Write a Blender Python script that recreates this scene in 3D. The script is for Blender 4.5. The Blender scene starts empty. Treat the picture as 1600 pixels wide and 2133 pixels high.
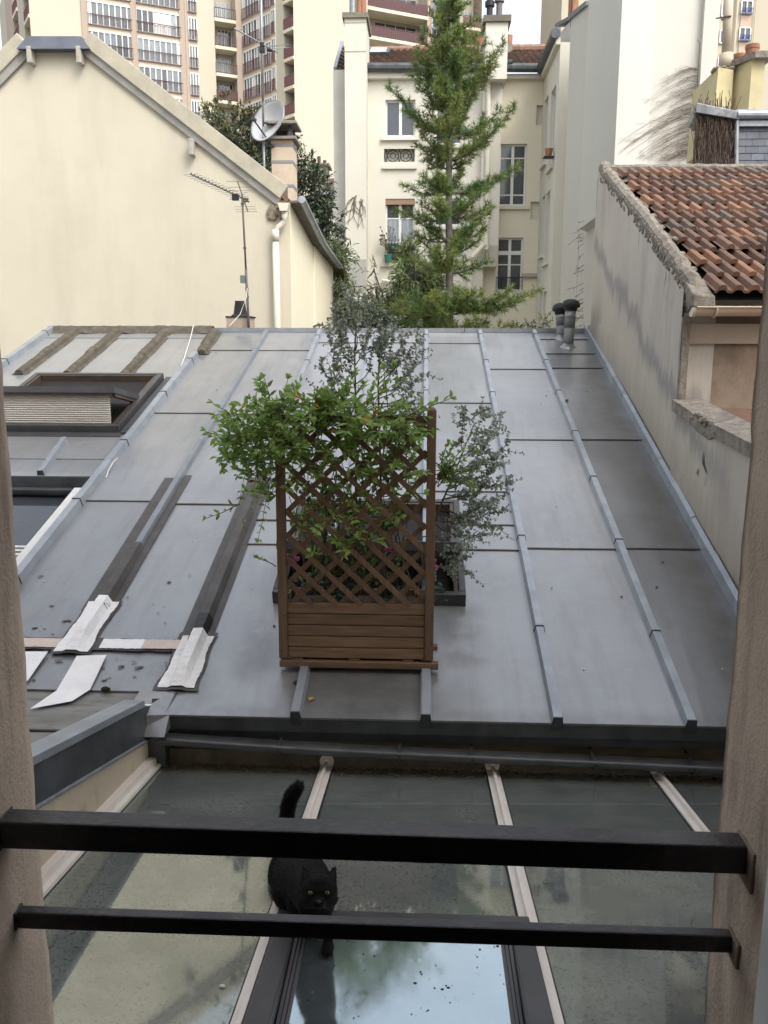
import bpy, bmesh, math, random
from mathutils import Vector, Matrix, noise
random.seed(7)
R = math.radians
scene = bpy.context.scene
V = Vector

# ---------------------------------------------------------------- camera
FPX, PITCH, YAW, ROLL = 1800.0, R(10.856), R(2.555), R(0.146)
fw = V((-math.sin(YAW)*math.cos(PITCH), math.cos(YAW)*math.cos(PITCH), -math.sin(PITCH)))
rt0 = V((math.cos(YAW), math.sin(YAW), 0)); up0 = rt0.cross(fw)
rt = rt0*math.cos(ROLL) + up0*math.sin(ROLL); up = up0*math.cos(ROLL) - rt0*math.sin(ROLL)
cd = bpy.data.cameras.new('camera'); cam = bpy.data.objects.new('camera', cd); scene.collection.objects.link(cam)
cam.matrix_world = Matrix(((rt.x, up.x, -fw.x, 0), (rt.y, up.y, -fw.y, 0), (rt.z, up.z, -fw.z, 0), (0, 0, 0, 1)))
cd.sensor_fit = 'VERTICAL'; cd.sensor_height = 36.0; cd.lens = 36.0*FPX/2133; cd.clip_end = 2000; cd.clip_start = 0.02
scene.camera = cam
scene.render.resolution_x = 768; scene.render.resolution_y = 1024

# ---------------------------------------------------------------- light
SUN_EL, SUN_AZ = R(50), R(140)       # azimuth clockwise from +Y
world = bpy.data.worlds.new('World'); scene.world = world; world.use_nodes = True
nt = world.node_tree; nt.nodes.clear()
wo = nt.nodes.new('ShaderNodeOutputWorld'); bg = nt.nodes.new('ShaderNodeBackground')
sky = nt.nodes.new('ShaderNodeTexSky'); sky.sky_type = 'NISHITA'; sky.sun_disc = False
sky.sun_elevation = SUN_EL; sky.sun_rotation = SUN_AZ; sky.dust_density = 4; sky.air_density = 1.2; sky.ozone_density = 1.0
hs = nt.nodes.new('ShaderNodeHueSaturation'); hs.inputs['Saturation'].default_value = 0.30; hs.inputs['Value'].default_value = 1.0
tc = nt.nodes.new('ShaderNodeTexCoord'); mp = nt.nodes.new('ShaderNodeMapping'); mp.inputs['Scale'].default_value = (1.5, 1.5, 4)
nz = nt.nodes.new('ShaderNodeTexNoise'); nz.inputs['Scale'].default_value = 1.6; nz.inputs['Detail'].default_value = 6
rp = nt.nodes.new('ShaderNodeMapRange'); rp.inputs['From Min'].default_value = 0.35; rp.inputs['From Max'].default_value = 0.65
rp.inputs['To Min'].default_value = 0.14; rp.inputs['To Max'].default_value = 0.42
nt.links.new(tc.outputs['Generated'], mp.inputs['Vector']); nt.links.new(mp.outputs[0], nz.inputs['Vector'])
nt.links.new(nz.outputs['Fac'], rp.inputs['Value']); nt.links.new(rp.outputs[0], hs.inputs['Saturation'])
nt.links.new(sky.outputs[0], hs.inputs['Color']); nt.links.new(hs.outputs[0], bg.inputs['Color'])
bg.inputs['Strength'].default_value = 0.15
nt.links.new(bg.outputs[0], wo.inputs['Surface'])
sd = bpy.data.lights.new('sun', 'SUN'); sd.energy = 0.5; sd.angle = R(25); sd.color = (1.0, 0.96, 0.9)
sun = bpy.data.objects.new('sun', sd); scene.collection.objects.link(sun)
sdir = V((math.sin(SUN_AZ)*math.cos(SUN_EL), math.cos(SUN_AZ)*math.cos(SUN_EL), math.sin(SUN_EL)))
sun.rotation_euler = sdir.to_track_quat('Z', 'Y').to_euler()
scene.view_settings.view_transform = 'Standard'; scene.view_settings.look = 'None'
scene.view_settings.exposure = 1.25; scene.view_settings.gamma = 1.0

# ---------------------------------------------------------------- measuring helpers (photo coordinates -> metres)
def ray(x, y): return fw + rt*((x-800)/FPX) - up*((y-1066.5)/FPX)
def onY(x, y, Y): r = ray(x, y); return r*(Y/r.y)
def onX(x, y, X): r = ray(x, y); return r*(X/r.x)
def onZ(x, y, Z): r = ray(x, y); return r*(Z/r.z)
def onP(x, y, p0, n): r = ray(x, y); return r*(p0.dot(n)/r.dot(n))
EAVE = V((0.03, 4.04, -1.831)); RIDGE = V((0.03, 10.815, 0.179))
RD = (RIDGE-EAVE); RN = V((1, 0, 0)).cross(RD).normalized(); RDU = RD.normalized()
def roofp(x, y, off=0.0): return onP(x, y, EAVE+RN*off, RN)
def roofz(Y): return EAVE.z + (Y-EAVE.y)*RD.z/RD.y
def glassz(Y): return -2.105 - 0.148*(Y-4.05)
GN = V((0, 0.148, 1)).normalized()

# ---------------------------------------------------------------- object helpers
COL = scene.collection
def things(name, label, cat, loc, group=None):
    o = bpy.data.objects.new(name, None); COL.objects.link(o); o.location = loc; o.empty_display_size = 0.1
    o['label'] = label; o['category'] = cat
    if group: o['group'] = group
    return o
def tag(o, label=None, cat=None, group=None, kind=None):
    if label: o['label'] = label
    if cat: o['category'] = cat
    if group: o['group'] = group
    if kind: o['kind'] = kind
    return o
def wloc(o):
    l = V(o.location)
    p = o.parent
    while p: l = l + V(p.location); p = p.parent
    return l
def adopt(o, parent):
    o.parent = parent; o.matrix_parent_inverse = Matrix.Translation(-wloc(parent)) if parent.type == 'EMPTY' else Matrix.Identity(4)

class MB:
    def __init__(s): s.v = []; s.f = []; s.m = []; s.c = []; s.cur = 0; s.col = 1.0
    def add(s, vs, fs):
        n = len(s.v); s.v += [tuple(p) for p in vs]
        for f in fs: s.f.append(tuple(i+n for i in f)); s.m.append(s.cur); s.c.append(s.col)
    def quad(s, a, b, c, d): s.add([a, b, c, d], [(0, 1, 2, 3)])
    def tri(s, a, b, c): s.add([a, b, c], [(0, 1, 2)])
    def hexa(s, p): # 8 points: bottom 4, top 4
        s.add(p, [(3, 2, 1, 0), (4, 5, 6, 7), (0, 1, 5, 4), (1, 2, 6, 5), (2, 3, 7, 6), (3, 0, 4, 7)])
    def box(s, x0, x1, y0, y1, z0, z1):
        s.hexa([(x0, y0, z0), (x1, y0, z0), (x1, y1, z0), (x0, y1, z0), (x0, y0, z1), (x1, y0, z1), (x1, y1, z1), (x0, y1, z1)])
    def bar(s, p, q, w, h, upv=(0, 0, 1)): # box from p to q, width w across, height h along up
        p, q = V(p), V(q); d = (q-p).normalized(); u = V(upv); a = d.cross(u)
        if a.length < 1e-4: a = d.cross(V((1, 0, 0)))
        a.normalize(); u = a.cross(d).normalized(); a = a*w/2; u = u*h/2
        s.hexa([p-a-u, p+a-u, q+a-u, q-a-u, p-a+u, p+a+u, q+a+u, q-a+u])
    def tube(s, pts, r, n=8, cap=True):
        pts = [V(p) for p in pts]; rs = r if isinstance(r, (list, tuple)) else [r]*len(pts)
        ref = V((0.3, 0.2, 1)).normalized(); rings = []
        for i, p in enumerate(pts):
            d = (pts[min(i+1, len(pts)-1)]-pts[max(i-1, 0)])
            if d.length < 1e-9: d = V((0, 0, 1))
            d.normalize(); a = d.cross(ref)
            if a.length < 0.05: a = d.cross(V((1, 0, 0)))
            a.normalize(); b = d.cross(a)
            rings.append([p + (a*math.cos(t)+b*math.sin(t))*rs[i] for t in [2*math.pi*k/n for k in range(n)]])
        vs = [x for g in rings for x in g]; fs = []
        for i in range(len(pts)-1):
            for k in range(n): fs.append((i*n+k, i*n+(k+1) % n, (i+1)*n+(k+1) % n, (i+1)*n+k))
        if cap: fs.append(tuple(range(n-1, -1, -1))); fs.append(tuple((len(pts)-1)*n+k for k in range(n)))
        s.add(vs, fs)
    def sweep(s, prof, p, q, side, upv): # open/closed 2D profile [(a,b)] swept p->q, closed
        p, q, sd_, u = V(p), V(q), V(side), V(upv); n = len(prof)
        vs = [p+sd_*a+u*b for a, b in prof]+[q+sd_*a+u*b for a, b in prof]
        fs = [(i, (i+1) % n, n+(i+1) % n, n+i) for i in range(n)]
        fs += [tuple(range(n-1, -1, -1)), tuple(range(n, 2*n))]
        s.add(vs, fs)
    def lathe(s, c, prof, n=16, axis=None):
        c = V(c); M = Matrix.Identity(3)
        if axis: M = V((0, 0, 1)).rotation_difference(V(axis)).to_matrix()
        vs = []; fs = []
        for r_, z in prof:
            for k in range(n):
                t = 2*math.pi*k/n; vs.append(c + M @ V((r_*math.cos(t), r_*math.sin(t), z)))
        for i in range(len(prof)-1):
            for k in range(n): fs.append((i*n+k, i*n+(k+1) % n, (i+1)*n+(k+1) % n, (i+1)*n+k))
        s.add(vs, fs)
    def prism(s, poly, z0, z1): # poly CCW in XY
        n = len(poly); s.add([(x, y, z0) for x, y in poly]+[(x, y, z1) for x, y in poly],
              [(i, (i+1) % n, n+(i+1) % n, n+i) for i in range(n)]+[tuple(range(n-1, -1, -1)), tuple(range(n, 2*n))])
    def ell(s, c, r, n=16, m=10, M=None):
        c = V(c); vs = []; fs = []
        for i in range(m+1):
            t = math.pi*i/m
            for k in range(n):
                a = 2*math.pi*k/n; p = V((r[0]*math.sin(t)*math.cos(a), r[1]*math.sin(t)*math.sin(a), r[2]*math.cos(t)))
                vs.append(c+(M @ p if M else p))
        for i in range(m):
            for k in range(n): fs.append((i*n+k, (i+1)*n+k, (i+1)*n+(k+1) % n, i*n+(k+1) % n))
        s.add(vs, fs)
    def build(s, name, mats, parent=None, smooth=False):
        me = bpy.data.meshes.new(name); me.from_pydata(s.v, [], s.f)
        if not isinstance(mats, (list, tuple)): mats = [mats]
        for m in mats: me.materials.append(m)
        me.polygons.foreach_set('material_index', s.m)
        at = me.attributes.new('v', 'FLOAT', 'FACE'); at.data.foreach_set('value', s.c)
        if smooth:
            me.polygons.foreach_set('use_smooth', [True]*len(s.f))
        me.update(); me.validate()
        o = bpy.data.objects.new(name, me); COL.objects.link(o)
        if parent: adopt(o, parent)
        return o

def bevel(o, w=0.004, seg=2):
    m = o.modifiers.new('bevel', 'BEVEL'); m.width = w; m.segments = seg; m.limit_method = 'ANGLE'; m.angle_limit = R(40); return o

# wall with rectangular holes. o origin, u horizontal unit dir, n outward normal, size W x H, holes (u0,u1,z0,z1), reveal depth d
def holed(mb, o, u, n, W, H, holes, d=0.15):
    o, u, n = V(o), V(u), V(n); z = V((0, 0, 1))
    us = sorted({0, W, *[max(0, min(W, h[i])) for h in holes for i in (0, 1)]})
    zs = sorted({0, H, *[max(0, min(H, h[i])) for h in holes for i in (2, 3)]})
    for i in range(len(us)-1):
        for j in range(len(zs)-1):
            cu, cz = (us[i]+us[i+1])/2, (zs[j]+zs[j+1])/2
            if any(h[0] < cu < h[1] and h[2] < cz < h[3] for h in holes): continue
            mb.quad(o+u*us[i]+z*zs[j], o+u*us[i+1]+z*zs[j], o+u*us[i+1]+z*zs[j+1], o+u*us[i]+z*zs[j+1])
    for h in holes:
        a, b, c, e = [o+u*p+z*q for p, q in ((h[0], h[2]), (h[1], h[2]), (h[1], h[3]), (h[0], h[3]))]
        k = n*(-d)
        for p, q in ((a, b), (b, c), (c, e), (e, a)): mb.quad(p, p+k, q+k, q)

# ---------------------------------------------------------------- materials
def mat(name, c, c2=None, sc=4.0, rough=0.8, metal=0.0, bump=0.0, bsc=80.0, str_c=None, str_amt=0.5, str_sc=(6, 6, 0.6), var=0.0,
        spec=0.5, det=5, lo=0.35, hi=0.65, c3=None, sc3=30.0, lo3=0.55, hi3=0.75, trans=0.0, rvar=0.0, coat=0.0, aniso=None):
    m = bpy.data.materials.new(name); m.use_nodes = True; t = m.node_tree; N = t.nodes; L = t.links
    b = N['Principled BSDF']; co = N.new('ShaderNodeTexCoord'); vec = co.outputs['Object']
    if aniso:
        mpn = N.new('ShaderNodeMapping'); mpn.inputs['Scale'].default_value = aniso; L.new(vec, mpn.inputs['Vector']); avec = mpn.outputs[0]
    else: avec = vec
    def rgb(cc): n = N.new('ShaderNodeRGB'); n.outputs[0].default_value = (*cc, 1); return n.outputs[0]
    cur = rgb(c); n1 = None
    def mixc(fac, a, bb, mode='MIX'):
        x = N.new('ShaderNodeMix'); x.data_type = 'RGBA'; x.blend_type = mode
        if isinstance(fac, float): x.inputs[0].default_value = fac
        else: L.new(fac, x.inputs[0])
        L.new(a, x.inputs[6]); L.new(bb, x.inputs[7]); return x.outputs[2]
    def rng(src, a, bb, o0=0.0, o1=1.0):
        x = N.new('ShaderNodeMapRange'); x.inputs[1].default_value = a; x.inputs[2].default_value = bb; x.inputs[3].default_value = o0; x.inputs[4].default_value = o1
        L.new(src, x.inputs[0]); return x.outputs[0]
    def noi(v_, s_, d_=5, ro=0.6):
        x = N.new('ShaderNodeTexNoise'); x.inputs['Scale'].default_value = s_; x.inputs['Detail'].default_value = d_; x.inputs['Roughness'].default_value = ro
        L.new(v_, x.inputs['Vector']); return x.outputs['Fac']
    if c2: n1 = noi(avec, sc, det); cur = mixc(rng(n1, lo, hi), cur, rgb(c2))
    if c3: n3 = noi(avec, sc3, 6, 0.7); cur = mixc(rng(n3, lo3, hi3), cur, rgb(c3))
    if str_c:
        mp_ = N.new('ShaderNodeMapping'); mp_.inputs['Scale'].default_value = str_sc; L.new(vec, mp_.inputs['Vector'])
        ns = noi(mp_.outputs[0], 1.0, 6, 0.65); cur = mixc(rng(ns, 0.5, 0.78, 0.0, str_amt), cur, rgb(str_c))
    if var:
        a = N.new('ShaderNodeAttribute'); a.attribute_name = 'v'
        x = N.new('ShaderNodeVectorMath'); x.operation = 'SCALE'; L.new(cur, x.inputs[0]); L.new(a.outputs['Fac'], x.inputs['Scale']); cur = x.outputs[0]
    L.new(cur, b.inputs['Base Color'])
    b.inputs['Roughness'].default_value = rough; b.inputs['Metallic'].default_value = metal
    b.inputs['Specular IOR Level'].default_value = spec; b.inputs['Transmission Weight'].default_value = trans; b.inputs['Coat Weight'].default_value = coat
    if rvar:
        L.new(rng(noi(avec, 3.0, 5), 0.3, 0.7, rough-rvar, rough+rvar), b.inputs['Roughness'])
    if bump:
        bn = N.new('ShaderNodeBump'); bn.inputs['Strength'].default_value = bump; bn.inputs['Distance'].default_value = 0.01
        L.new(noi(avec, bsc, 4), bn.inputs['Height']); L.new(bn.outputs[0], b.inputs['Normal'])
    m['_'] = 1
    return m

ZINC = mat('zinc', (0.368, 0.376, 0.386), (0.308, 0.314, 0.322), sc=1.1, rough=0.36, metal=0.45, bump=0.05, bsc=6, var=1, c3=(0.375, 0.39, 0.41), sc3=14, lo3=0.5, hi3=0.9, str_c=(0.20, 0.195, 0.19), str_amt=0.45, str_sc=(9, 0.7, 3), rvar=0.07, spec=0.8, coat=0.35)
def grime_and_shade(m, boxes, col, amt=0.6):
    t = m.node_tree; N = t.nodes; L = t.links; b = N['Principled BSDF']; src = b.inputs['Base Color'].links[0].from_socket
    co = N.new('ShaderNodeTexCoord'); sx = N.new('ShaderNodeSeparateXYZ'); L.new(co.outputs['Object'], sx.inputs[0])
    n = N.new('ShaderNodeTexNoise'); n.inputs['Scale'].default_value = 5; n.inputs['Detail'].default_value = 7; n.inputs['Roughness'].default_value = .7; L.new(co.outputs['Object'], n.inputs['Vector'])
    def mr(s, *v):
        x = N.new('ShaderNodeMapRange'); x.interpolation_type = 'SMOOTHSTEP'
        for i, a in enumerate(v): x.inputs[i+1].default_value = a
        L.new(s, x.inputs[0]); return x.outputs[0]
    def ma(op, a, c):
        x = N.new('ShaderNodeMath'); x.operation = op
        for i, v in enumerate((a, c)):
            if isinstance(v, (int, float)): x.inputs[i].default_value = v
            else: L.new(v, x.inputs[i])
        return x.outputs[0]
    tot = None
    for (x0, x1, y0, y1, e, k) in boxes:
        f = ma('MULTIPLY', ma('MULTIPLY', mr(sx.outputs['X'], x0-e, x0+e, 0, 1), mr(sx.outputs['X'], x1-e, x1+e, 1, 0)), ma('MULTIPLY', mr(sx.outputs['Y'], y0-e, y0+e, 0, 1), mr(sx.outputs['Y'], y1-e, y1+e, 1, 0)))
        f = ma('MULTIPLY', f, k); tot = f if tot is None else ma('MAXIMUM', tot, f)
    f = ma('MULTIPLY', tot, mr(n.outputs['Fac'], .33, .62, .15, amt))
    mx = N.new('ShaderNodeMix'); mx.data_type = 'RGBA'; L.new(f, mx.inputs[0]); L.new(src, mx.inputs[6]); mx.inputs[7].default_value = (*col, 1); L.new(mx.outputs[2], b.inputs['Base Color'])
grime_and_shade(ZINC, [(-0.72, 0.10, 4.02, 4.75, .10, 1.0), (0.12, 0.36, 4.45, 5.02, .08, .9), (-1.02, -.80, 4.3, 5.0, .08, .8), (1.60, 1.95, 4.0, 10.8, .14, 1.0), (1.30, 2.0, 9.6, 10.3, .2, .6), (-1.30, -1.10, 3.9, 4.4, .12, .9), (-5, 2, 3.9, 4.10, .05, .7), (-2.55, -1.3, 4.1, 4.62, .1, .5)], (0.14, 0.134, 0.126), .55)  # run-off dirt; the patch under the planter also paints its contact shade
ZINCL = mat('zinc_trim', (0.41, 0.44, 0.475), (0.32, 0.345, 0.38), sc=6, rough=0.45, metal=0.5, bump=0.08, bsc=20, var=1)
ZINCD = mat('zinc_dark', (0.10, 0.11, 0.12), (0.055, 0.06, 0.065), sc=4, rough=0.5, metal=0.4, bump=0.08, bsc=25, str_c=(0.16, 0.165, 0.17), str_amt=0.5)
SEAMM = mat('seam_grime', (0.045, 0.038, 0.032), (0.09, 0.07, 0.055), sc=9, rough=0.9)
MOSS = mat('mossy_fibre_cement', (0.080, 0.066, 0.050), (0.135, 0.118, 0.095), sc=14, rough=0.95, bump=0.3, bsc=90, c3=(0.065, 0.058, 0.034), sc3=10, lo3=0.4, hi3=0.7)
TAPE = mat('bitumen_tape', (0.055, 0.048, 0.045), (0.085, 0.078, 0.075), sc=6, rough=0.5, bump=0.1, bsc=60)
WHITEP = mat('white_flashing_paint', (0.96, 0.955, 0.95), (0.88, 0.87, 0.86), sc=10, rough=0.45, bump=0.5, bsc=110, c3=(0.16, 0.14, 0.13), sc3=22, lo3=0.68, hi3=0.76)
PINKP = mat('faded_pink_paint', (0.70, 0.60, 0.54), (0.62, 0.50, 0.44), sc=10, rough=0.7, bump=0.3, bsc=90, c3=(0.25, 0.2, 0.18), sc3=22, lo3=0.66, hi3=0.76)
CREAM = mat('cream_render', (0.585, 0.54, 0.42), (0.62, 0.575, 0.46), sc=0.6, rough=0.92, bump=0.12, bsc=60, str_c=(0.47, 0.425, 0.33), str_amt=0.55, str_sc=(1.6, 1.6, 0.3), c3=(0.56, 0.517, 0.41), sc3=1.8, lo3=.45, hi3=.8)
CREAM2 = mat('pale_cream_render', (0.60, 0.575, 0.485), (0.64, 0.615, 0.54), sc=0.5, rough=0.92, bump=0.08, bsc=40, str_c=(0.62, 0.59, 0.50), str_amt=0.35, str_sc=(1.6, 1.6, 0.2))
COPING = mat('concrete_coping', (0.50, 0.46, 0.35), (0.40, 0.37, 0.30), sc=5, rough=0.95, bump=0.3, bsc=60, c3=(0.20, 0.18, 0.13), sc3=18, lo3=0.66, hi3=0.85)
FASC = mat('grey_fascia', (0.42, 0.41, 0.37), (0.33, 0.32, 0.29), sc=5, rough=0.9, bump=0.2, bsc=50)
STUC = mat('grey_stucco', (0.46, 0.42, 0.37), (0.54, 0.50, 0.44), sc=0.9, rough=0.95, bump=0.25, bsc=70, str_c=(0.245, 0.235, 0.23), str_amt=0.75, str_sc=(2.2, 2.2, 0.35), c3=(0.30, 0.27, 0.24), sc3=7, lo3=0.6, hi3=0.8)
BROWNST = mat('brown_stucco', (0.25, 0.19, 0.145), (0.33, 0.26, 0.20), sc=1.8, rough=0.95, bump=0.35, bsc=90, c3=(0.19, 0.145, 0.11), sc3=2.2, lo3=0.42, hi3=0.62)
JAMB = mat('jamb_roughcast', (0.54, 0.43, 0.335), (0.44, 0.345, 0.268), sc=6, rough=0.97, bump=0.38, bsc=130, str_c=(0.13, 0.105, 0.09), str_amt=0.8, str_sc=(14, 14, 2.2), c3=(0.62, 0.53, 0.43), sc3=60, lo3=0.6, hi3=0.75)
IRON = mat('black_painted_iron', (0.032, 0.030, 0.032), (0.068, 0.063, 0.064), sc=10, rough=0.5, bump=0.22, bsc=90, c3=(0.13, 0.088, 0.065), sc3=22, lo3=0.55, hi3=0.74, rvar=0.12)
TERRA = mat('terracotta_tile', (0.205, 0.108, 0.073), (0.13, 0.082, 0.063), sc=9, rough=0.9, bump=0.25, bsc=60, var=1, c3=(0.13, 0.10, 0.08), sc3=16, lo3=0.5, hi3=0.72)
TERRAD = mat('sooty_tile', (0.105, 0.082, 0.068), (0.16, 0.12, 0.095), sc=9, rough=0.9, bump=0.25, bsc=60, var=1)
TERRAO = mat('orange_tile', (0.27, 0.145, 0.09), (0.20, 0.115, 0.075), sc=9, rough=0.9, bump=0.25, bsc=60, var=1)
BTILE = mat('brown_tile', (0.13, 0.075, 0.055), (0.09, 0.06, 0.045), sc=6, rough=0.9, bump=0.2, bsc=30, var=1)
POT = mat('terracotta_pot', (0.38, 0.17, 0.09), (0.24, 0.12, 0.08), sc=6, rough=0.85)
MORTAR = mat('crumbling_mortar', (0.19, 0.165, 0.135), (0.30, 0.27, 0.23), sc=12, rough=0.98, bump=0.8, bsc=50, c3=(0.11, 0.10, 0.085), sc3=20, lo3=0.5, hi3=0.7)
SLATE = mat('slate', (0.12, 0.135, 0.16), (0.085, 0.095, 0.115), sc=6, rough=0.6, var=1)
PVC = mat('beige_pvc', (0.62, 0.52, 0.40), (0.50, 0.39, 0.29), sc=3, rough=0.45, str_c=(0.36, 0.26, 0.19), str_amt=0.5, str_sc=(4, 4, 3))
PVCW = mat('cream_pipe', (0.72, 0.67, 0.55), (0.64, 0.60, 0.50), sc=4, rough=0.5)
WHITE = mat('white_paint', (0.74, 0.73, 0.71), (0.66, 0.65, 0.62), sc=8, rough=0.5)
BEIGEAL = mat('beige_aluminium', (0.84, 0.78, 0.72), (0.74, 0.67, 0.60), sc=7, rough=0.45, c3=(0.14, 0.11, 0.09), sc3=26, lo3=0.68, hi3=0.82)
WOOD = mat('treated_pine', (0.26, 0.166, 0.098), (0.165, 0.105, 0.063), sc=3.5, rough=0.75, bump=0.25, bsc=20, aniso=(1.2, 14, 14), var=1, c3=(0.06, 0.035, 0.022), sc3=5, lo3=0.64, hi3=0.8)
WOODV = mat('treated_pine_upright', (0.215, 0.134, 0.083), (0.14, 0.09, 0.058), sc=3.5, rough=0.75, bump=0.25, bsc=20, aniso=(14, 14, 1.2), var=1, c3=(0.06, 0.035, 0.022), sc3=5, lo3=0.64, hi3=0.8)
PINEW = mat('varnished_pine', (0.10, 0.068, 0.048), (0.055, 0.040, 0.031), sc=8, rough=0.5)
DARKAL = mat('dark_grey_aluminium', (0.060, 0.060, 0.063), (0.085, 0.083, 0.086), sc=6, rough=0.4, metal=0.2, c3=(0.12, 0.11, 0.105), sc3=22, lo3=0.65, hi3=0.8)
DARK = mat('dark_interior', (0.016, 0.014, 0.013), rough=0.9)
BLACKP = mat('black_plastic', (0.015, 0.015, 0.017), rough=0.6)
GREYM = mat('galvanised_metal', (0.34, 0.35, 0.36), (0.24, 0.25, 0.26), sc=9, rough=0.45, metal=0.5)
RUSTM = mat('rusty_mast', (0.17, 0.11, 0.09), (0.11, 0.10, 0.085), sc=7, rough=0.8)
DISH = mat('dish_grey', (0.52, 0.53, 0.54), (0.46, 0.47, 0.48), sc=3, rough=0.5)
GLASSW = mat('window_glass', (0.035, 0.04, 0.048), (0.06, 0.068, 0.078), sc=0.8, rough=0.06, spec=0.8)
CURT = mat('net_curtain_glass', (0.34, 0.38, 0.40), (0.20, 0.23, 0.25), sc=7, rough=0.12, var=1, aniso=(4, 4, 0.3))
ROOMM = mat('room_paint', (0.22, 0.19, 0.16), rough=0.9)
GROUNDM = mat('courtyard_paving', (0.20, 0.19, 0.175), (0.13, 0.125, 0.12), sc=1.2, rough=0.95, bump=0.2, bsc=20)
# ================================================================ SETTING
mb = MB(); mb.box(-300, 300, -60, 500, -8.6, -8.5)
tag(mb.build('ground', GROUNDM), kind='structure')

# ---------------------------------------------------------------- our own building: wall with the open window
WY0, WY1 = 1.03, 1.25; WXL, WXR = -0.620, 0.472; WZ0, WZ1 = -1.27, 0.95
hs_ = things('window_wall', 'rough brown plastered window opening framing the view from inside', 'wall', (0, 1.25, -8.5))
mb = MB()
# outside wall skin with the opening
def wallblock(mb, x0, x1, z0, z1): mb.box(x0, x1, WY0, WY1, z0, z1)
wallblock(mb, -6, WXL, -8.5, 9); wallblock(mb, WXR, 6, -8.5, 9); wallblock(mb, WXL, WXR, -8.5, WZ0); wallblock(mb, WXL, WXR, WZ1, 9)
w = mb.build('wall', JAMB, hs_)
mb = MB()  # worn plaster skin on the reveals, slightly uneven
for side, X in ((1, WXL), (-1, WXR)):
    ny, nz_ = 14, 90; vs = []; fs = []
    for i in range(nz_+1):
        for j in range(ny+1):
            z = WZ0+(WZ1-WZ0)*i/nz_; y = WY0+0.0+(WY1-WY0+0.004)*j/ny
            nn = noise.fractal(V((X*3, y*9, z*9)), 1.0, 2.0, 4)
            off = 0.004+0.0035*nn+(0.003*noise.noise(V((y*60, z*60, X))) if j < ny else 0)
            vs.append((X+side*off, y+(0.003*noise.noise(V((z*25, X, 1))) if j == ny else 0), z))
    for i in range(nz_):
        for j in range(ny): a = i*(ny+1)+j; fs.append((a, a+1, a+ny+2, a+ny+1) if side < 0 else (a, a+ny+1, a+ny+2, a+1))
    k = len(vs)
    for i in range(nz_+1): vs.append((X-side*0.01, WY1+0.004, WZ0+(WZ1-WZ0)*i/nz_))
    for i in range(nz_): a = i*(ny+1)+ny; fs.append((a, a+ny+1, k+i+1, k+i))
    mb.add(vs, fs)
mb.build('jamb_plaster', JAMB, hs_, smooth=True)
mb = MB(); mb.box(WXL+0.006, WXR-0.006, WY0, WY1+0.05, WZ0, WZ0+0.02); mb.build('sill', ZINCD, hs_)
mb = MB(); mb.box(WXR-0.022, WXR+0.03, 0.985, 1.0285, WZ0, WZ1); mb.box(WXL-0.03, WXL+0.022, 0.985, 1.0285, WZ0, WZ1); mb.box(WXL+.022, WXR-.022, 0.985, 1.0285, WZ1-0.05, WZ1)
mb.build('window_frame', WHITE, hs_)
# room behind the camera
mb = MB(); x0, x1, y0, y1, z0, z1 = -2.0, 2.0, -3.2, 1.029, -1.75, 1.4
for q in ([(x0, y0, z0), (x1, y0, z0), (x1, y1, z0), (x0, y1, z0)], [(x0, y0, z1), (x1, y0, z1), (x1, y1, z1), (x0, y1, z1)],
          [(x0, y0, z0), (x1, y0, z0), (x1, y0, z1), (x0, y0, z1)], [(x0, y0, z0), (x0, y1, z0), (x0, y1, z1), (x0, y0, z1)],
          [(x1, y0, z0), (x1, y1, z0), (x1, y1, z1), (x1, y0, z1)]): mb.quad(*q)
tag(mb.build('room', ROOMM), kind='structure')

# ---------------------------------------------------------------- iron safety bars
def safety_bar(yb, yf, ybt, Yf, label, plate):
    pl = [onY(x, yf+(x-800)*sl, Yf) for x, sl in ((100, .033), (1500, .034))]
    z0 = onY(800, ybt, Yf).z; z1 = onY(800, yf, Yf).z
    tb = onZ(800, yb, z1).y; dep = tb-Yf
    slx = (pl[1].z-pl[0].z)/(pl[1].x-pl[0].x)
    t = things('window_bar', label, 'bar', (0, Yf+dep/2, (z0+z1)/2), 'black iron safety bars across the window')
    mb = MB(); vs = []
    xs = [WXL-0.0, -0.3, -0.05, 0.2, WXR+0.0]; zc = lambda x: slx*x
    for zz in (z0, z1):
        pass
    n = len(xs); 
    for x in xs: vs += [(x, Yf, z0+zc(x)), (x, Yf+dep, z0+zc(x)), (x, Yf+dep, z1+zc(x)), (x, Yf, z1+zc(x))]
    fs = [(0, 1, 2, 3), tuple((n-1)*4+k for k in (3, 2, 1, 0))]
    for i in range(n-1):
        for k in range(4): fs.append((i*4+k, i*4+4+k, i*4+4+(k+1) % 4, i*4+(k+1) % 4))
    mb.add(vs, fs); bevel(mb.build('bar', IRON, t), 0.003, 2)
    for X, s in ((WXR-0.002, -1), (WXL+0.002, 1)):
        mb = MB(); zz = zc(X)+(z0+z1)/2; e_ = .022 if s < 0 else .004; mb.box(min(X, X+s*0.006), max(X, X+s*0.006), Yf-e_, Yf+dep+0.004, zz-(z1-z0)*(.5+e_*18), zz+(z1-z0)*0.56)
        bevel(mb.build('end_plate', BROWNST if s < 0 else IRON, t), 0.003, 2)
    return t
safety_bar(1709, 1740, 1797, 1.13, 'thick black iron bar, the upper of the two across the window', 1)
safety_bar(1909, 1927.5, 1962, 1.155, 'thin black iron bar, the lower of the two across the window', 0)

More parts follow.
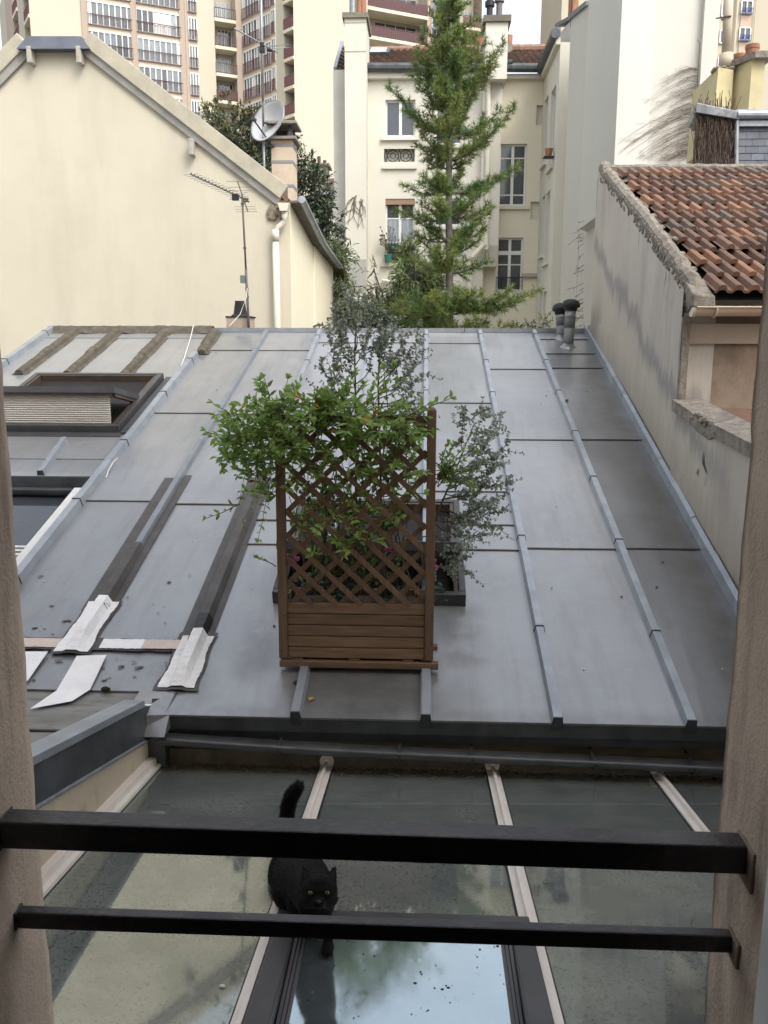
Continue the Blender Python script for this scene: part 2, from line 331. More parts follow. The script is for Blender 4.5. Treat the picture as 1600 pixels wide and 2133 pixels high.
# ================================================================ MAIN ZINC ROOF
S = 0.65; X0 = 0.03
rx = lambda k: X0+k*S
zr = things('zinc_roof', 'sloping grey zinc roof with standing battens filling the middle of the view', 'roof', (0, 7.4, -8.5))
def RP(X, Y, off=0.0): return V((X, Y, roofz(Y)))+RN*off
wallX = lambda Y: 1.872+(Y-4.04)*0.0148
mb = MB()
bays = {-4: [730, 861, 1045], -3: [730, 862, 1050], -2: [715, 842, 1088, 1139], -1: [715, 842, 1090, 1142],
        0: [716, 840, 1024, 1093, 1145], 1: [770, 917, 1143], 2: [708, 738, 768, 917, 1143], 3: []}
tones = {-4: .93, -3: .97, -2: 1.02, -1: 1.0, 0: 1.02, 1: .95, 2: .76}
rnd = random.Random(3); seam = MB()
def panel(mb, xa0, xa1, Y0, Y1, xb0=None, xb1=None, tone=1.0):
    # sheet from Y0 (low) to Y1 (high); low edge raised over the next sheet
    xb0 = xa0 if xb0 is None else xb0; xb1 = xa1 if xb1 is None else xb1
    mb.col = tone; nx, ny = 6, max(2, int((Y1-Y0)*5)); vs = []; fs = []; sd_ = rnd.random()*50
    for j in range(ny+1):
        t = j/ny
        for i in range(nx+1):
            u = i/nx; x = (xa0+(xa1-xa0)*u)*(1-t)+(xb0+(xb1-xb0)*u)*t; Y = Y0+(Y1-Y0)*t
            w_ = 0.0022*noise.noise(V((x*2.3+sd_, Y*1.7, sd_)))*math.sin(math.pi*u)
            vs.append(RP(x, Y, 0.009*(1-t)+0.001+w_))
    for j in range(ny):
        for i in range(nx): a = j*(nx+1)+i; fs.append((a, a+1, a+nx+2, a+nx+1))
    mb.add(vs, fs)
    mb.quad(RP(xa0, Y0, -0.002), RP(xa1, Y0, -0.002), RP(xa1, Y0, 0.010), RP(xa0, Y0, 0.010))
for k in range(-4, 3):
    ys = [10.80]+[roofp(885, y).y if k not in (-4, -3) else roofp(300, y).y for y in bays[k]]
    if k == 2: ys = [10.80]+[roofp(1250, y).y for y in bays[k]]
    if k == 1: ys = [10.80]+[roofp(1100, y).y for y in bays[k]]
    if k in (-4, -3): ys += [roofp(300, 1347).y, 4.2]
    else: ys += [4.03]
    for a, b in zip(ys[1:], ys[:-1]):
        lo0, hi0 = rx(k), rx(k+1)
        tn = tones[k]*(0.90+0.18*rnd.random())
        if k == 2: panel(mb, lo0, wallX(a)-0.02, a, b, lo0, wallX(b)-0.02, tn)
        else: panel(mb, lo0, hi0, a, b, tone=tn)
        if a != ys[-1]:
            e = wallX(a)-0.06 if k == 2 else hi0-0.02
            for (p, q) in ((RP(lo0+0.02, a-0.004, 0.004), RP(e, a-0.004, 0.004)),): seam.bar(p, q, 0.011, 0.006, RN)
# left upper roof with the open skylight
yl = [10.80]+[roofp(300, 705).y, 7.05, 6.72]
for k in range(-7, -4):
    xa = rx(k) if k > -7 else -4.62
    for a, b in zip(yl[1:], yl[:-1]): panel(mb, xa, rx(k+1), a, b, tone=1.0*(0.95+.1*rnd.random()))
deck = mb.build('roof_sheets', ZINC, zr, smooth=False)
seam.build('seams', SEAMM, zr)
# battens with cap joints
def batten(p, q, w0=0.062, w1=0.042, h=0.042, m=ZINCL, joints=0, tone=1.0, name='batten', endcap=True):
    b = MB(); b.col = tone; d = (q-p).normalized(); sd_ = d.cross(RN).normalized(); prof = [(-w0/2, -0.004), (w0/2, -0.004), (w1/2, h), (-w1/2, h)]
    b.sweep(prof, p, q, sd_, RN); L_ = (q-p).length
    if joints:
        n = max(1, int(L_/1.0))
        for i in range(1, n+1):
            c = p+d*(L_*(i-0.25+0.1*rnd.random())/n*1.0)
            if (c-p).length > L_-0.05: continue
            pr2 = [(a*1.10, bb*1.10+0.001) for a, bb in prof]; b.sweep(pr2, c, c+d*0.022, sd_, RN)
            b.cur = 1; pr3 = [(a*1.13, bb*1.09) for a, bb in prof]; b.sweep(pr3, c-d*0.007, c, sd_, RN); b.cur = 0
    if endcap:
        b.cur = 1; b.sweep([(-w0/2-.004, -0.09), (w0/2+.004, -0.09), (w1/2+.002, h+.002), (-w1/2-.002, h+.002)], p-d*0.006, p, sd_, RN); b.cur = 0
    o = b.build(name, [m, SEAMM if not endcap else ZINCD], zr); return o
for k in range(-4, 3):
    if k == -2: continue
    lowY = 4.03 if k >= -1 else 4.55
    if k == -3: lowY = 5.5
    if k == -4: lowY = 4.3
    X = rx(k); tp = 10.75
    if k == -4: tp = roofp(416, 743).y
    batten(RP(X, lowY, 0.006), RP(X, tp, 0.006), w0=0.075 if k == -4 else 0.062, w1=0.055 if k == -4 else 0.042, h=0.055 if k == -4 else 0.042,
           joints=(k != -3), tone=(0.75 if k == -3 else 1.0), endcap=(k >= -1))
batten(RP(rx(-2), 6.7, 0.006), RP(rx(-2), 10.75, 0.006), joints=1, endcap=False)
batten(RP(-4.62, 5.5, 0.006), RP(-4.62, 10.8, 0.006), w0=.085, w1=.06, h=.06, joints=1, endcap=False)
# small batten on the sheet under the left skylight
p_ = roofp(92, 985); q_ = roofp(140, 915); batten(RP(p_.x, 6.74, 0.006), RP(q_.x, 7.42, 0.006), joints=0)
# ridge cap
mb = MB(); mb.col = 0.9
Yr = 10.83; zrr = roofz(Yr)
for i in range(3): a = -2.6+i*1.55; b = min(a+1.54, 2.02); mb.box(a, b, Yr-0.07, Yr+0.05, zrr-0.015, zrr+0.035); mb.box(b-0.03, b, Yr-0.074, Yr+0.054, zrr-0.012, zrr+0.04)
mb.build('ridge_cap', ZINCL, zr)
mb = MB()   # sagging fibre cement ridge on the left
n = 40; vs = []; fs = []
for i in range(n+1):
    x = -4.66+(2.06)*i/n; s = abs(math.sin(math.pi*(i/n*4+0.08))); z = roofz(Yr)+0.055
    vs += [(x, Yr-0.16, z-0.085-0.03*s+0.01*rnd.random()), (x, Yr-0.07, z-0.006), (x, Yr+0.02, z+0.012*rnd.random()), (x, Yr+0.1, z-0.06)]
for i in range(n):
    for j in range(3): a = i*4+j; fs.append((a, a+4, a+5, a+1))
mb.add(vs, fs); mb.build('ridge_tiles', MOSS, zr)
# mossy batten covers on the upper left
def mossy(topx, botx, boty, k2=None):
    p = roofp(botx, boty); q = roofp(topx, 690); q = RP(q.x, 10.74); b = MB(); n_ = 26; d = (q-p); sd_ = d.normalized().cross(RN).normalized()
    vs = []; fs = []; prof = [(-0.076, 0.004), (-0.048, 0.010), (-0.036, 0.045), (-0.016, 0.058), (0.016, 0.058), (0.036, 0.045), (0.048, 0.010), (0.076, 0.004)]
    for i in range(n_+1):
        t = i/n_; c = p+d*t; lap = 0.012 if (0.42 < t < 0.52) else 0.0
        for a, h in prof:
            jit = 0.012*rnd.random() if abs(a) > 0.07 else 0
            vs.append(c+sd_*(a*(1.0 if t < .5 else 1.12)+(jit if a > 0 else -jit))+RN*(h+(lap if h > .03 else 0)+0.004+0.004*noise.noise(c*9)))
    m_ = len(prof)
    for i in range(n_):
        for j in range(m_-1): a = i*m_+j; fs.append((a, a+1, a+m_+1, a+m_))
    fs.append(tuple(range(m_-1, -1, -1)))
    b.add(vs, fs); b.build('batten_cover', MOSS, zr, smooth=False)
    return p
for a in ((160, 40, 782), (247, 140, 784), (349, 256, 788), (450, 420, 740)): mossy(*a)
mb = MB(); mb.bar(RP(-4.1, roofp(200, 790).y, 0.006), RP(-2.75, roofp(300, 790).y, 0.006), 0.10, 0.012, RN); mb.build('lead_strip', TAPE, zr)
# bitumen strips over two battens
def strip(pts, wl, wr, h, name, m, lift=0.014, ragged=0.0, hw=0.028, parent=zr, n=30):
    b = MB(); vs = []; fs = []
    for i in range(n+1):
        t = i/n*(len(pts)-1); j = min(int(t), len(pts)-2); c = pts[j].lerp(pts[j+1], t-j); hh = h if not callable(h) else h(i/n)
        jl, jr = (ragged*(.4+1.2*noise.noise(V((c.x*9+s_*7, c.y*6+s_*3, s_+ragged*40)))+.12*rnd.random()) for s_ in (0, 1))
        for a, z in ((-wl-jl, 0.0), (-hw-.022, 0.002), (-hw, hh), (hw, hh), (hw+.022, 0.002), (wr+jr, 0.0)):
            vs.append(V((c.x+a, c.y, c.z))+RN*(z+lift+((.0015 if m is not WHITEP else .006)*noise.noise(V((c.x*40+a*60, c.y*40, 0))))))
    for i in range(n):
        for j in range(5): a = i*6+j; fs.append((a, a+1, a+7, a+6))
    b.add(vs, fs); return b.build(name, m, parent)
strip([RP(rx(-2)+.0, 4.35), RP(rx(-2), 6.72)], 0.10, 0.085, 0.05, 'bitumen_strip', TAPE)
mb = MB()
for a, b_ in ((-0.115, -0.036), (0.036, 0.085)): mb.bar(RP(rx(-3)+(a+b_)/2, 4.9, 0.016), RP(rx(-3)+(a+b_)/2, roofp(375, 1000).y+(0 if a < 0 else .05), 0.016), b_-a, 0.006, RN)
mb.build('bitumen_strip', TAPE, zr)
strip([RP(rx(-3), 4.9), RP(rx(-3), 5.62)], 0.115, 0.085, 0.05, 'bitumen_strip', TAPE, lift=0.018)
# white painted flashings
strip([RP(rx(-3)-.025, 4.485), RP(rx(-3), 5.0)], 0.098, 0.090, .01, 'tar_edge', TAPE, lift=.0185, ragged=.022)
strip([RP(rx(-2)-.0, 4.20), RP(rx(-2)+.01, 4.70)], 0.092, 0.100, .01, 'tar_edge', TAPE, lift=.0185, ragged=.03)
f1 = strip([RP(rx(-3)-.02, 4.50), RP(rx(-3), 4.98)], 0.085, 0.075, lambda t: 0.05 if t > .3 else 0.012+.12*t, 'white_patch', WHITEP, lift=0.024, ragged=.022)
f2 = strip([RP(rx(-2)-.0, 4.22), RP(rx(-2)+.01, 4.66)], 0.075, 0.085, lambda t: 0.055 if t > .3 else .012+.14*t, 'white_patch', WHITEP, lift=0.024, ragged=.022)
strip([RP(rx(-2), 4.62), RP(rx(-2)+.005, 4.82)], 0.02, 0.02, 0.052, 'tar_patch', mat('wet_tar', (0.012, 0.011, 0.01), rough=0.25), lift=0.02, ragged=.01)
def flatpatch(name, m, quads, parent=zr):
    b = MB()
    for q in quads: b.add([V(p) for p in q], [tuple(range(len(q)))])
    return b.build(name, m, parent)
def ragstrip(pa, pb, w, name, m, off=0.020, n=24, rag=0.008):
    b = MB(); vs = []; fs = []; d = (pb-pa); sd_ = d.normalized().cross(RN).normalized()
    for i in range(n+1):
        c = pa+d*i/n
        for s in (-1, 1): vs.append(c+sd_*s*(w/2+rag*(rnd.random()-.5))+RN*off)
    for i in range(n): fs.append((2*i, 2*i+1, 2*i+3, 2*i+2))
    b.add(vs, fs); return b.build(name, m, zr)
seamY = roofp(250, 1347).y
ragstrip(RP(-2.53, seamY), RP(-1.95, seamY), 0.082, 'white_tape', PINKP, rag=.004)
ragstrip(RP(-1.80, seamY+.0), RP(-1.55, seamY), 0.088, 'white_tape', WHITEP, off=.0215, rag=.004)
ragstrip(RP(-1.56, seamY), RP(-1.33, seamY), 0.086, 'white_tape', PINKP, off=.0235, rag=.004)
ragstrip(RP(-2.6, seamY-.0), RP(-1.3, seamY), 0.11, 'tar_edge', TAPE, off=.0165, rag=.012)
# tar splashes
mb = MB()
for i in range(110):
    x = -2.45+rnd.random()*1.2; Y = 4.25+abs(rnd.gauss(0, 0.45)); r_ = 0.003+0.009*rnd.random()**2; c = RP(x, Y, 0.0135); el = 1+2*rnd.random(); an = rnd.random()*.7
    mb.add([c+V((math.cos(an)*math.cos(t)*r_*el-math.sin(an)*math.sin(t)*r_, math.sin(an)*math.cos(t)*r_*el+math.cos(an)*math.sin(t)*r_, 0))+RDU*0.0 for t in [k*math.pi/4 for k in range(8)]], [tuple(range(8))])
mb.build('tar_spots', TAPE, zr)
mb = MB()
for i in range(55):
    x = -2.4+rnd.random()*4.1; Y = 4.15+rnd.random()*6; r_ = 0.004+0.006*rnd.random(); c = RP(x, Y, 0.0115)
    mb.cur = rnd.randint(0, 1); mb.ell(c, (r_, r_, r_*.3), 6, 4)
mb.build('droppings', [WHITE, SEAMM], zr)

# low zinc gutter box at the left foot of the roof
FZ = roofz(4.2)+0.01
mb = MB(); mb.col = .8; mb.box(-3.4, -1.42, 3.1, 4.2, FZ-0.25, FZ-0.012); mb.build('box_gutter', mat('weathered_zinc', (0.21, 0.20, 0.18), (0.28, 0.28, 0.275), sc=2.5, rough=0.6, metal=.3, c3=(0.15, 0.13, 0.10), sc3=4, lo3=.45, hi3=.65, aniso=(1, 3, 1)), zr)
mb = MB(); mb.box(-3.4, -1.42, 3.72, 3.735, FZ-0.012, FZ-0.004); mb.box(-3.4, -1.42, 3.30, 3.31, FZ-0.012, FZ-0.006); mb.build('seams', SEAMM, zr)
pa = onZ(170, 1370, FZ); 
def fz(x, y, dz=0.0): p = onZ(x, y, FZ); p.z += dz; return p
b = MB(); b.cur = 0; P4 = [roofp(160, 1366, .022), roofp(222, 1364, .022), roofp(188, 1436, .022), roofp(118, 1438, .022)]
b.add(P4+[fz(150, 1462, .004), fz(62, 1478, .004)], [(0, 1, 2, 3), (3, 2, 4, 5)])
b.add([roofp(52, 1357, .022), roofp(100, 1357, .022), roofp(58, 1418, .022), roofp(20, 1418, .022)], [(0, 1, 2, 3)])
b.add([fz(232, 1474, .003), fz(262, 1466, .003), fz(318, 1468, .003), fz(296, 1478, .003)], [(0, 1, 2, 3)]); b.build('white_patch', WHITEP, zr)
mb = MB(); c = fz(219, 1440, .012)
mb.ell(c, (0.022, 0.02, 0.014), 8, 6); mb.ell(c+V((.018, 0, .0)), (0.012, 0.012, 0.01), 7, 5)
tag(mb.build('moss_clump', mat('moss_clump', (0.03, 0.025, 0.012), rough=1, bump=.8)), 'small dark clump of moss lying below the white patches', 'moss')

# eave, fascia and wall under it
mb = MB(); L_, Rr = -1.31, 1.92
mb.box(L_, Rr, 4.035, 4.06, EAVE.z-0.075, EAVE.z+0.004); mb.box(L_+.03, Rr, 4.061, 4.11, EAVE.z-0.13, EAVE.z-0.02)
mb.build('fascia', ZINCD, zr)
mb = MB(); mb.box(L_+0.02, Rr, 4.115, 4.25, -8.5, EAVE.z-0.05); mb.box(-4.6, Rr+.02, 4.26, 10.8, -8.5, -2.2)
mb.quad((-4.6, 10.8, -2.2), (1.95, 10.8, -2.2), (1.95, 10.8, .12), (-4.6, 10.8, .12))
mb.build('wall', mat('stained_wall', (0.24, 0.20, 0.14), (0.13, 0.11, 0.085), sc=5, rough=.95, bump=.3, aniso=(1, 1, 4)), zr)
# slab under sheets
mb = MB(); mb.hexa([V((-2.62, 4.25, roofz(4.25)-0.12)), V((1.85, 4.25, roofz(4.25)-0.12)), V((1.95, 10.79, roofz(10.79)-.12)), V((-2.62, 10.79, roofz(10.79)-.12)),
                    V((-2.62, 4.25, roofz(4.25)-0.006)), V((1.85, 4.25, roofz(4.25)-0.006)), V((1.95, 10.79, roofz(10.79)-.006)), V((-2.62, 10.79, roofz(10.79)-.006))]); mb.build('roof_deck', DARK, zr)
# flashing along the right wall
mb = MB(); n = 14
for i in range(n):
    Ya = 4.04+i*(6.78/n); Yb = 4.04+(i+1)*(6.78/n)
    j = 0.01*rnd.random()
    a0, b0 = wallX(Ya)-0.035, wallX(Yb)-0.035
    za, zb = roofz(Ya), roofz(Yb)
    mb.col = .9+.2*rnd.random()
    mb.hexa([V((a0, Ya, za)), V((a0+.03, Ya, za)), V((b0+.03, Yb, zb)), V((b0, Yb, zb)), V((a0, Ya, za+.085+j)), V((a0+.03, Ya, za+.10+j)), V((b0+.03, Yb, zb+.10+j)), V((b0, Yb, zb+.085+j))])
mb.build('wall_flashing', ZINCL, zr)
# lower left glazing beside the roof
mb = MB(); mb.col = 1
def LP(X, Y, off=-0.09): return V((X, Y, roofz(Y)))+RN*off
mb.box(-4.6, -2.63, 6.70, 6.75, roofz(6.72)-0.09, roofz(6.72)+0.004); mb.build('fascia', ZINCD, zr)
mb = MB()
pr = [(-0.06*math.cos(t), -0.055*math.sin(t)) for t in [math.pi*i/10 for i in range(11)]]
mb.sweep(pr+[(0.054, 0), (-0.054, 0)], V((-4.6, 6.60, roofz(6.72)-.07)), V((-2.64, 6.60, roofz(6.72)-.075)), V((0, 1, 0)), V((0, 0, 1)))
mb.build('gutter', ZINCD, zr)
lg = things('glazed_lean_to', 'white framed glazing below the gutter at the left edge', 'glass roof', (-3.5, 5.5, -8.5))
mb = MB(); mb.quad(LP(-4.5, 4.9), LP(-2.72, 4.9), LP(-2.72, 6.6), LP(-4.5, 6.6)); mb.build('glass_pane', GLASSW, lg)
mb = MB(); mb.bar(LP(-2.69, 4.4, -.05), LP(-2.69, 6.58, -.05), 0.075, 0.06, RN); Yt = roofp(90, 1140).y
for o_ in (0, .05, .1): mb.bar(LP(-4.5, Yt+o_, -.07), LP(-2.73, Yt+o_, -.07), 0.022, 0.03, RN)
mb.build('frame', WHITE, lg)
mb = MB(); mb.quad(LP(-4.5, Yt+.14, -.2), LP(-2.95, Yt+.14, -.2), LP(-2.95, Yt+.62, -.2), LP(-4.5, Yt+.62, -.2)); mb.quad(LP(-4.5, 4.4, -.085), LP(-2.73, 4.4, -.085), LP(-2.73, Yt-.03, -.085), LP(-4.5, Yt-.03, -.085)); mb.build('white_blind', WHITE, lg)

# ---------------------------------------------------------------- roof windows
def roof_window(name, label, cat, xa, xb, Ya, Yb, near_off, blind, tilt_rise):
    c = RP((xa+xb)/2, (Ya+Yb)/2); t = things(name, label, cat, c); H = 0.085; wd = 0.05 if blind else .042
    mb = MB()
    for (p, q) in ((RP(xa, Ya+wd/2, H/2), RP(xb, Ya+wd/2, H/2)), (RP(xa, Yb-wd/2, H/2), RP(xb, Yb-wd/2, H/2)),
                   (RP(xa+wd/2, Ya+wd, H/2+.002), RP(xa+wd/2, Yb-wd, H/2+.002)), (RP(xb-wd/2, Ya+wd, H/2+.002), RP(xb-wd/2, Yb-wd, H/2+.002))):
        mb.bar(p, q, wd, H, RN)
    
    if blind: mb.bar(RP(xb+.05, Ya-.02, .02), RP(xb+.05, Yb+.02, .02), 0.07, 0.03, RN); mb.bar(RP(xa-.03, Ya-.03, .014), RP(xb+.03, Ya-.03, .014), 0.10, 0.012, RN)
    bevel(mb.build('outer_frame', DARKAL, t), .004)
    mb = MB(); e = wd+.004
    for (p, q) in ((RP(xa+e+.012, Ya+e, .0), RP(xa+e+.012, Yb-e, .0)), (RP(xb-e-.012, Ya+e, 0), RP(xb-e-.012, Yb-e, 0)), (RP(xa+e+.03, Yb-e-.012, 0), RP(xb-e-.03, Yb-e-.012, 0))): mb.bar(p, q, .024, .155, RN)
    mb.build('wooden_lining', PINEW, t)
    mb = MB(); mb.quad(RP(xa+e, Ya+e, .012), RP(xb-e, Ya+e, .012), RP(xb-e, Yb-e, .012), RP(xa+e, Yb-e, .012)); mb.build('dark_opening', DARK, t)
    # centre-hung sash swung open
    Ym = (Ya+Yb)/2; piv = RP((xa+xb)/2, Ym, .085); hl = (Yb-Ya)/2-.06; a = math.atan2(tilt_rise, hl)
    dn = V((0, -math.cos(a), math.sin(a))); un = V((0, math.sin(a), math.cos(a))); hw = (xb-xa)/2-wd+.015
    sx = V((1, 0, 0)); near = piv+dn*hl
    mb = MB(); mb.bar(near-sx*hw, near+sx*hw, .06, .055, un)
    for s in (-1, 1): mb.bar(near+sx*s*(hw-.03)-dn*.03, piv+sx*s*(hw-.03), .06, .05, un)
    sash = mb.build('sash', DARKAL, t)
    mb = MB(); mb.bar(near-sx*(hw-.03)-un*.04-dn*.01, near+sx*(hw-.03)-un*.04-dn*.01, .04, .025, un)
    for s in (-1, 1): mb.bar(near+sx*s*(hw-.035)-dn*.03-un*.04, piv+sx*s*(hw-.035)-un*.04, .05, .03, un)
    mb.build('wooden_rail', PINEW, sash)
    mb = MB(); g0 = near-dn*.03; mb.quad(g0-sx*(hw-.05), g0+sx*(hw-.05), piv+sx*(hw-.05), piv-sx*(hw-.05)); mb.build('pane', GLASSW, sash)
    if blind:
        mb = MB(); n = 30; top = near-un*.03-dn*.03; hgt = top.z-(roofz(near.y)+.05); vs = []; fs = []
        for i in range(n+1):
            z = top.z-hgt*i/n; y = top.y+(0.014 if i % 2 else -0.014)
            vs += [(piv.x-hw+.03, y, z+0.0), (piv.x+hw-.06, y, z-.0)]
        for i in range(n): fs.append((2*i, 2*i+1, 2*i+3, 2*i+2))
        mb.add(vs, fs); mb.build('pleated_blind', mat('blind_fabric', (0.78, 0.75, 0.70), (0.70, 0.67, 0.62), sc=3, rough=.9), t)
    return t
roof_window('roof_window', 'dark roof window tilted open with a white pleated blind', 'skylight', -4.05, -2.70, roofp(200, 905).y, roofp(200, 792).y, 0, True, 0.10)
roof_window('roof_window', 'dark open roof window half hidden behind the wooden planter', 'skylight', -0.90, 0.27, 5.02, 6.25, 0, False, 0.10)

# vent pipes
def vent(x, ytop, ybase, Y, r, label, tilt):
    b0 = V((roofp(x, ybase).x, Y, roofz(Y))); top = onY(x+tilt, ytop, Y+.03); h = top.z-b0.z
    t = things('vent_pipe', label, 'vent pipe', b0, 'grey zinc vent pipes with black caps'); d = (top-b0).normalized()
    mb = MB(); mb.tube([b0-V((0, 0, .05)), b0+d*h*.55], r, 16); mb.tube([b0+d*h*.45, b0+d*h*.9], r*1.05, 16); mb.build('pipe', mat('zinc_pipe', (0.20, 0.22, 0.22), (0.27, 0.28, 0.27), sc=5, rough=.6, metal=.4), t, smooth=True)
    mb = MB(); mb.tube([b0+d*h*.66, b0+d*h*.8], r*1.08, 16); mb.build('collar', GREYM, t, smooth=True)
    mb = MB(); mb.lathe(b0+d*h*.86, [(r*1.0, -.02), (r*1.25, -.01), (r*1.3, .02), (r*1.75, .03), (r*1.8, .06), (r*1.5, .095), (r*.8, .115), (.001, .12)], 18, d); mb.build('cap', BLACKP, t, smooth=True)
    mb = MB(); mb.lathe(b0, [(r*1.7, .004), (r*1.2, .02), (r*1.0, .06)], 16, RN); mb.build('base_flange', ZINC, t, smooth=True)
yA = roofp(1183, 724).y; yB = roofp(1172, 706).y
vent(1183, 632, 724, yA, 0.058, 'nearer and taller of the two capped zinc vent pipes', 7)
vent(1171, 643, 708, yB, 0.056, 'farther vent pipe with a black cap, half behind its neighbour', -3)

# ---------------------------------------------------------------- gutter of the main roof
gt = things('rain_gutter', 'long grey half round gutter running under the zinc eave', 'gutter', (0, 3.97, -2.0))
gl = onY(336, 1534, 3.99); gr = onY(1545, 1597, 3.99); r_ = 0.043
mb = MB(); n = 12; N_ = 24; vs = []; fs = []
prof = [(r_*math.cos(t), r_*math.sin(t)) for t in [math.pi+math.pi*i/n for i in range(n+1)]]
prof += [(r_*.92*math.cos(t), r_*.92*math.sin(t)) for t in [2*math.pi-math.pi*i/n for i in range(n+1)]]
cs = []
for i in range(N_+1):
    c = gl.lerp(gr, i/N_); c = c+V((0, 0, -.004*math.sin(i/N_*6)-(0.008*math.sin(math.pi*i/N_)))); cs.append(c)
    vs += [c+V((0, a, b_)) for a, b_ in prof]
m_ = len(prof)
for i in range(N_):
    for j in range(m_): fs.append((i*m_+j, i*m_+(j+1) % m_, (i+1)*m_+(j+1) % m_, (i+1)*m_+j))
fs += [tuple(range(m_)), tuple(N_*m_+k for k in range(m_-1, -1, -1))]; mb.add(vs, fs); mb.build('trough', mat('gutter_zinc', (.17, .18, .185), (.11, .118, .122), sc=6, rough=.5, metal=.35, aniso=(1, 4, 4)), gt, smooth=False)
mb = MB(); mb.tube([c+V((0, -r_-.003, .004)) for c in cs], .009, 8); mb.build('rolled_lip', mat('worn_zinc_lip', (0.17, 0.18, 0.19), (0.12, .125, .13), sc=12, rough=.45, metal=.5), gt, smooth=True)
for x in (560, 830, 1000, 1240, 1470):
    c = onY(x, 1545, 3.99); i = min(range(len(cs)), key=lambda q: abs(cs[q].x-c.x)); c = cs[i]
    b = MB(); b.tube([c+V((0, (r_+.006)*math.cos(t), (r_+.006)*math.sin(t))) for t in [math.pi*0.95+math.pi*1.05*k/10 for k in range(11)]], .0065, 6); b.bar(c+V((0, -r_-.014, .004)), c+V((0, .12, .01)), .014, .004); b.build('bracket', ZINCD, gt)

# parapet left of the glass roof
PX = -1.36
pz = lambda Y: -1.72+(3.93-Y)*0.25
pb = lambda Y: -1.985+(4.15-Y)*0.268
pp = things('parapet', 'low parapet clad in dark zinc with a pale zinc cap beside the glass roof', 'parapet', (PX-.05, 2.6, -2.2))
mb = MB(); ya, yb = 1.26, 3.93
mb.hexa([V((PX-.085, ya, pz(ya)-.02)), V((PX+.012, ya, pz(ya)-.02)), V((PX+.012, yb, pz(yb)-.02)), V((PX-.085, yb, pz(yb)-.02)), V((PX-.085, ya, pz(ya)+.015)), V((PX+.012, ya, pz(ya)+.012)), V((PX+.012, yb, pz(yb)+.012)), V((PX-.085, yb, pz(yb)+.015))])
mb.build('cap', ZINCL, pp)
mb = MB(); yb2 = 4.1
mb.hexa([V((PX-.08, ya, pb(ya))), V((PX, ya, pb(ya))), V((PX, yb2, pb(yb2))), V((PX-.08, yb2, pb(yb2))), V((PX-.08, ya, pz(ya)-.021)), V((PX, ya, pz(ya)-.021)), V((PX, yb2, pz(yb2)-.03)), V((PX-.08, yb2, pz(yb2)-.03))])
mb.build('zinc_cladding', ZINCD, pp)
mb = MB(); mb.tube([V((PX+.004, ya, pb(ya))), V((PX+.004, 4.05, pb(4.05)))], .009, 8); mb.build('drip_bead', GREYM, pp)
mb = MB(); mb.hexa([V((PX-.08, ya, -3)), V((PX-.008, ya, -3)), V((PX-.008, 4.1, -3)), V((PX-.08, 4.1, -3)), V((PX-.08, ya, pb(ya)-.001)), V((PX-.008, ya, pb(ya)-.001)), V((PX-.008, 4.1, pb(4.1)-.001)), V((PX-.08, 4.1, pb(4.1)-.001))]); mb.build('rendered_wall', mat('dirty_cream', (0.56, 0.48, 0.36), (0.48, 0.41, 0.31), sc=2, rough=.95, bump=.2, c3=(.28, .23, .17), sc3=5, lo3=.55, hi3=.75), pp)
# flashing corner between roof and parapet
mb = MB(); mb.add([roofp(345, 1455, .012), roofp(372, 1440, .012), V((L_+.03, 4.03, EAVE.z+.012)), V((L_-.05, 4.0, EAVE.z-.09)), V((PX-.0, 4.08, pz(4.1)))], [(0, 1, 2), (0, 2, 3), (0, 3, 4)]); mb.build('corner_flashing', ZINCD, zr)
mb = MB(); mb.box(PX-.06, L_+.03, 4.0, 4.24, -2.35, -1.85); mb.build('corner_post', ZINCD, zr)
mb = MB(); mb.hexa([V((-1.46, 3.93, -1.9)), V((-1.26, 3.93, -1.9)), V((-1.26, 4.235, -1.9)), V((-1.46, 4.235, -1.9)), V((-1.46, 3.93, FZ-.02)), V((-1.26, 4.03, EAVE.z+.006)), V((-1.26, 4.235, roofz(4.235)+.008)), V((-1.46, 4.235, roofz(4.235)+.008))]); mb.build('corner_sheet', ZINC, zr)

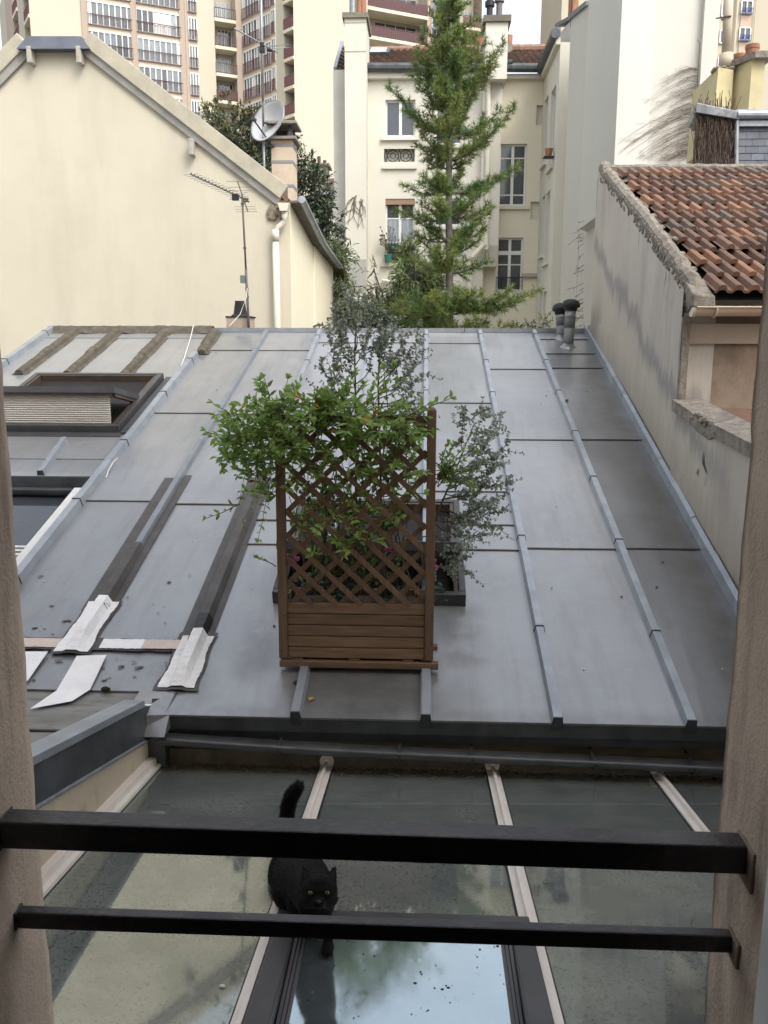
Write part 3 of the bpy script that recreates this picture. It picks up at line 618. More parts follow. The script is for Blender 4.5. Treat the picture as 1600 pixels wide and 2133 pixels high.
# ================================================================ GLASS ROOF OF THE VERANDA
def glassmat(name, dirt, refl_tint, base, dirt_amt=0.5, rr=0.05, blot=(0.05, 0.06, 0.05), tr=0.25, glmin=.12, spk=.66, nsc=60):
    m = bpy.data.materials.new(name); m.use_nodes = True; t = m.node_tree; N = t.nodes; L = t.links; N.clear()
    out = N.new('ShaderNodeOutputMaterial'); co = N.new('ShaderNodeTexCoord')
    n1 = N.new('ShaderNodeTexNoise'); n1.inputs['Scale'].default_value = 2.2; n1.inputs['Detail'].default_value = 7; n1.inputs['Roughness'].default_value = .65; L.new(co.outputs['Object'], n1.inputs['Vector'])
    n2 = N.new('ShaderNodeTexNoise'); n2.inputs['Scale'].default_value = nsc; n2.inputs['Detail'].default_value = 6; n2.inputs['Roughness'].default_value = .75; L.new(co.outputs['Object'], n2.inputs['Vector'])
    def rng(s, a, b, c=0., d=1.):
        x = N.new('ShaderNodeMapRange'); 
        for i, v in enumerate((a, b, c, d)): x.inputs[i+1].default_value = v
        L.new(s, x.inputs[0]); return x.outputs[0]
    mx = N.new('ShaderNodeMix'); mx.data_type = 'RGBA'; L.new(rng(n1.outputs['Fac'], .35, .68), mx.inputs[0]); mx.inputs[6].default_value = (*dirt, 1); mx.inputs[7].default_value = (*base, 1)
    mx2 = N.new('ShaderNodeMix'); mx2.data_type = 'RGBA'; L.new(rng(n2.outputs['Fac'], spk, spk+.08), mx2.inputs[0]); L.new(mx.outputs[2], mx2.inputs[6]); mx2.inputs[7].default_value = (*blot, 1)
    df = N.new('ShaderNodeBsdfDiffuse'); L.new(mx2.outputs[2], df.inputs['Color'])
    tr_ = N.new('ShaderNodeBsdfTransparent'); tr_.inputs['Color'].default_value = (.55, .62, .58, 1)
    m1 = N.new('ShaderNodeMixShader'); m1.inputs[0].default_value = tr; L.new(df.outputs[0], m1.inputs[1]); L.new(tr_.outputs[0], m1.inputs[2])
    gl = N.new('ShaderNodeBsdfGlossy'); gl.inputs['Color'].default_value = (*refl_tint, 1); L.new(rng(n2.outputs['Fac'], .3, .8, rr*.5, rr*2.2), gl.inputs['Roughness'])
    fr = N.new('ShaderNodeFresnel'); fr.inputs['IOR'].default_value = 1.75
    ad = N.new('ShaderNodeMath'); ad.operation = 'ADD'; L.new(fr.outputs[0], ad.inputs[0]); L.new(rng(n1.outputs['Fac'], .3, .7, glmin, glmin-.06), ad.inputs[1])
    m2 = N.new('ShaderNodeMixShader'); L.new(ad.outputs[0], m2.inputs[0]); L.new(m1.outputs[0], m2.inputs[1]); L.new(gl.outputs[0], m2.inputs[2])
    L.new(m2.outputs[0], out.inputs['Surface']); m['_'] = 1; return m
GLZ = glassmat('dirty_veranda_glass', (0.265, 0.285, 0.26), (0.92, 0.96, 0.90), (0.14, 0.157, 0.152), rr=.035, glmin=.13, blot=(.075, .09, .082), spk=.54, nsc=85)
GLB = glassmat('roof_window_glass', (0.22, 0.26, 0.27), (0.84, 0.97, 1.0), (0.07, 0.085, 0.09), rr=.075, glmin=.56, tr=.02, blot=(.55, .6, .6), spk=.64, nsc=42)
gz = things('glass_roof', 'low glass veranda roof with pale aluminium rafters below the window', 'glass roof', (0, 2.6, -8.5))
RX = [-1.34, -0.47, 0.37, 1.19, 2.02]
gp = lambda X, Y, off=0.0: V((X, Y, glassz(Y)))+GN*off
for a, b_ in zip(RX[:-1], RX[1:]):
    yn = 2.51 if a == RX[1] else 1.26
    mb = MB(); mb.hexa([gp(a+.02, yn, -.012), gp(b_-.02, yn, -.012), gp(b_-.02, 4.08, -.012), gp(a+.02, 4.08, -.012), gp(a+.02, yn), gp(b_-.02, yn), gp(b_-.02, 4.08), gp(a+.02, 4.08)])
    mb.build('glass_pane', GLZ, gz)
GD = V((0, 1, -0.148)).normalized()
for i, X in enumerate(RX):
    b = MB(); sd_ = V((1, 0, 0))
    prof = [(-.030, 0), (.030, 0), (.030, .012), (.006, .014), (.006, .034), (-.008, .034), (-.008, .014), (-.030, .012)] if i else [(-.03, 0), (.035, 0), (.035, .02), (.012, .022), (.012, .055), (-.03, .055)]
    prof = prof if i < 2 else [(-a, h) for a, h in prof][::-1]
    b.sweep(prof, gp(X, 1.26), gp(X, 4.07), sd_, GN); b.cur = 1
    for q in range(-1, 2, 2): b.bar(gp(X+q*.033, 1.3, .001), gp(X+q*.033, 4.06, .001), .008, .006, GN)
    raf = b.build('rafter', [BEIGEAL, BLACKP], gz)
    if i:
        b = MB(); b.lathe(gp(X, 4.075, .03), [(.001, 0), (.035, 0), (.037, .012), (.001, .013)], 14, V((0, -1, .1))); b.build('end_cap', BEIGEAL, raf)
mb = MB(); mb.bar(gp(-1.36, 4.085, .03), gp(1.9, 4.085, .03), .03, .09, GN); mb.build('head_flashing', mat('dirty_flashing', (0.20, 0.165, 0.12), (0.10, 0.085, 0.065), sc=7, rough=.9, bump=.4), gz)
mb = MB()
for i in range(420):
    x = -1.3+rnd.random()*3.1; y = 4.06-abs(rnd.gauss(0, .05)); s = .004+.01*rnd.random(); c = gp(x, y, .003); an = rnd.random()*3
    d = V((math.cos(an), math.sin(an), 0))*s*2; e = V((-math.sin(an), math.cos(an), .3))*s; mb.tri(c-d, c+e, c+d)
mb.build('leaf_litter', mat('dead_leaf_litter', (0.12, 0.10, 0.05), (0.22, 0.19, 0.10), sc=40, rough=1), gz)
# room below the glass
mb = MB(); mb.quad((-1.5, 1.26, -4.6), (2.1, 1.26, -4.6), (2.1, 4.1, -4.6), (-1.5, 4.1, -4.6)); mb.quad((-1.42, 1.26, -4.6), (-1.42, 4.1, -4.6), (-1.42, 4.1, -2), (-1.42, 1.26, -1.6)); mb.quad((2.06, 1.26, -4.6), (2.06, 4.1, -4.6), (2.06, 4.1, -2), (2.06, 1.26, -1.6))
mb.build('inside_walls', mat('veranda_inside', (0.42, 0.40, 0.35), (0.3, .29, .26), sc=1, rough=.9), gz)
# opening roof window in the glass roof
kw = MB(); xa, xb = -0.455, 0.365; Yt = 2.545; H = 0.05
zP = glassz(2.48)+.036
pof = lambda Y, o=0.0: (zP-glassz(Y))*.989+o
fr_ = MB(); fr_.bar(gp(xa, Yt-.03, H/2), gp(xb, Yt-.03, H/2), .06, H, GN)
for X, s in ((xa+.035, 1), (xb-.035, -1)):
    fr_.bar(gp(X, 1.30, H/2+.001), gp(X, Yt-.06, H/2+.001), .07, H, GN); fr_.bar(gp(X-s*.012, 1.30, -.10), gp(X-s*.012, Yt-.06, -.10), .04, .20, GN)
fw_ = bevel(fr_.build('roof_window', DARKAL, gz), .005)
b = MB()
for X, s in ((xa+.078, 1), (xb-.078, -1)):
    for q in range(3): b.bar(gp(X+s*.011*q, 1.3, pof(1.3, .026-.007*q)), gp(X+s*.011*q, Yt-.06, pof(Yt-.06, .020-.007*q)), .009, .012, GN)
b.build('gasket', mat('grey_gasket', (0.10, .095, .10), rough=.5), fw_)
b = MB(); b.hexa([gp(xx, yy, pof(yy, oo)) for oo in (0, .008) for xx, yy in ((xa+.07, 1.3), (xb-.07, 1.3), (xb-.07, Yt-.06), (xa+.07, Yt-.06))]); b.build('pane', GLB, fw_)
for i, (x, y) in enumerate(((463, 2054),)):
    c = onP(x, y, gp(0, 2, .004), GN); b = MB(); b.ell(c, (.009, .006, .004), 7, 5); tag(b.build('pebble', WHITE), 'small white pebble lying on the dirty glass at lower left', 'pebble')

# dark lichen spots on the roof window pane and small litter on the roof
mb = MB()
for i in range(170):
    x = -.36+.64*rnd.random(); y = 1.95+.5*rnd.random(); 
    if noise.noise(V((x*6, y*6, 0))) < -.05: continue
    c = gp(x, y, pof(y, .0095)); s_ = .0008+.0024*rnd.random()**2; mb.ell(c, (s_*(1+rnd.random()), s_, s_*.3), 6, 4)
mb.build('lichen_spots', mat('lichen', (.035, .045, .042), rough=1), fw_)
for nm, x, y, col, lab in (('fallen_leaf', 649, 1457, (.42, .30, .05), 'yellow fallen leaf on the zinc below the planter'), ('dirt_clump', 617, 1422, (.06, .05, .045), 'small dark dirt clump beside the batten below the planter'), ('snail_shell', 1180, 834, (.16, .12, .08), 'brown snail shell beside the batten at upper right')):
    c = roofp(x, y, .014); b = MB()
    if nm == 'fallen_leaf': b.add([c+V((-.012, -.02, 0)), c+V((.012, -.004, .006)), c+V((.006, .026, .004)), c+V((-.016, .012, .008)), c+V((0, 0, .002))], [(0, 1, 4), (1, 2, 4), (2, 3, 4), (3, 0, 4)])
    else: b.ell(c, (.018, .016, .012), 9, 6); b.ell(c+V((.012, .004, .004)), (.01, .012, .009), 7, 5)
    tag(b.build(nm, mat(nm+'_mat', col, rough=.8)), lab, nm.replace('_', ' '))
# ================================================================ TILE ROOF HOUSE ON THE RIGHT
TX = 1.93; TYn, TYf = 6.70, 10.62
th = things('tiled_house', 'low grey stucco house with weathered terracotta roof tiles on the right', 'house', (3.5, 8.5, -8.5))
top = [(6.55, 0.285), (6.70, 0.50), (7.6, 0.88), (8.29, 1.16), (9.2, 1.50), (9.95, 1.80), (10.35, 1.93), (10.55, 2.07), (10.62, 1.99)]
Wn = lambda Y: wallX(Y)+0.012
mb = MB(); vs = []; fs = []
# gable side wall: dense grid so the plaster is gently uneven
cols = [6.70+(TYf-6.70)*i/40 for i in range(41)]
def ztop(Y):
    for (a, za), (b, zb) in zip(top, top[1:]):
        if a <= Y <= b: return za+(zb-za)*(Y-a)/(b-a)
    return top[-1][1]
def wallsheet(mb, Ys, zt, zb, rows=24):
    vs = []; fs = []
    for Y in Ys:
        for j in range(rows+1):
            z = zb+(zt(Y)-zb)*j/rows; vs.append((Wn(Y)+.006*noise.noise(V((Y*2.5, z*2.5, 3))), Y, z))
    for i in range(len(Ys)-1):
        for j in range(rows): a = i*(rows+1)+j; fs.append((a, a+1, a+rows+2, a+rows+1))
    mb.add(vs, fs)
jag = lambda Y: ztop(Y)+.012*noise.noise(V((Y*30, 1, 1)))
wallsheet(mb, cols, jag, -2.6)
low = [1.3+(6.70-1.3)*i/60 for i in range(61)]
lz = lambda Y: -0.40-max(0, (6.66-Y))*0.092+.008*noise.noise(V((Y*25, 5, 1)))
wallsheet(mb, low, lz, -3.2)
# backing thickness
mb.box(Wn(6.7)+.02, Wn(6.7)+.25, 6.70, TYf, -8.5, 0.25); mb.box(Wn(4)+.02, Wn(4)+.13, 1.3, 6.68, -8.5, -0.92)
mb.hexa([V((Wn(4)+.01, 1.3, -.95)), V((Wn(4)+.13, 1.3, -.95)), V((Wn(6.6)+.13, 6.69, -.95)), V((Wn(6.6)+.01, 6.69, -.95)), V((Wn(4)+.01, 1.3, lz(1.3)-.02)), V((Wn(4)+.13, 1.3, lz(1.3)-.02)), V((Wn(6.6)+.13, 6.69, lz(6.6)-.02)), V((Wn(6.6)+.01, 6.69, lz(6.6)-.02))])
mb.quad((Wn(10.6), TYf, -8), (8, TYf, -8), (8, TYf, 1.9), (Wn(10.6), TYf, 1.9))
# dark stain band running diagonally down the wall, as in the photo (weathering with its own shape)
STW = bpy.data.materials['grey_stucco']
t_ = STW.node_tree; Nn = t_.nodes; Lk = t_.links; bs = Nn['Principled BSDF']; src = bs.inputs['Base Color'].links[0].from_socket
co = Nn.new('ShaderNodeTexCoord'); sx = Nn.new('ShaderNodeSeparateXYZ'); Lk.new(co.outputs['Object'], sx.inputs[0])
def mth(op, a, b=None, c=None):
    x = Nn.new('ShaderNodeMath'); x.operation = op
    for i, v in enumerate((a, b, c)):
        if v is None: continue
        if isinstance(v, (int, float)): x.inputs[i].default_value = v
        else: Lk.new(v, x.inputs[i])
    return x.outputs[0]
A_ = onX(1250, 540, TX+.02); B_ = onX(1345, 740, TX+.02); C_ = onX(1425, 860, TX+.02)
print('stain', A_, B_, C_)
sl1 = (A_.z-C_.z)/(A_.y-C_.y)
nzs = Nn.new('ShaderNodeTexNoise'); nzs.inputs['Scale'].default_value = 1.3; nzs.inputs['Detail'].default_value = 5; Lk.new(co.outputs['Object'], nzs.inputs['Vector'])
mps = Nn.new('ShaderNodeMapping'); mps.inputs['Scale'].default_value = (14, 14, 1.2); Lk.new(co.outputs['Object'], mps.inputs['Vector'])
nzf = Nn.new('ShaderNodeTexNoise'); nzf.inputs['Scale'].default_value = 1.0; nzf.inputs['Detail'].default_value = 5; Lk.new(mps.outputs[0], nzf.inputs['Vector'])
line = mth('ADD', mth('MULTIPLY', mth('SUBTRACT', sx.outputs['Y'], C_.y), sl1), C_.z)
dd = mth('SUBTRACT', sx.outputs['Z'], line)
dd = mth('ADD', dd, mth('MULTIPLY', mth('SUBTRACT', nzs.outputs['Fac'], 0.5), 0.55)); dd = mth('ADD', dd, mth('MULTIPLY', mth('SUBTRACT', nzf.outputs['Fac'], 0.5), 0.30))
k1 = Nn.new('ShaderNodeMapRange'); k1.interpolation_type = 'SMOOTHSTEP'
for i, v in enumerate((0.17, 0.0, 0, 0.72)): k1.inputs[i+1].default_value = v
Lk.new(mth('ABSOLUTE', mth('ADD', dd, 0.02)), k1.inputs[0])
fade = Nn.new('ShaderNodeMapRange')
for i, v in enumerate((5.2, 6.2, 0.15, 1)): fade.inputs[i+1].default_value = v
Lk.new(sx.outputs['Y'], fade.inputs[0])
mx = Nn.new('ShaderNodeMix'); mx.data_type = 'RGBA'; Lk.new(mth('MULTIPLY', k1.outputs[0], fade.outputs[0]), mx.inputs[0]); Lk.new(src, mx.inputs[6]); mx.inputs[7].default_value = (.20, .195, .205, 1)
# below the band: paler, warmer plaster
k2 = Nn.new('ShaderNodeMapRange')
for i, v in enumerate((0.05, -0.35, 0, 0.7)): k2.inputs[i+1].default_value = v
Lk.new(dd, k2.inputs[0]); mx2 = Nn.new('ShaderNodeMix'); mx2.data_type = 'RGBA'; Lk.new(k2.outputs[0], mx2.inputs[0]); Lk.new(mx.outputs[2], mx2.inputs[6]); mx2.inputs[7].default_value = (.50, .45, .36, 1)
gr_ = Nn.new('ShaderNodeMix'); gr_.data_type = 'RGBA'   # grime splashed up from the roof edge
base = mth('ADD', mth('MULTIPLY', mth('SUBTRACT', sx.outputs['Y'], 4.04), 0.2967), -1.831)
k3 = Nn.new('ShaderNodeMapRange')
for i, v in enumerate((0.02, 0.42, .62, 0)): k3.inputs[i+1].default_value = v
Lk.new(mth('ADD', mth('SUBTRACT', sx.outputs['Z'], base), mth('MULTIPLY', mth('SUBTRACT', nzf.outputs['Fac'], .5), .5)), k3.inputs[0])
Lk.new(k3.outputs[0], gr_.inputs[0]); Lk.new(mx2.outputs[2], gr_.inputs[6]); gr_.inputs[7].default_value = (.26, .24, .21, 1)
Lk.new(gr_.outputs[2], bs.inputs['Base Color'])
mb.build('side_wall', STUC, th, smooth=False)
# crumbling verge
mb = MB()
P_ = []; R_ = []
for i in range(170):
    Y = 6.55+(10.5-6.55)*i/169; P_.append(V((Wn(Y)+.055+.012*noise.noise(V((Y*7, 2, 0))), Y, ztop(Y)-.025+.02*noise.noise(V((Y*6, 9, 0)))))); R_.append(.058+.020*noise.noise(V((Y*9, 4, 1)))+.012*rnd.random())
mb.tube(P_, R_, 9)
for i in range(34):
    t = i/33; Y = 6.55+(10.5-6.55)*t; z = ztop(max(6.55, Y)); s = .022+.02*rnd.random()
    mb.ell((Wn(Y)+.035+.03*rnd.random(), Y, z-.02+.012*rnd.random()), (s*1.1, s*1.3, s*.8), 7, 5)
    if i % 3 == 0: mb.ell((Wn(Y)+.10+.04*rnd.random(), Y, z-.01), (s*1.2, s*1.5, s*.7), 7, 5)
for i in range(260):
    t = rnd.random(); Y = 6.6+3.8*t; z = ztop(Y); s = .008+.014*rnd.random(); mb.ell((Wn(Y)-.004, Y, z-.10*rnd.random()**1.5-.01), (s*.6, s*1.5, s), 6, 4)
pk = MB()
o = mb.build('mortar_verge', MORTAR, th, smooth=False)
mb = MB(); mb.hexa([V((Wn(6.5)-.0, 6.46, .28)), V((Wn(6.5)+.17, 6.46, .26)), V((Wn(6.5)+.17, 6.75, .42)), V((Wn(6.5), 6.75, .44)), V((Wn(6.5), 6.46, .37)), V((Wn(6.5)+.16, 6.46, .36)), V((Wn(6.5)+.16, 6.75, .50)), V((Wn(6.5), 6.75, .52))]); bevel(mb.build('verge_stone', MORTAR, th), .012)
# tiles
TS = (1.93-0.36)/(10.35-6.5)  # slope
tdir = V((0, 1, TS)).normalized(); tn = V((0, -TS, 1)).normalized(); G = .325; TW = .232
eaveP = V((0, 6.47, 0.365)); prof = [(0, 0.0), (.018, .004), (.035, .040), (.058, .046), (.078, .040), (.092, .008), (.118, .002), (.134, .008), (.150, .040), (.172, .046), (.192, .040), (.208, .008), (.232, .0)]
tl = MB(); rows = 13
for r_ in range(rows):
    for c in range(24):
        x = 2.10+c*TW+(.04 if r_ % 2 else 0)-(.03 if r_ == 0 else 0)
        br = (r_ in (3,) and c in (1, 2))
        o = eaveP+tdir*(r_*G*.955)+V((x, 0, 0)); lift = .028; jit = V((0.006*(rnd.random()-.5), .01*(rnd.random()-.5), .004*rnd.random()))
        if br: jit += V((.02, -.02 if c == 1 else .02, .022))
        q = rnd.random(); tl.col = (0.75+.5*rnd.random()) if q < .82 else (1.75 if q > .93 else .52)
        o2 = o+jit; L_ = G+.03; vs = []
        rot = .03*(rnd.random()-.5); tl.cur = 1 if (q < .22) else (2 if q > .88 else 0); tl.col = .85+.35*rnd.random()
        for (d_, l_) in ((0, lift), (L_, 0.004)):
            for a, h in prof: vs.append(o2+V((a, 0, 0))+tdir*(d_+rot*a)+tn*(h+l_))
        n = len(prof); fs = [(i, i+1, n+i+1, n+i) for i in range(n-1)]
        vs += [o2+V((a, 0, 0))+tn*(h*.55+l_-.018) for a, h in prof for l_ in (lift,)]
        fs += [(2*n+i, 2*n+i+1, i+1, i) for i in range(n-1)]
        tl.add(vs, fs)
tl.build('roof_tiles', [TERRA, TERRAD, TERRAO], th)
mb = MB(); mb.quad(V((TX+.1, 6.5, .33)), V((8, 6.5, .33)), V((8, 10.5, .33+4*TS)), V((TX+.1, 10.5, .33+4*TS))); mb.build('roof_underlay', DARK, th)
mb = MB()
mb.tube([V((2.0+i*.05, 10.42, 1.975+.014*noise.noise(V((i*.4, 0, 3))))) for i in range(110)], [.045+.014*noise.noise(V((i*.5, 7, 3)))+.006*rnd.random() for i in range(110)], 8)
mb.build('mortar_ridge', MORTAR, th)
# front wall facing us, frieze
mb = MB(); mb.box(Wn(6.7)+.03, 8, 6.705, 6.80, -8.5, 0.30); mb.build('front_wall', BROWNST, th)
mb = MB(); mb.box(Wn(6.7)+.02, 8, 6.67, 6.703, 0.025, .17); mb.build('frieze', mat('pinkish_frieze', (0.36, 0.30, 0.24), (0.42, 0.36, 0.30), sc=3, rough=.95, bump=.2), th)
mb = MB(); mb.box(Wn(6.6)-.0, Wn(6.6)+.05, 6.64, 6.699, -.42, .22); mb.build('corner_strip', MORTAR, th)
# low wall coping
mb = MB(); seg = [(6.66, .0, .0), (6.2, .0, -.01), (6.05, .02, -.05), (5.85, .03, -.06), (5.7, .0, -.01), (5.0, 0, 0), (3.5, 0, 0)]
for (Ya, oa, da), (Yb, ob, db) in zip(seg, seg[1:]):
    for zz in (0,):
        za, zb = lz(Ya)+.01, lz(Yb)+.01; x0 = Wn(6)-.035
        mb.hexa([V((x0+ob, Yb, zb-.085+db)), V((x0+.22, Yb, zb-.085)), V((x0+.22, Ya, za-.085)), V((x0+oa, Ya, za-.085+da)), V((x0+ob, Yb, zb-.0+db)), V((x0+.22, Yb, zb+.006)), V((x0+.22, Ya, za+.006)), V((x0+oa, Ya, za+da))])
for i in range(60):
    Y = 5.6+rnd.random()*.7; s = .012+.02*rnd.random(); mb.ell((Wn(6)-.02+.05*rnd.random(), Y, lz(Y)-.005-.05*rnd.random()), (s, s*1.4, s*.8), 6, 4)
mb.build('coping', MORTAR, th)
mb = MB(); mb.quad((Wn(6)+.18, 4, lz(4)-.13), (8, 4, lz(4)-.13), (8, 6.70, lz(6.6)-.05), (Wn(6)+.18, 6.70, lz(6.6)-.05)); mb.build('lean_to_roof', TERRA, th)
# cracks in the wall
mb = MB()
CRK = mat('crack_shadow', (0.05, .042, .036), rough=1)
def crack(pts, w):
    mb = MB()
    P = [onX(x, y, Wn(6)-.009) for x, y in pts]; n = len(P)
    for i in range(n-1):
        wa = w*(math.sin(math.pi*(i+.3)/(n))); wb = w*math.sin(math.pi*(i+1.3)/(n)) if i < n-2 else 0.001
        mb.quad(P[i]+V((0, -wa, 0)), P[i]+V((0, wa, 0)), P[i+1]+V((0, wb, 0)), P[i+1]+V((0, -wb, 0)))
    mb.build('crack', CRK, th)
crack([(1466, 940), (1464, 955), (1465, 968), (1470, 980), (1471, 987)], .016)
crack([(1470, 990), (1469, 1008), (1464, 1024), (1459, 1045), (1456, 1070)], .004)
crack([(1455, 975), (1452, 985), (1454, 993)], .012)
crack([(1457, 868), (1452, 885), (1450, 898)], .006)
crack([(1428, 625), (1426, 650), (1421, 690), (1418, 730), (1416, 780)], .012)
crack([(1418, 690), (1415, 720), (1411, 800)], .004)
crack([(1332, 475), (1331, 500), (1329, 530)], .006)
crack([(1302, 430), (1300, 450), (1298, 470)], .004)
crack([(1388, 560), (1387, 580), (1383, 600)], .010)
crack([(1272, 395), (1270, 412), (1268, 425)], .004)

# gutter of the tile roof
tg = things('eaves_gutter', 'beige plastic gutter below the terracotta roof tiles', 'gutter', (2.1, 6.55, .24))
gx0 = onY(1437, 655, 6.52).x+.01; zt = onY(1500, 640, 6.50).z; r_ = .062
mb = MB(); pr = [(r_*math.cos(t), r_*1.0*math.sin(t)) for t in [math.pi+math.pi*i/12 for i in range(13)]]+[((r_-.006)*math.cos(t), (r_-.006)*math.sin(t)) for t in [2*math.pi-math.pi*i/12 for i in range(13)]]
mb.sweep(pr, V((gx0+.02, 6.53, zt)), V((8, 6.53, zt-.01)), V((0, 1, 0)), V((0, 0, 1))); mb.tube([V((gx0+.02, 6.53-r_-.003, zt)), V((8, 6.53-r_-.003, zt-.01))], .008, 8); mb.build('trough', PVC, tg, smooth=False)
mb = MB(); c = V((gx0, 6.53, zt)); pts = [(r_*1.04*math.cos(t), r_*1.08*math.sin(t)) for t in [math.pi+math.pi*i/14 for i in range(15)]]
mb.sweep([(a, b) for a, b in pts], c, c+V((.02, 0, 0)), V((0, 1, 0)), V((0, 0, 1))); mb.build('end_cap', mat('cream_pvc', (.70, .66, .52), rough=.5), tg)
mb = MB(); x = onY(1490, 650, 6.5).x; mb.tube([V((x, 6.53+(r_+.006)*math.cos(t), zt+(r_+.006)*math.sin(t))) for t in [math.pi+math.pi*k/10 for k in range(11)]], .008, 6); mb.build('bracket', PVC, tg)

# ================================================================ LEFT GABLED HOUSE
GY = 13.0
gh = things('gabled_house', 'large cream rendered house with a steep blank gable on the left', 'house', (-5.2, 15, -8.5))
g = lambda x, y: onY(x, y, GY)
pL, pR = g(62, 100), g(178, 100); e = g(588, 425); lf = V((-9.8, 13, pL.z-(pL.x+9.8)*.86))
CXr = -1.955
mb = MB(); vs = [V((lf.x, GY, -8.5)), V((CXr, GY, -8.5)), V((CXr, GY, e.z+.02)), V((e.x, GY, e.z+.05)), V((pR.x, GY, pR.z)), V((pL.x, GY, pL.z)), V((lf.x, GY, lf.z))]
mb.add(vs, [(0, 1, 2, 3, 4, 5, 6)]); mb.build('gable_wall', CREAM, gh)
# right side wall stepping away, light from the right put into its paler colour
s1 = onX(605, 432, CXr); s2 = onX(652, 512, CXr); s3 = onX(691, 556, CXr)
mb = MB(); Z8 = -8.5
mb.quad((CXr, GY, Z8), (CXr, s2.y, Z8), (CXr, s2.y, s2.z), (CXr, GY, e.z+.02)); mb.quad((CXr+.03, s2.y, Z8), (CXr+.03, s3.y, Z8), (CXr+.03, s3.y, s3.z), (CXr+.03, s2.y, s2.z)); mb.quad((CXr, s2.y, Z8), (CXr+.03, s2.y, Z8), (CXr+.03, s2.y, s2.z), (CXr, s2.y, s2.z))
mb.quad((CXr, s3.y, Z8), (-9, s3.y, Z8), (-9, s3.y, 3), (CXr, s3.y, s3.z))
mb.build('side_wall', mat('lit_side_render', (0.80, 0.74, 0.55), (0.76, .70, .53), sc=.7, rough=.92, bump=.1), gh)
# coping on slopes
def slopecap(p, q, nm='coping'):
    d = (q-p).normalized(); nrm = V((-d.z, 0, d.x)); nrm = nrm if nrm.z > 0 else -nrm
    b = MB(); b.sweep([(-.10, .02), (.42, .02), (.42, .10), (-.10, .23)][::1], p, q, V((0, 1, 0)), nrm); bevel(b.build(nm, COPING, gh), .012)
    b = MB(); b.sweep([(-.05, -.075), (.0, -.075), (.0, .02), (-.07, .02)], p, q, V((0, 1, 0)), nrm); b.build('soffit_band', FASC, gh)
slopecap(pR+V((-.02, 0, 0)), g(583, 418)); slopecap(lf, pL+V((.02, 0, 0)))
mb = MB(); a, b_ = g(62, 106), g(178, 106); mb.hexa([a+V((-.12, -.16, -.02)), b_+V((.12, -.16, -.02)), b_+V((.0, .8, -.02)), a+V((.0, .8, -.02)), a+V((.02, -.10, .16)), b_+V((-.02, -.10, .16)), b_+V((-.05, .5, .22)), a+V((.05, .5, .22))]); mb.build('zinc_cap', mat('cap_zinc', (.10, .11, .135), (.14, .15, .18), sc=4, rough=.5, metal=.4), gh)
for (x, y) in ((70, 122), (172, 122), (403, 312)):
    c = g(x, y); b = MB(); b.box(c.x-.035, c.x+.035, GY-.16, GY, c.z-.10, c.z+.12); bevel(b.build('corbel', mat('corbel_concrete', (.46, .43, .37), (.36, .34, .30), sc=14, rough=.95, bump=.5), gh), .012)
mb = MB(); mb.quad(pR+V((0, .1, .0)), g(588, 425)+V((0, .1, 0)), g(588, 425)+V((0, 6, 0)), pR+V((0, 7, 0))); mb.quad(lf+V((0, .1, 0)), pL+V((0, .1, 0)), pL+V((0, 7, 0)), lf+V((0, 7, 0))); mb.quad(pL+V((0, .1, 0)), pR+V((0, .1, 0)), pR+V((0, 7, 0)), pL+V((0, 7, 0)))
mb.build('roof', BTILE, gh)
# eave of the side wall
mb = MB(); E0 = V((CXr+.06, GY-.02, e.z+.03)); E1 = V((CXr+.06, s2.y, s2.z+.02)); E2 = V((CXr+.08, s3.y+.4, s3.z-.02))
for p, q in ((E0, E1), (E1+V((0, 0, -.01)), E2)): mb.bar(p, q, .22, .03); 
mb.build('eave_board', mat('old_timber', (.16, .14, .12), (.10, .09, .08), sc=8, rough=.9), gh)
mb = MB(); mb.tube([E0+V((.12, 0, .03)), E1+V((.12, 0, .02)), E2+V((.1, -.5, .02))], .055, 8); mb.build('gutter', ZINCL, gh)
mb = MB(); mb.bar(E2+V((0, -.3, .02)), E2+V((0, .3, -.12)), .3, .05); mb.build('tile_end', TERRA, gh)
mb = MB(); c = g(582, 428)
for i in range(26): s = .03+.04*rnd.random(); mb.ell(c+V((-.14+.2*rnd.random(), -.02, -.18*rnd.random())), (s, .03, s), 7, 5)
mb.build('crumbling_corner', mat('crumbled_render', (.20, .16, .11), (.32, .27, .2), sc=16, rough=1, bump=.8), gh)
c = g(591, 416); mb = MB(); mb.bar(c+V((-.03, .05, .08)), c+V((.07, .05, -.02)), .25, .06); mb.build('verge_tile', TERRA, gh)
# rainwater pipe
rp_ = things('rainwater_pipe', 'cream rainwater pipe with a hopper running down the gable corner', 'drainpipe', (g(578, 600).x, GY-.08, -8.5))
yp = GY-.09; P = lambda x, y: onY(x, y, yp)
mb = MB(); rr_ = .048
mb.tube([P(593, 430), P(593, 452), P(592, 462), P(586, 469), P(579, 474), P(574, 482), P(574, 495)], rr_*.9, 12); mb.tube([P(574, 478), P(574, 503)], rr_*1.12, 12)
q = P(578, 690); mb.tube([P(574, 500), q, q+V((0.02, 0, -5))], rr_, 12); mb.build('pipe', PVCW, rp_, smooth=True)
mb = MB(); c = P(592, 424); mb.add([c+V((-.085, -.08, .0)), c+V((.085, -.08, 0)), c+V((.05, -.08, -.11)), c+V((-.05, -.08, -.11)), c+V((-.085, .08, .0)), c+V((.085, .08, 0)), c+V((.05, .08, -.11)), c+V((-.05, .08, -.11))], [(3, 2, 1, 0), (4, 5, 6, 7), (0, 1, 5, 4), (1, 2, 6, 5), (2, 3, 7, 6), (3, 0, 4, 7)]); mb.build('hopper', PVCW, rp_)

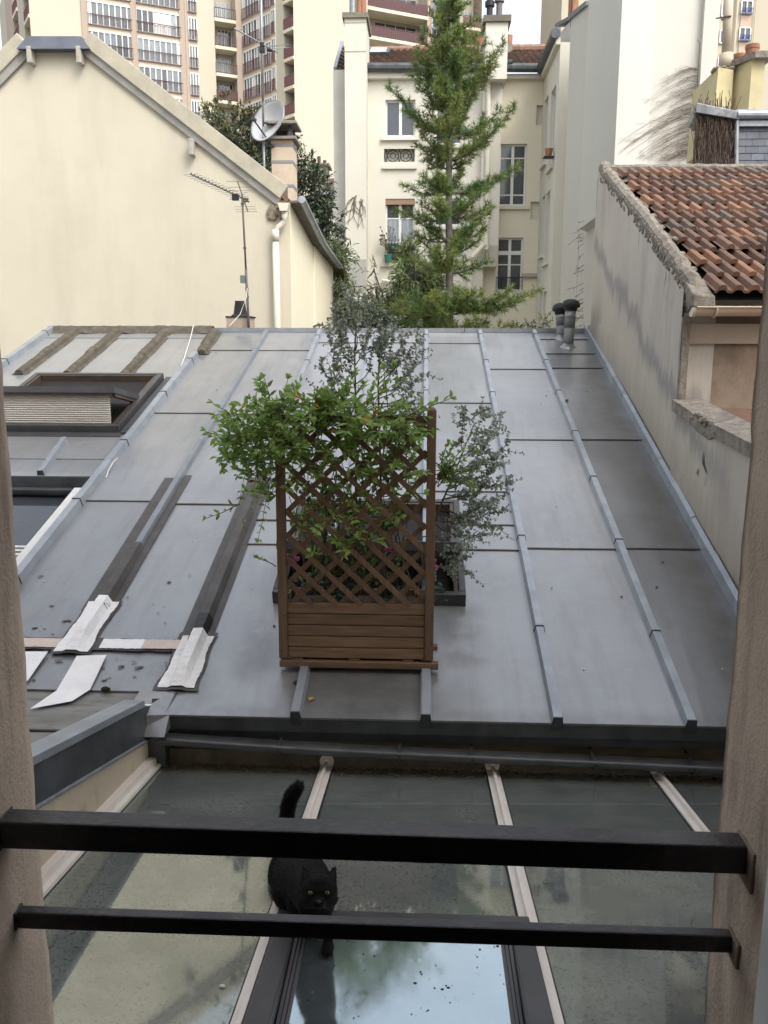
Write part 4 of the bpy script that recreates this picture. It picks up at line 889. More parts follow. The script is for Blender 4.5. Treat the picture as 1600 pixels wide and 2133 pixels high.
# chimney with cowl on the gabled house
CYc = 14.2; c_ = lambda x, y: onY(x, y, CYc)
ch = things('chimney', 'beige chimney with metal bands and a slab cowl on the gabled house', 'chimney', (c_(590, 430).x, CYc, 1.2))
xl, xr, xs = c_(566, 350).x, c_(610, 350).x, .46; zb = c_(590, 470).z; zt = c_(590, 292).z
mb = MB(); mb.box(xl, xr, CYc, CYc+xs, zb-1, zt); mb.build('stack', mat('chimney_render', (.60, .50, .38), (.52, .43, .33), sc=4, rough=.95, bump=.3, c3=(.40, .34, .27), sc3=8, lo3=.6, hi3=.8), ch)
for y in (302, 337, 387): z = c_(590, y).z; b = MB(); b.box(xl-.006, xr+.006, CYc-.006, CYc+xs+.006, z-.022, z+.022); b.build('band', mat('strap_grey', (.24, .245, .26), rough=.6), ch)
for zz, w_ in ((c_(590, 288).z, .065), (c_(590, 256).z, .075)): b = MB(); b.box(xl-w_, xr+w_, CYc-w_, CYc+xs+w_, zz-.022, zz+.022); bevel(b.build('slab', mat('old_concrete', (.30, .28, .24), (.22, .21, .18), sc=9, rough=.95, bump=.4), ch), .006)
z0, z1 = c_(590, 286).z, c_(590, 259).z
for (X, Y) in ((xl+.02, CYc+.03), (xr-.05, CYc+.03), (xl+.02, CYc+xs-.08), (xr-.05, CYc+xs-.08)): b = MB(); b.hexa([V((X-.03, Y-.03, z0)), V((X+.06, Y-.03, z0)), V((X+.06, Y+.06, z0)), V((X-.03, Y+.06, z0)), V((X-.01, Y, z1)), V((X+.03, Y, z1)), V((X+.03, Y+.04, z1)), V((X-.01, Y+.04, z1))]); b.build('cowl_post', ZINCD, ch)
mb = MB(); mb.box(xl+.06, xr-.06, CYc+.12, CYc+.34, z0, z0+.12); mb.build('flue', BLACKP, ch)
# satellite dish
dc = onY(564, 257, CYc-.05)
ds = things('satellite_dish', 'large pale grey satellite dish mounted beside the chimney', 'satellite dish', dc)
ax = V((-.50, -.72, .34)).normalized(); Rr_ = .335; mb = MB(); prof = [(Rr_*t, .13*t*t) for t in [i/10 for i in range(11)]]; prof[0] = (.002, 0)
mb.lathe(dc+V((0, .02, 0))-ax*.05, prof, 40, ax); o = mb.build('reflector', DISH, ds, smooth=True); sm = o.modifiers.new('solid', 'SOLIDIFY'); sm.thickness = .008
mb = MB(); mb.lathe(dc+V((0, .02, 0))-ax*.05, [(Rr_-.005, .127), (Rr_+.008, .127), (Rr_+.008, .139), (Rr_-.005, .139)], 40, ax); mb.build('rim', GREYM, ds, smooth=True)
mb = MB(); hp = dc+ax*.42+V((0, 0, -.15)); mb.tube([dc-ax*.02+V((0, .0, -.31)), hp], .012, 6); mb.tube([hp, hp-ax*.07], .03, 10); mb.build('feed_arm', ZINCD, ds)
mb = MB(); mb.bar(dc+V((.0, .08, -.0)), V((xl, CYc+.1, dc.z-.03)), .04, .04); mb.bar(dc+V((.02, .05, -.1)), V((xl, CYc+.1, dc.z-.12)), .03, .03); mb.build('wall_bracket', BLACKP, ds)
# tall mast with antenna
my = CYc-.12; m0, m1 = onY(551, 385, my), onY(543, -60, my)
ta = things('antenna_mast', 'tall galvanised aerial mast rising past the satellite dish', 'antenna', m0)
mb = MB(); d = (m1-m0); mb.tube([m0-d*.1, m0+d*.28], .020, 10); mb.build('lower_tube', GREYM, ta, smooth=True)
mb = MB(); mb.tube([m0+d*.27, m0+d*.40], .017, 10); mb.build('rusty_tube', RUSTM, ta, smooth=True)
mb = MB(); mb.tube([m0+d*.40, m1], .018, 10); mb.build('upper_tube', GREYM, ta, smooth=True)
mb = MB(); a, b_ = onY(488, 59, my-.25), onY(579, 110, my+.15); mb.tube([a, b_], .012, 8)
for t, L_ in ((.08, .28), (.5, .2), (.78, .34), (.9, .2)):
    c = a.lerp(b_, t); v = V((.95, -.3, .06)).normalized(); mb.tube([c-v*L_*.5, c+v*L_*.5], .004, 5)
c = a.lerp(b_, .78); v = V((1, .1, .03)).normalized(); mb.tube([c+V((0, 0, .02)), c+v*.32+V((0, 0, .04)), c+v*.34+V((0, 0, .02)), c+v*.32, c+V((0, 0, -.02))], .004, 5)
mb.build('boom_aerial', GREYM, ta)
mb = MB()
for f, s in ((.64, .035), (.665, .03)): c = m0+d*f; mb.box(c.x-s, c.x+s, c.y-s, c.y+s, c.z-s, c.z+s)
c = a.lerp(b_, .8); mb.ell(c+V((0, 0, -.03)), (.04, .03, .025), 8, 6); mb.build('clamp', BLACKP, ta)
for y in (302, 256):
    c = onY(550, y, my); b = MB(); b.bar(c, V((xl+.05, CYc+.0, c.z)), .025, .025); b.build('chimney_bracket', BLACKP, ta)

# ridge chimney with black cowl, aerial and cable on the zinc roof ridge
RYc = 11.0; rr = lambda x, y, Y=11.0: onY(x, y, Y)
rc = things('ridge_chimney', 'short rendered flue with a black conical cowl behind the zinc ridge', 'chimney', (rr(495, 675).x, 11.1, .2))
a, b_ = rr(472, 690), rr(521, 690); zt = rr(495, 661).z
mb = MB(); mb.box(a.x, b_.x, 11.0, 11.32, -.2, zt); mb.build('stack', mat('flue_render', (.45, .36, .27), (.38, .31, .24), sc=7, rough=.95, bump=.4, c3=(.42, .12, .05), sc3=5, lo3=.66, hi3=.68), rc)
mb = MB(); mb.box(a.x-.01, b_.x+.015, 10.99, 11.34, zt, zt+.015); zz = zt+.015; cx = rr(496, 650).x
mb.lathe((cx, 11.13, zz), [(.12, 0), (.105, .02), (.085, .03), (.062, .185), (.066, .19), (.045, .19), (.001, .19)], 20); mb.build('cowl', BLACKP, rc)
an = things('television_aerial', 'rusty mast with a long yagi aerial in front of the cream gable', 'antenna', rr(518, 685, 10.95))
q0, q1 = rr(519, 690, 10.95), rr(504, 398, 10.95); d = q1-q0
mb = MB(); mb.tube([q0-V((0, 0, .1)), q0+d*.45], .017, 8); mb.build('lower_tube', mat('green_grey_tube', (.09, .11, .10), (.14, .10, .09), sc=6, rough=.7), an, smooth=True)
mb = MB(); mb.tube([q0+d*.44, q0+d*.98], .013, 8); mb.build('upper_tube', RUSTM, an, smooth=True)
mb = MB(); cs_ = (.25, .31, .6, .91)
for f in cs_: c = q0+d*f; mb = MB(); mb.tube([c-d.normalized()*.012, c+d.normalized()*.012], .022, 8); mb.build('clamp', RUSTM, an)
mb = MB(); c = rr(507, 582, 10.93); mb.box(c.x-.03, c.x+.02, 10.88, 10.95, c.z-.045, c.z+.045); mb.build('junction_box', mat('box_grey', (.16, .17, .16), rough=.6), an)
bA, bB = rr(397, 363, 10.4), rr(505, 413, 10.95); mb = MB(); mb.tube([bA, bB], .007, 6)
for i in range(15):
    t = i/14; c = bA.lerp(bB, t*.93+.01); L_ = .19+.06*t; v = V((.8, .55, .15)).normalized(); v = V((1, .1, .10)).normalized(); mb.tube([c-v*L_*.45, c+v*L_*.45], .0026, 5); mb.ell(c+V((0, 0, .012)), (.010, .010, .010), 6, 4)
for zo in (.03, -.03): c = bA.lerp(bB, .9); v = V((1, .1, .1)).normalized(); mb.tube([c-v*.1+V((0, 0, zo)), c+v*.12+V((0, 0, zo))], .003, 5)
u = V((-.25, -.1, .95)).normalized(); mb.tube([bB-u*.16+V((.02, 0, 0)), bB+u*.2], .007, 6)
for s in (-.16, -.13, -.10, .09, .13, .2): c = bB+u*s; v = V((1, .1, .02)).normalized(); mb.tube([c-v*.13, c+v*.13], .0025, 5)
mb.build('yagi', mat('dull_aluminium', (.13, .12, .115), (.08, .075, .07), sc=20, rough=.6), an)
mb = MB(); c = rr(490, 411, 10.8); mb.box(c.x-.035, c.x+.04, c.y-.03, c.y+.03, c.z-.035, c.z+.035); mb.build('amplifier', BLACKP, an)
mb = MB()
for i in range(16): c = bB+V((.02+.08*(rnd.random()-.3), .02, -.02+.05*(rnd.random()-.5))); mb.ell(c, (.012, .012, .012), 6, 4)
mb.build('clamp', RUSTM, an)
mb = MB(); pts = [rr(515, 600, 10.9), rr(513, 620, 10.88), rr(500, 655, 10.85), rr(478, 679, 10.82)]; mb.tube(pts, .0055, 6)
pts = [rr(403, 678, 10.78), roofp(398, 700, .05), roofp(384, 745, .03), roofp(366, 790, .02), roofp(352, 815, .012), roofp(342, 836, -.04), roofp(286, 905, -.05), roofp(256, 950, -.03), roofp(244, 955, .02), roofp(236, 962, .03), roofp(226, 980, .03), roofp(219, 1000, .0)]
sp = []
for i in range(len(pts)-1):
    for k in range(4): sp.append(pts[i].lerp(pts[i+1], k/4))
mb.tube(sp, .0048, 6); tag(mb.build('cable', WHITE), 'white aerial cable draped from the ridge down across the zinc roof', 'cable')

# small far chimney and roof between the houses
fy = 40.0; f_ = lambda x, y: onY(x, y, fy)
fh = things('distant_house', 'small distant house with a brown tiled roof and three chimney pots', 'house', (f_(680, 420).x, fy, -8.5))
a, b_ = f_(652, 346), f_(681, 346); mb = MB(); mb.box(a.x, b_.x, fy, fy+1, -8, a.z); mb.build('chimney_stack', mat('grey_brown_stack', (.30, .26, .20), (.24, .21, .17), sc=2, rough=.95), fh)
mb = MB(); mb.box(a.x-.1, b_.x+.12, fy-.1, fy+1.1, a.z, a.z+.1); mb.build('chimney_slab', MORTAR, fh)
for x, y in ((653, 331), (663, 323), (675, 331)): c = f_(x, y); b = MB(); b.tube([V((c.x, fy+.3, a.z+.1)), V((c.x, fy+.3, c.z))], .075, 10); b.build('chimney_pot', mat('sooty_pot', (.10, .07, .05), rough=.9), fh)
a, b_ = f_(682, 362), f_(706, 400); mb = MB(); n = 9
for i in range(n):
    for j in range(10): 
        x = a.x-.2+j*.09*1.1; z = b_.z+(a.z-b_.z)*i/n; mb.col = .8+.5*rnd.random(); mb.hexa([V((x, fy+i*.12, z)), V((x+.085, fy+i*.12, z)), V((x+.085, fy+i*.12+.3, z+.1)), V((x, fy+i*.12+.3, z+.1)), V((x, fy+i*.12, z+.03)), V((x+.085, fy+i*.12, z+.03)), V((x+.085, fy+i*.12+.3, z+.13)), V((x, fy+i*.12+.3, z+.13))])
mb.build('roof', mat('grey_brown_tile', (.19, .135, .12), rough=.9, var=1), fh)
mb = MB(); mb.box(a.x-.3, b_.x+.5, fy+.2, fy+5, -8, b_.z-.02); mb.build('wall', CREAM2, fh)
mb = MB(); mb.box(a.x-.4, b_.x+.5, fy-.15, fy+.1, b_.z-.12, b_.z); mb.build('gutter', ZINCL, fh)
# ================================================================ COURTYARD BUILDING (behind the pine)
BY = 28.0
q = lambda x, y, Y=BY: onY(x, y, Y)
cb = things('courtyard_house', 'pale cream courtyard house with a brown tiled roof and tall chimneys behind the pine', 'house', (0.4, BY, -8.5))
DOWNP = None
def window(u0, u1, z0, z1, Y, parent, kind='double', glass=GLASSW, name='window', muntins=(), transom=None, sillw=True, curtain=False):
    w = u1-u0; f = .055; y = Y+.10; mb = MB()
    mb.box(u0, u0+f, y, y+.06, z0, z1); mb.box(u1-f, u1, y, y+.06, z0, z1); mb.box(u0+f, u1-f, y, y+.06, z1-f, z1); mb.box(u0+f, u1-f, y, y+.06, z0, z0+f)
    mb.box((u0+u1)/2-f*.8, (u0+u1)/2+f*.8, y-.01, y+.055, z0+f, z1-f)
    for t in muntins: z = z0+(z1-z0)*t; mb.box(u0+f, u1-f, y+.012, y+.045, z-.018, z+.018)
    if transom: z = z0+(z1-z0)*transom; mb.box(u0+f, u1-f, y-.012, y+.058, z-.06, z+.06)
    o = mb.build(name, WHITE, parent); b = MB(); b.quad((u0+f, y+.03, z0+f), (u1-f, y+.03, z0+f), (u1-f, y+.03, z1-f), (u0+f, y+.03, z1-f)); b.build('pane', glass, o)
    if curtain: b = MB(); b.quad((u0+f, y+.025, z0+(z1-z0)*.30), (u1-f, y+.025, z0+(z1-z0)*.30), (u1-f, y+.025, z0+(z1-z0)*.70), (u0+f, y+.025, z0+(z1-z0)*.70)); b.build('net_curtain', CURT, o)
    if sillw: b = MB(); b.box(u0-.12, u1+.12, Y-.10, Y+.10, z0-.12, z0-.02); b.build('sill', CREAM2, o)
    return o
xL, xR = q(762, 300).x, q(1140, 300).x; ZT = q(900, 158).z; ZB = -8.5
xJ = q(1012, 300).x
wins = []
def W(x0, y0, x1, y1): a, b_ = q(x0, y0), q(x1, y1); return (a.x, b_.x, b_.z, a.z)
A1 = W(803, 208, 865, 284); A2 = W(803, 414, 863, 547); A3 = W(908, 211, 962, 300); A4 = W(905, 414, 960, 470)
D1 = W(1041, 300, 1094, 428); D2 = W(1036, 495, 1087, 606); N1 = W(1118, 219, 1131, 260); N2 = W(1106, 420, 1122, 458); G1 = W(800, 310, 864, 337)
N3 = W(986, 204, 1003, 250)
mb = MB(); o = V((xL-.7, BY, ZB)); hl = [(a-o.x, b_-o.x, c-ZB, d-ZB) for a, b_, c, d in (A1, A2, A3, A4, G1)]
holed(mb, o, V((1, 0, 0)), V((0, -1, 0)), xJ-o.x, ZT-ZB, hl, .22)
o2 = V((xJ, BY+.5, ZB)); f5 = lambda r: tuple(r)
S5 = (BY+.5)/BY
def W5(x0, y0, x1, y1): a, b_ = q(x0, y0, BY+.5), q(x1, y1, BY+.5); return (a.x, b_.x, b_.z, a.z)
D1 = W5(1041, 300, 1094, 428); D2 = W5(1036, 495, 1087, 606); N1 = W5(1118, 219, 1131, 260); N2 = W5(1106, 420, 1122, 458)
XE = q(1128, 300, BY+.5).x
hl = [(a-o2.x, b_-o2.x, c-ZB, d-ZB) for a, b_, c, d in (D1, D2, N1, N2)]
mb2 = MB(); holed(mb2, o2, V((1, 0, 0)), V((0, -1, 0)), XE+.3-o2.x, ZT-ZB+.02, hl, .2)
mb.quad((xJ, BY, ZB), (xJ, BY+.5, ZB), (xJ, BY+.5, ZT), (xJ, BY, ZT))
# pier at the junction, corbelled near the bottom
a, b_ = q(1003, 300), q(1042, 300); zc0, zc1 = q(1012, 555).z, q(1012, 590).z
mb.hexa([V((a.x, BY-.001, zc0)), V((b_.x, BY-.001, zc0)), V((b_.x, BY+.6, zc0)), V((a.x, BY+.6, zc0)), V((a.x, BY-.25, zc0+.6)), V((b_.x, BY-.25, zc0+.6)), V((b_.x, BY+.6, zc0+.6)), V((a.x, BY+.6, zc0+.6))]); mb.box(a.x, b_.x, BY-.25, BY+.6, zc0+.601, ZT-.15)
mb.build('front_wall', CREAM2, cb); mb2.build('recessed_wall', mat('shaded_render', (.72, .67, .53), (.68, .63, .50), sc=.5, rough=.92, bump=.1), cb)
mb = MB(); mb.quad((xL-.5, BY+.24, ZB), (xJ, BY+.24, ZB), (xJ, BY+.24, ZT), (xL-.5, BY+.24, ZT)); mb.quad((xJ+.02, BY+.72, ZB), (XE, BY+.72, ZB), (XE, BY+.72, ZT), (xJ+.02, BY+.72, ZT)); mb.build('room_behind', DARK, cb)
window(*A1, BY, cb); window(*A2, BY, cb, muntins=(.70, .33), curtain=True); window(*A3, BY, cb); window(*A4, BY, cb)
window(*D1, BY+.5, cb, muntins=(.18, .78)); window(*D2, BY+.5, cb, transom=.72, muntins=(.5,), sillw=False)
for n_ in (N1, N2): b = MB(); b.box(n_[0], n_[1], BY+.62, BY+.66, n_[2], n_[3]); b.build('blocked_window', CREAM2, cb)
mb = MB(); mb.box(D2[0], D2[1], BY+.44, BY+.49, D2[2]+.40, D2[2]+.43)
for i in range(9): x = D2[0]+(D2[1]-D2[0])*i/8; mb.box(x-.008, x+.008, BY+.45, BY+.47, D2[2], D2[2]+.4)
mb.build('railing', BLACKP, cb)
# roller shutter box above second window
mb = MB(); mb.box(A2[0], A2[1], BY+.02, BY+.09, A2[3]-.17, A2[3]); mb.build('shutter', mat('shutter_brown', (.30, .19, .13), (.26, .16, .11), sc=3, rough=.7), cb)
# ornamental balustrade panel in its recess
mb = MB(); u0, u1, z0, z1 = G1; mb.box(u0, u1, BY+.2, BY+.22, z0, z1); mb.build('recess', CREAM2, cb)
mb = MB(); y = BY+.06; mb.tube([(u0, y, z0), (u1, y, z0), (u1, y, z1), (u0, y, z1), (u0, y, z0)], .014, 5); hh = (z1-z0)/2
for cx in (u0+(u1-u0)*.29, u0+(u1-u0)*.71):
    for rr2 in (.9, .42): mb.tube([(cx+hh*rr2*math.cos(t), y, (z0+z1)/2+hh*rr2*math.sin(t)) for t in [2*math.pi*k/20 for k in range(21)]], .012, 5)
    for k in range(8): t = k*math.pi/4; mb.tube([(cx+hh*.4*math.cos(t), y, (z0+z1)/2+hh*.4*math.sin(t)), (cx+hh*.75*math.cos(t+.4), y, (z0+z1)/2+hh*.75*math.sin(t+.4)), (cx+hh*.9*math.cos(t), y, (z0+z1)/2+hh*.9*math.sin(t))], .009, 4)
for x in (u0+.06, (u0+u1)/2, u1-.06): mb.tube([(x, y, z0), (x+.04, y, (z0+z1)/2), (x, y, z1)], .012, 4); mb.tube([(x, y, z0), (x-.04, y, (z0+z1)/2), (x, y, z1)], .012, 4)
mb.build('ornamental_ironwork', BLACKP, cb)
mb = MB(); a, b_ = q(797, 345), q(868, 352); mb.box(a.x, b_.x, BY-.08, BY-.001, b_.z, a.z); mb.build('sill', CREAM2, cb)
# cornice, gutters, roof
mb = MB(); mb.box(xL-.65, q(1045, 150).x, BY-.18, BY-.001, ZT-.10, ZT+.06); mb.box(q(1045, 150).x+.01, XE, BY+.30, BY+.499, ZT-.0, ZT+.12); mb.build('cornice', CREAM2, cb)
mb = MB(); mb.tube([(xL-.0, BY-.26, ZT+.18), (q(1040, 150).x, BY-.26, ZT+.14)], .13, 10); mb.tube([(q(1052, 150).x, BY+.18, ZT+.26), (XE-.1, BY+.18, ZT+.24)], .13, 10); a = q(1030, 150); mb.tube([(a.x, BY-.3, ZT+.22), (a.x+.35, BY-.3, ZT+.26), (a.x+.5, BY-.3, ZT+.28)], .07, 8); mb.build('gutter', ZINCD, cb)
def tileroof(x0, x1, Ya, za, Yb, zb, parent, cw=.21, rows=15, label=None):
    mb = MB(); d = V((0, Yb-Ya, zb-za)); n = V((0, -d.z, d.y)).normalized(); L_ = d.length; d.normalize(); g_ = L_/rows
    for r_ in range(rows):
        c = 0; x = x0
        while x < x1:
            mb.col = .7+.7*rnd.random()*rnd.random()+.1; p = V((x, Ya, za))+d*(r_*g_); w_ = min(cw, x1-x)
            a0 = [p+n*.05, p+V((w_*.45, 0, 0))+n*.11, p+V((w_*.8, 0, 0))+n*.05, p+V((w_, 0, 0))+n*.05]
            a1 = [v+d*g_*1.05-n*.045 for v in a0]; a2 = [v-n*.06 for v in a0]
            for i in range(3): mb.quad(a0[i], a0[i+1], a1[i+1], a1[i]); mb.quad(a2[i], a2[i+1], a0[i+1], a0[i])
            x += cw; c += 1
    return mb.build('roof', BTILE, parent)
Yr_ = BY+3.6; zR = onY(900, 106, Yr_).z
tileroof(xL-.05, q(1010, 110).x, BY-.15, ZT+.16, Yr_, zR, cb)
Yr2 = BY+4.2; zR2 = onY(1100, 103, Yr2).z; tileroof(q(1050, 110).x, q(1160, 110).x+.6, BY+.2, ZT+.26, Yr2, zR2, cb)
mb = MB()
for i in range(14): x = xL-.1+i*.42; mb.tube([V((x, Yr_, zR+.03)), V((x+.43, Yr_, zR+.05))], .13, 8)
for i in range(9): x = q(1048, 100).x+i*.42; mb.tube([V((x, Yr2, zR2+.03)), V((x+.43, Yr2, zR2+.05))], .12, 8)
mb.build('ridge_tiles', mat('ridge_tile', (.30, .17, .12), (.20, .13, .10), sc=5, rough=.9), cb)
# bit of roof seen left of the left chimney
tileroof(q(700, 145).x, q(722, 145).x, BY-.1, ZT+.1, BY+1.6, ZT+1.3, cb, rows=7)
a = q(699, 146); mb = MB(); mb.bar(V((a.x, BY-.1, a.z)), V((a.x+.05, BY+1.7, a.z+1.3)), .10, .12); mb.build('verge_flashing', ZINCL, cb)
# skylight on roof
t0 = .62; pz0 = V((0, BY-.15, ZT+.16)).lerp(V((0, Yr_, zR)), t0); pz1 = V((0, BY-.15, ZT+.16)).lerp(V((0, Yr_, zR)), .93); a, b_ = q(766, 112).x*1.10, q(812, 112).x*1.10
mb = MB(); up_ = V((0, -(zR-ZT), Yr_-BY)).normalized()*.16
mb.hexa([V((a, pz0.y, pz0.z))+up_*.2, V((b_, pz0.y, pz0.z))+up_*.2, V((b_, pz1.y, pz1.z))+up_*.2, V((a, pz1.y, pz1.z))+up_*.2, V((a, pz0.y, pz0.z))+up_, V((b_, pz0.y, pz0.z))+up_, V((b_, pz1.y, pz1.z))+up_, V((a, pz1.y, pz1.z))+up_]); sk_ = mb.build('roof_window', DARKAL, cb)
mb = MB(); g3 = up_*1.05; mb.quad(V((a+.1, pz0.y+.1, pz0.z+.04))+g3, V((b_-.1, pz0.y+.1, pz0.z+.04))+g3, V((b_-.1, pz1.y-.1, pz1.z-.04))+g3, V((a+.1, pz1.y-.1, pz1.z-.04))+g3); mb.build('pane', DISH, sk_)
# left chimney breast and side wall
a, b_ = q(719, 300, BY-.9), q(763, 300, BY-.9); zt = q(740, 38, BY-.9).z
mb = MB(); mb.box(a.x, b_.x, BY-.9, BY+.6, ZB, zt); st = mb.build('chimney_stack', CREAM2, cb)
mb = MB(); z0, z1 = q(740, 612, BY-.9).z, q(740, 540, BY-.9).z; mb.box(a.x+.01, b_.x-.004, BY-.906, BY-.901, z0, z1); mb.build('grey_patch', mat('cement_patch', (.36, .35, .31), (.40, .39, .35), sc=3, rough=.95), cb)
mb = MB(); mb.box(a.x-.06, b_.x+.06, BY-.97, BY+.67, zt, zt+.14); mb.build('chimney_slab', mat('mossy_slab', (.24, .21, .16), (.15, .14, .10), sc=4, rough=.95, bump=.3), st)
for x, r_, m, hh_ in ((735, .10, GREYM, .55), (749, .09, POT, .75), (757, .09, POT, .5)): c = q(x, 26, BY-.5); b = MB(); b.tube([V((c.x, BY-.5, zt+.14)), V((c.x, BY-.5, zt+.14+hh_))], r_, 12); b.build('chimney_pot', m, st)
for y in (47, 107): z = q(740, y, BY-.9).z; b = MB(); b.box(a.x-.008, b_.x+.008, BY-.91, BY-.9, z-.012, z+.012); b.build('joint', FASC, cb)
lw = q(700, 300, BY+.4); mb = MB(); mb.box(lw.x, a.x-.001, BY-.3, BY+6, ZB, q(705, 152).z); mb.build('side_wall', mat('shaded_grey_render', (.60, .58, .51), (.50, .48, .43), sc=1.2, rough=.95, bump=.2, str_c=(.38, .36, .32), str_amt=.4), cb)  # greyer than the front: side shade mixed into the streaked render
# right chimney
a, b_ = q(1007, 300, BY-.7), q(1052, 300, BY-.7); zt = q(1030, 46, BY-.7).z
mb = MB(); mb.box(a.x, b_.x, BY-.7, BY+.3, ZT-.3, zt); st = mb.build('chimney_stack', CREAM2, cb)
mb = MB(); mb.box(a.x-.08, b_.x+.08, BY-.78, BY+.38, zt, zt+.17); mb.build('chimney_slab', mat('mossy_slab2', (.17, .14, .12), (.12, .11, .08), sc=4, rough=.95, bump=.3), st)
for x, m, hh_ in ((1020, BLACKP, .6), (1040, mat('flue_grey', (.16, .14, .13), rough=.8), .75)): c = q(x, 26, BY-.3); b = MB(); b.tube([V((c.x, BY-.3, zt+.15)), V((c.x, BY-.3, zt+.17+hh_))], .09, 12); b.tube([V((c.x, BY-.3, zt+.1+hh_*.75)), V((c.x, BY-.3, zt+.17+hh_*.85))], .14, 12); b.build('chimney_pot', m, st)
mb = MB(); a, b_ = q(986, 92, Yr_), q(1066, 92, Yr_); mb.box(a.x, b_.x, Yr_-.3, Yr_+.5, zR-.2, a.z-.1); st = mb.build('chimney_stack', MORTAR, cb)
for x in (1000, 1060): c = q(x, 80, Yr_); b = MB(); b.tube([V((c.x, Yr_, a.z-.15)), V((c.x, Yr_, a.z+.25))], .13, 10); b.build('chimney_pot', POT, st)
# pipes on the facade
mb = MB(); mb.tube([q(1018, 165, BY-.36), q(1018, 195, BY-.36), q(1016, 330, BY-.36), q(1013, 520, BY-.36), q(1008, 500, BY-.36), q(984, 536, BY-.36), q(980, 700, BY-.36)][0:4], .07, 8); mb.build('downpipe', PVCW, cb); mb = MB(); mb.tube([q(1010, 508, BY-.4), q(984, 536, BY-.4), q(979, 545, BY-.3), q(979, 700, BY-.3)], .075, 8); mb.build('downpipe', PVCW, cb); mb = MB(); mb.tube([q(900, 373, BY-.1), q(925, 381, BY-.1), q(960, 392, BY-.1)], .06, 8); mb.build('downpipe', PVCW, cb); mb = MB(); mb.tube([q(796, 584, BY-.1), q(830, 588, BY-.1)], .045, 8); mb.build('downpipe', PVCW, cb)
mb = MB(); a, b_ = q(1087, 572, BY+.49), q(1119, 577, BY+.49); mb.box(a.x, b_.x, BY+.35, BY+.499, b_.z, a.z+.03); mb.build('ledge', FASC, cb)
# wing returning towards us on the right, facing left
WX = XE; wing = MB(); Y0w, Y1w = 25.2, BY+.5
rw = lambda x, y: onX(x, y, WX)
zg0, zg1 = ZT+.1, onX(1158, 80, WX).z
def holesX(r): 
    (x0, y0), (x1, y1) = r; p0, p1 = rw(x0, y0), rw(x1, y1); return p0, p1
rects = [((1133, 208), (1140, 338)), ((1146, 190), (1155, 345)), ((1128, 412), (1133, 530)), ((1136, 402), (1144, 545)), ((1124, 610), (1129, 680)), ((1131, 608), (1137, 680))]
hl = []; 
for (x0, y0), (x1, y1) in rects:
    Ya, Yb = onX(x1, (y0+y1)/2, WX).y, onX(x0, (y0+y1)/2, WX).y; zt_, zb_ = onX((x0+x1)/2, y0, WX).z, onX((x0+x1)/2, y1, WX).z; hl.append((Y1w-Yb, Y1w-Ya, zb_-ZB, zt_-ZB))
holed(wing, V((WX, Y1w, ZB)), V((0, -1, 0)), V((-1, 0, 0)), Y1w-Y0w, ZT-ZB+.05, hl, .22); wing.build('wing_wall', CREAM2, cb)
mb = MB(); mb.quad((WX+.24, Y0w, ZB), (WX+.24, Y1w, ZB), (WX+.24, Y1w, ZT), (WX+.24, Y0w, ZT)); mb.quad((WX+.3, Y0w, ZB), (WX+4, Y0w, ZB), (WX+4, Y0w, ZT), (WX+.3, Y0w, ZT)); mb.build('wing_back', DARK, cb); mb = MB(); mb.quad((WX, Y0w-.002, ZB), (WX+4, Y0w-.002, ZB), (WX+4, Y0w-.002, ZT), (WX, Y0w-.002, ZT)); mb.build('wing_end', CREAM2, cb)
for h_ in hl:
    b = MB(); ya, yb = Y1w-h_[1], Y1w-h_[0]; z0, z1 = h_[2]+ZB, h_[3]+ZB
    for (p, r_) in (((ya, ya+.06), (z0, z1)), ((yb-.06, yb), (z0, z1)), ((ya+.06, yb-.06), (z1-.06, z1)), ((ya+.06, yb-.06), (z0, z0+.06)), (((ya+yb)/2-.04, (ya+yb)/2+.04), (z0+.06, z1-.06))): b.box(WX+.08, WX+.14, p[0], p[1], r_[0], r_[1])
    o = b.build('window', WHITE, cb); b = MB(); b.quad((WX+.11, ya, z0), (WX+.11, yb, z0), (WX+.11, yb, z1), (WX+.11, ya, z1)); b.build('pane', GLASSW, o); b = MB(); b.box(WX-.09, WX+.08, ya-.1, yb+.1, z0-.10, z0-.01); b.build('sill', CREAM2, o)
mb = MB(); mb.tube([(WX-.15, Y1w-.3, ZT+.2), (WX-.15, Y0w-.1, ZT+.2)], .13, 10); mb.build('gutter', ZINCD, cb)
mb = MB(); mb.box(WX-.12, WX-.001, Y0w, Y1w-.3, ZT-.05, ZT+.12); mb.build('cornice', CREAM2, cb)
c = onX(1143, 318, WX-.15); pt_ = things('flower_pot', 'small terracotta flower pot on the sill of a narrow side window', 'flower pot', c); mb = MB(); mb.tube([c-V((0, 0, .1)), c+V((0, 0, .1))], [.08, .12], 10); mb.build('pot', POT, pt_); mb = MB(); mb.box(c.x-.14, c.x+.14, c.y-.14, c.y+.14, c.z-.14, c.z-.11); mb.build('holder', BLACKP, pt_)
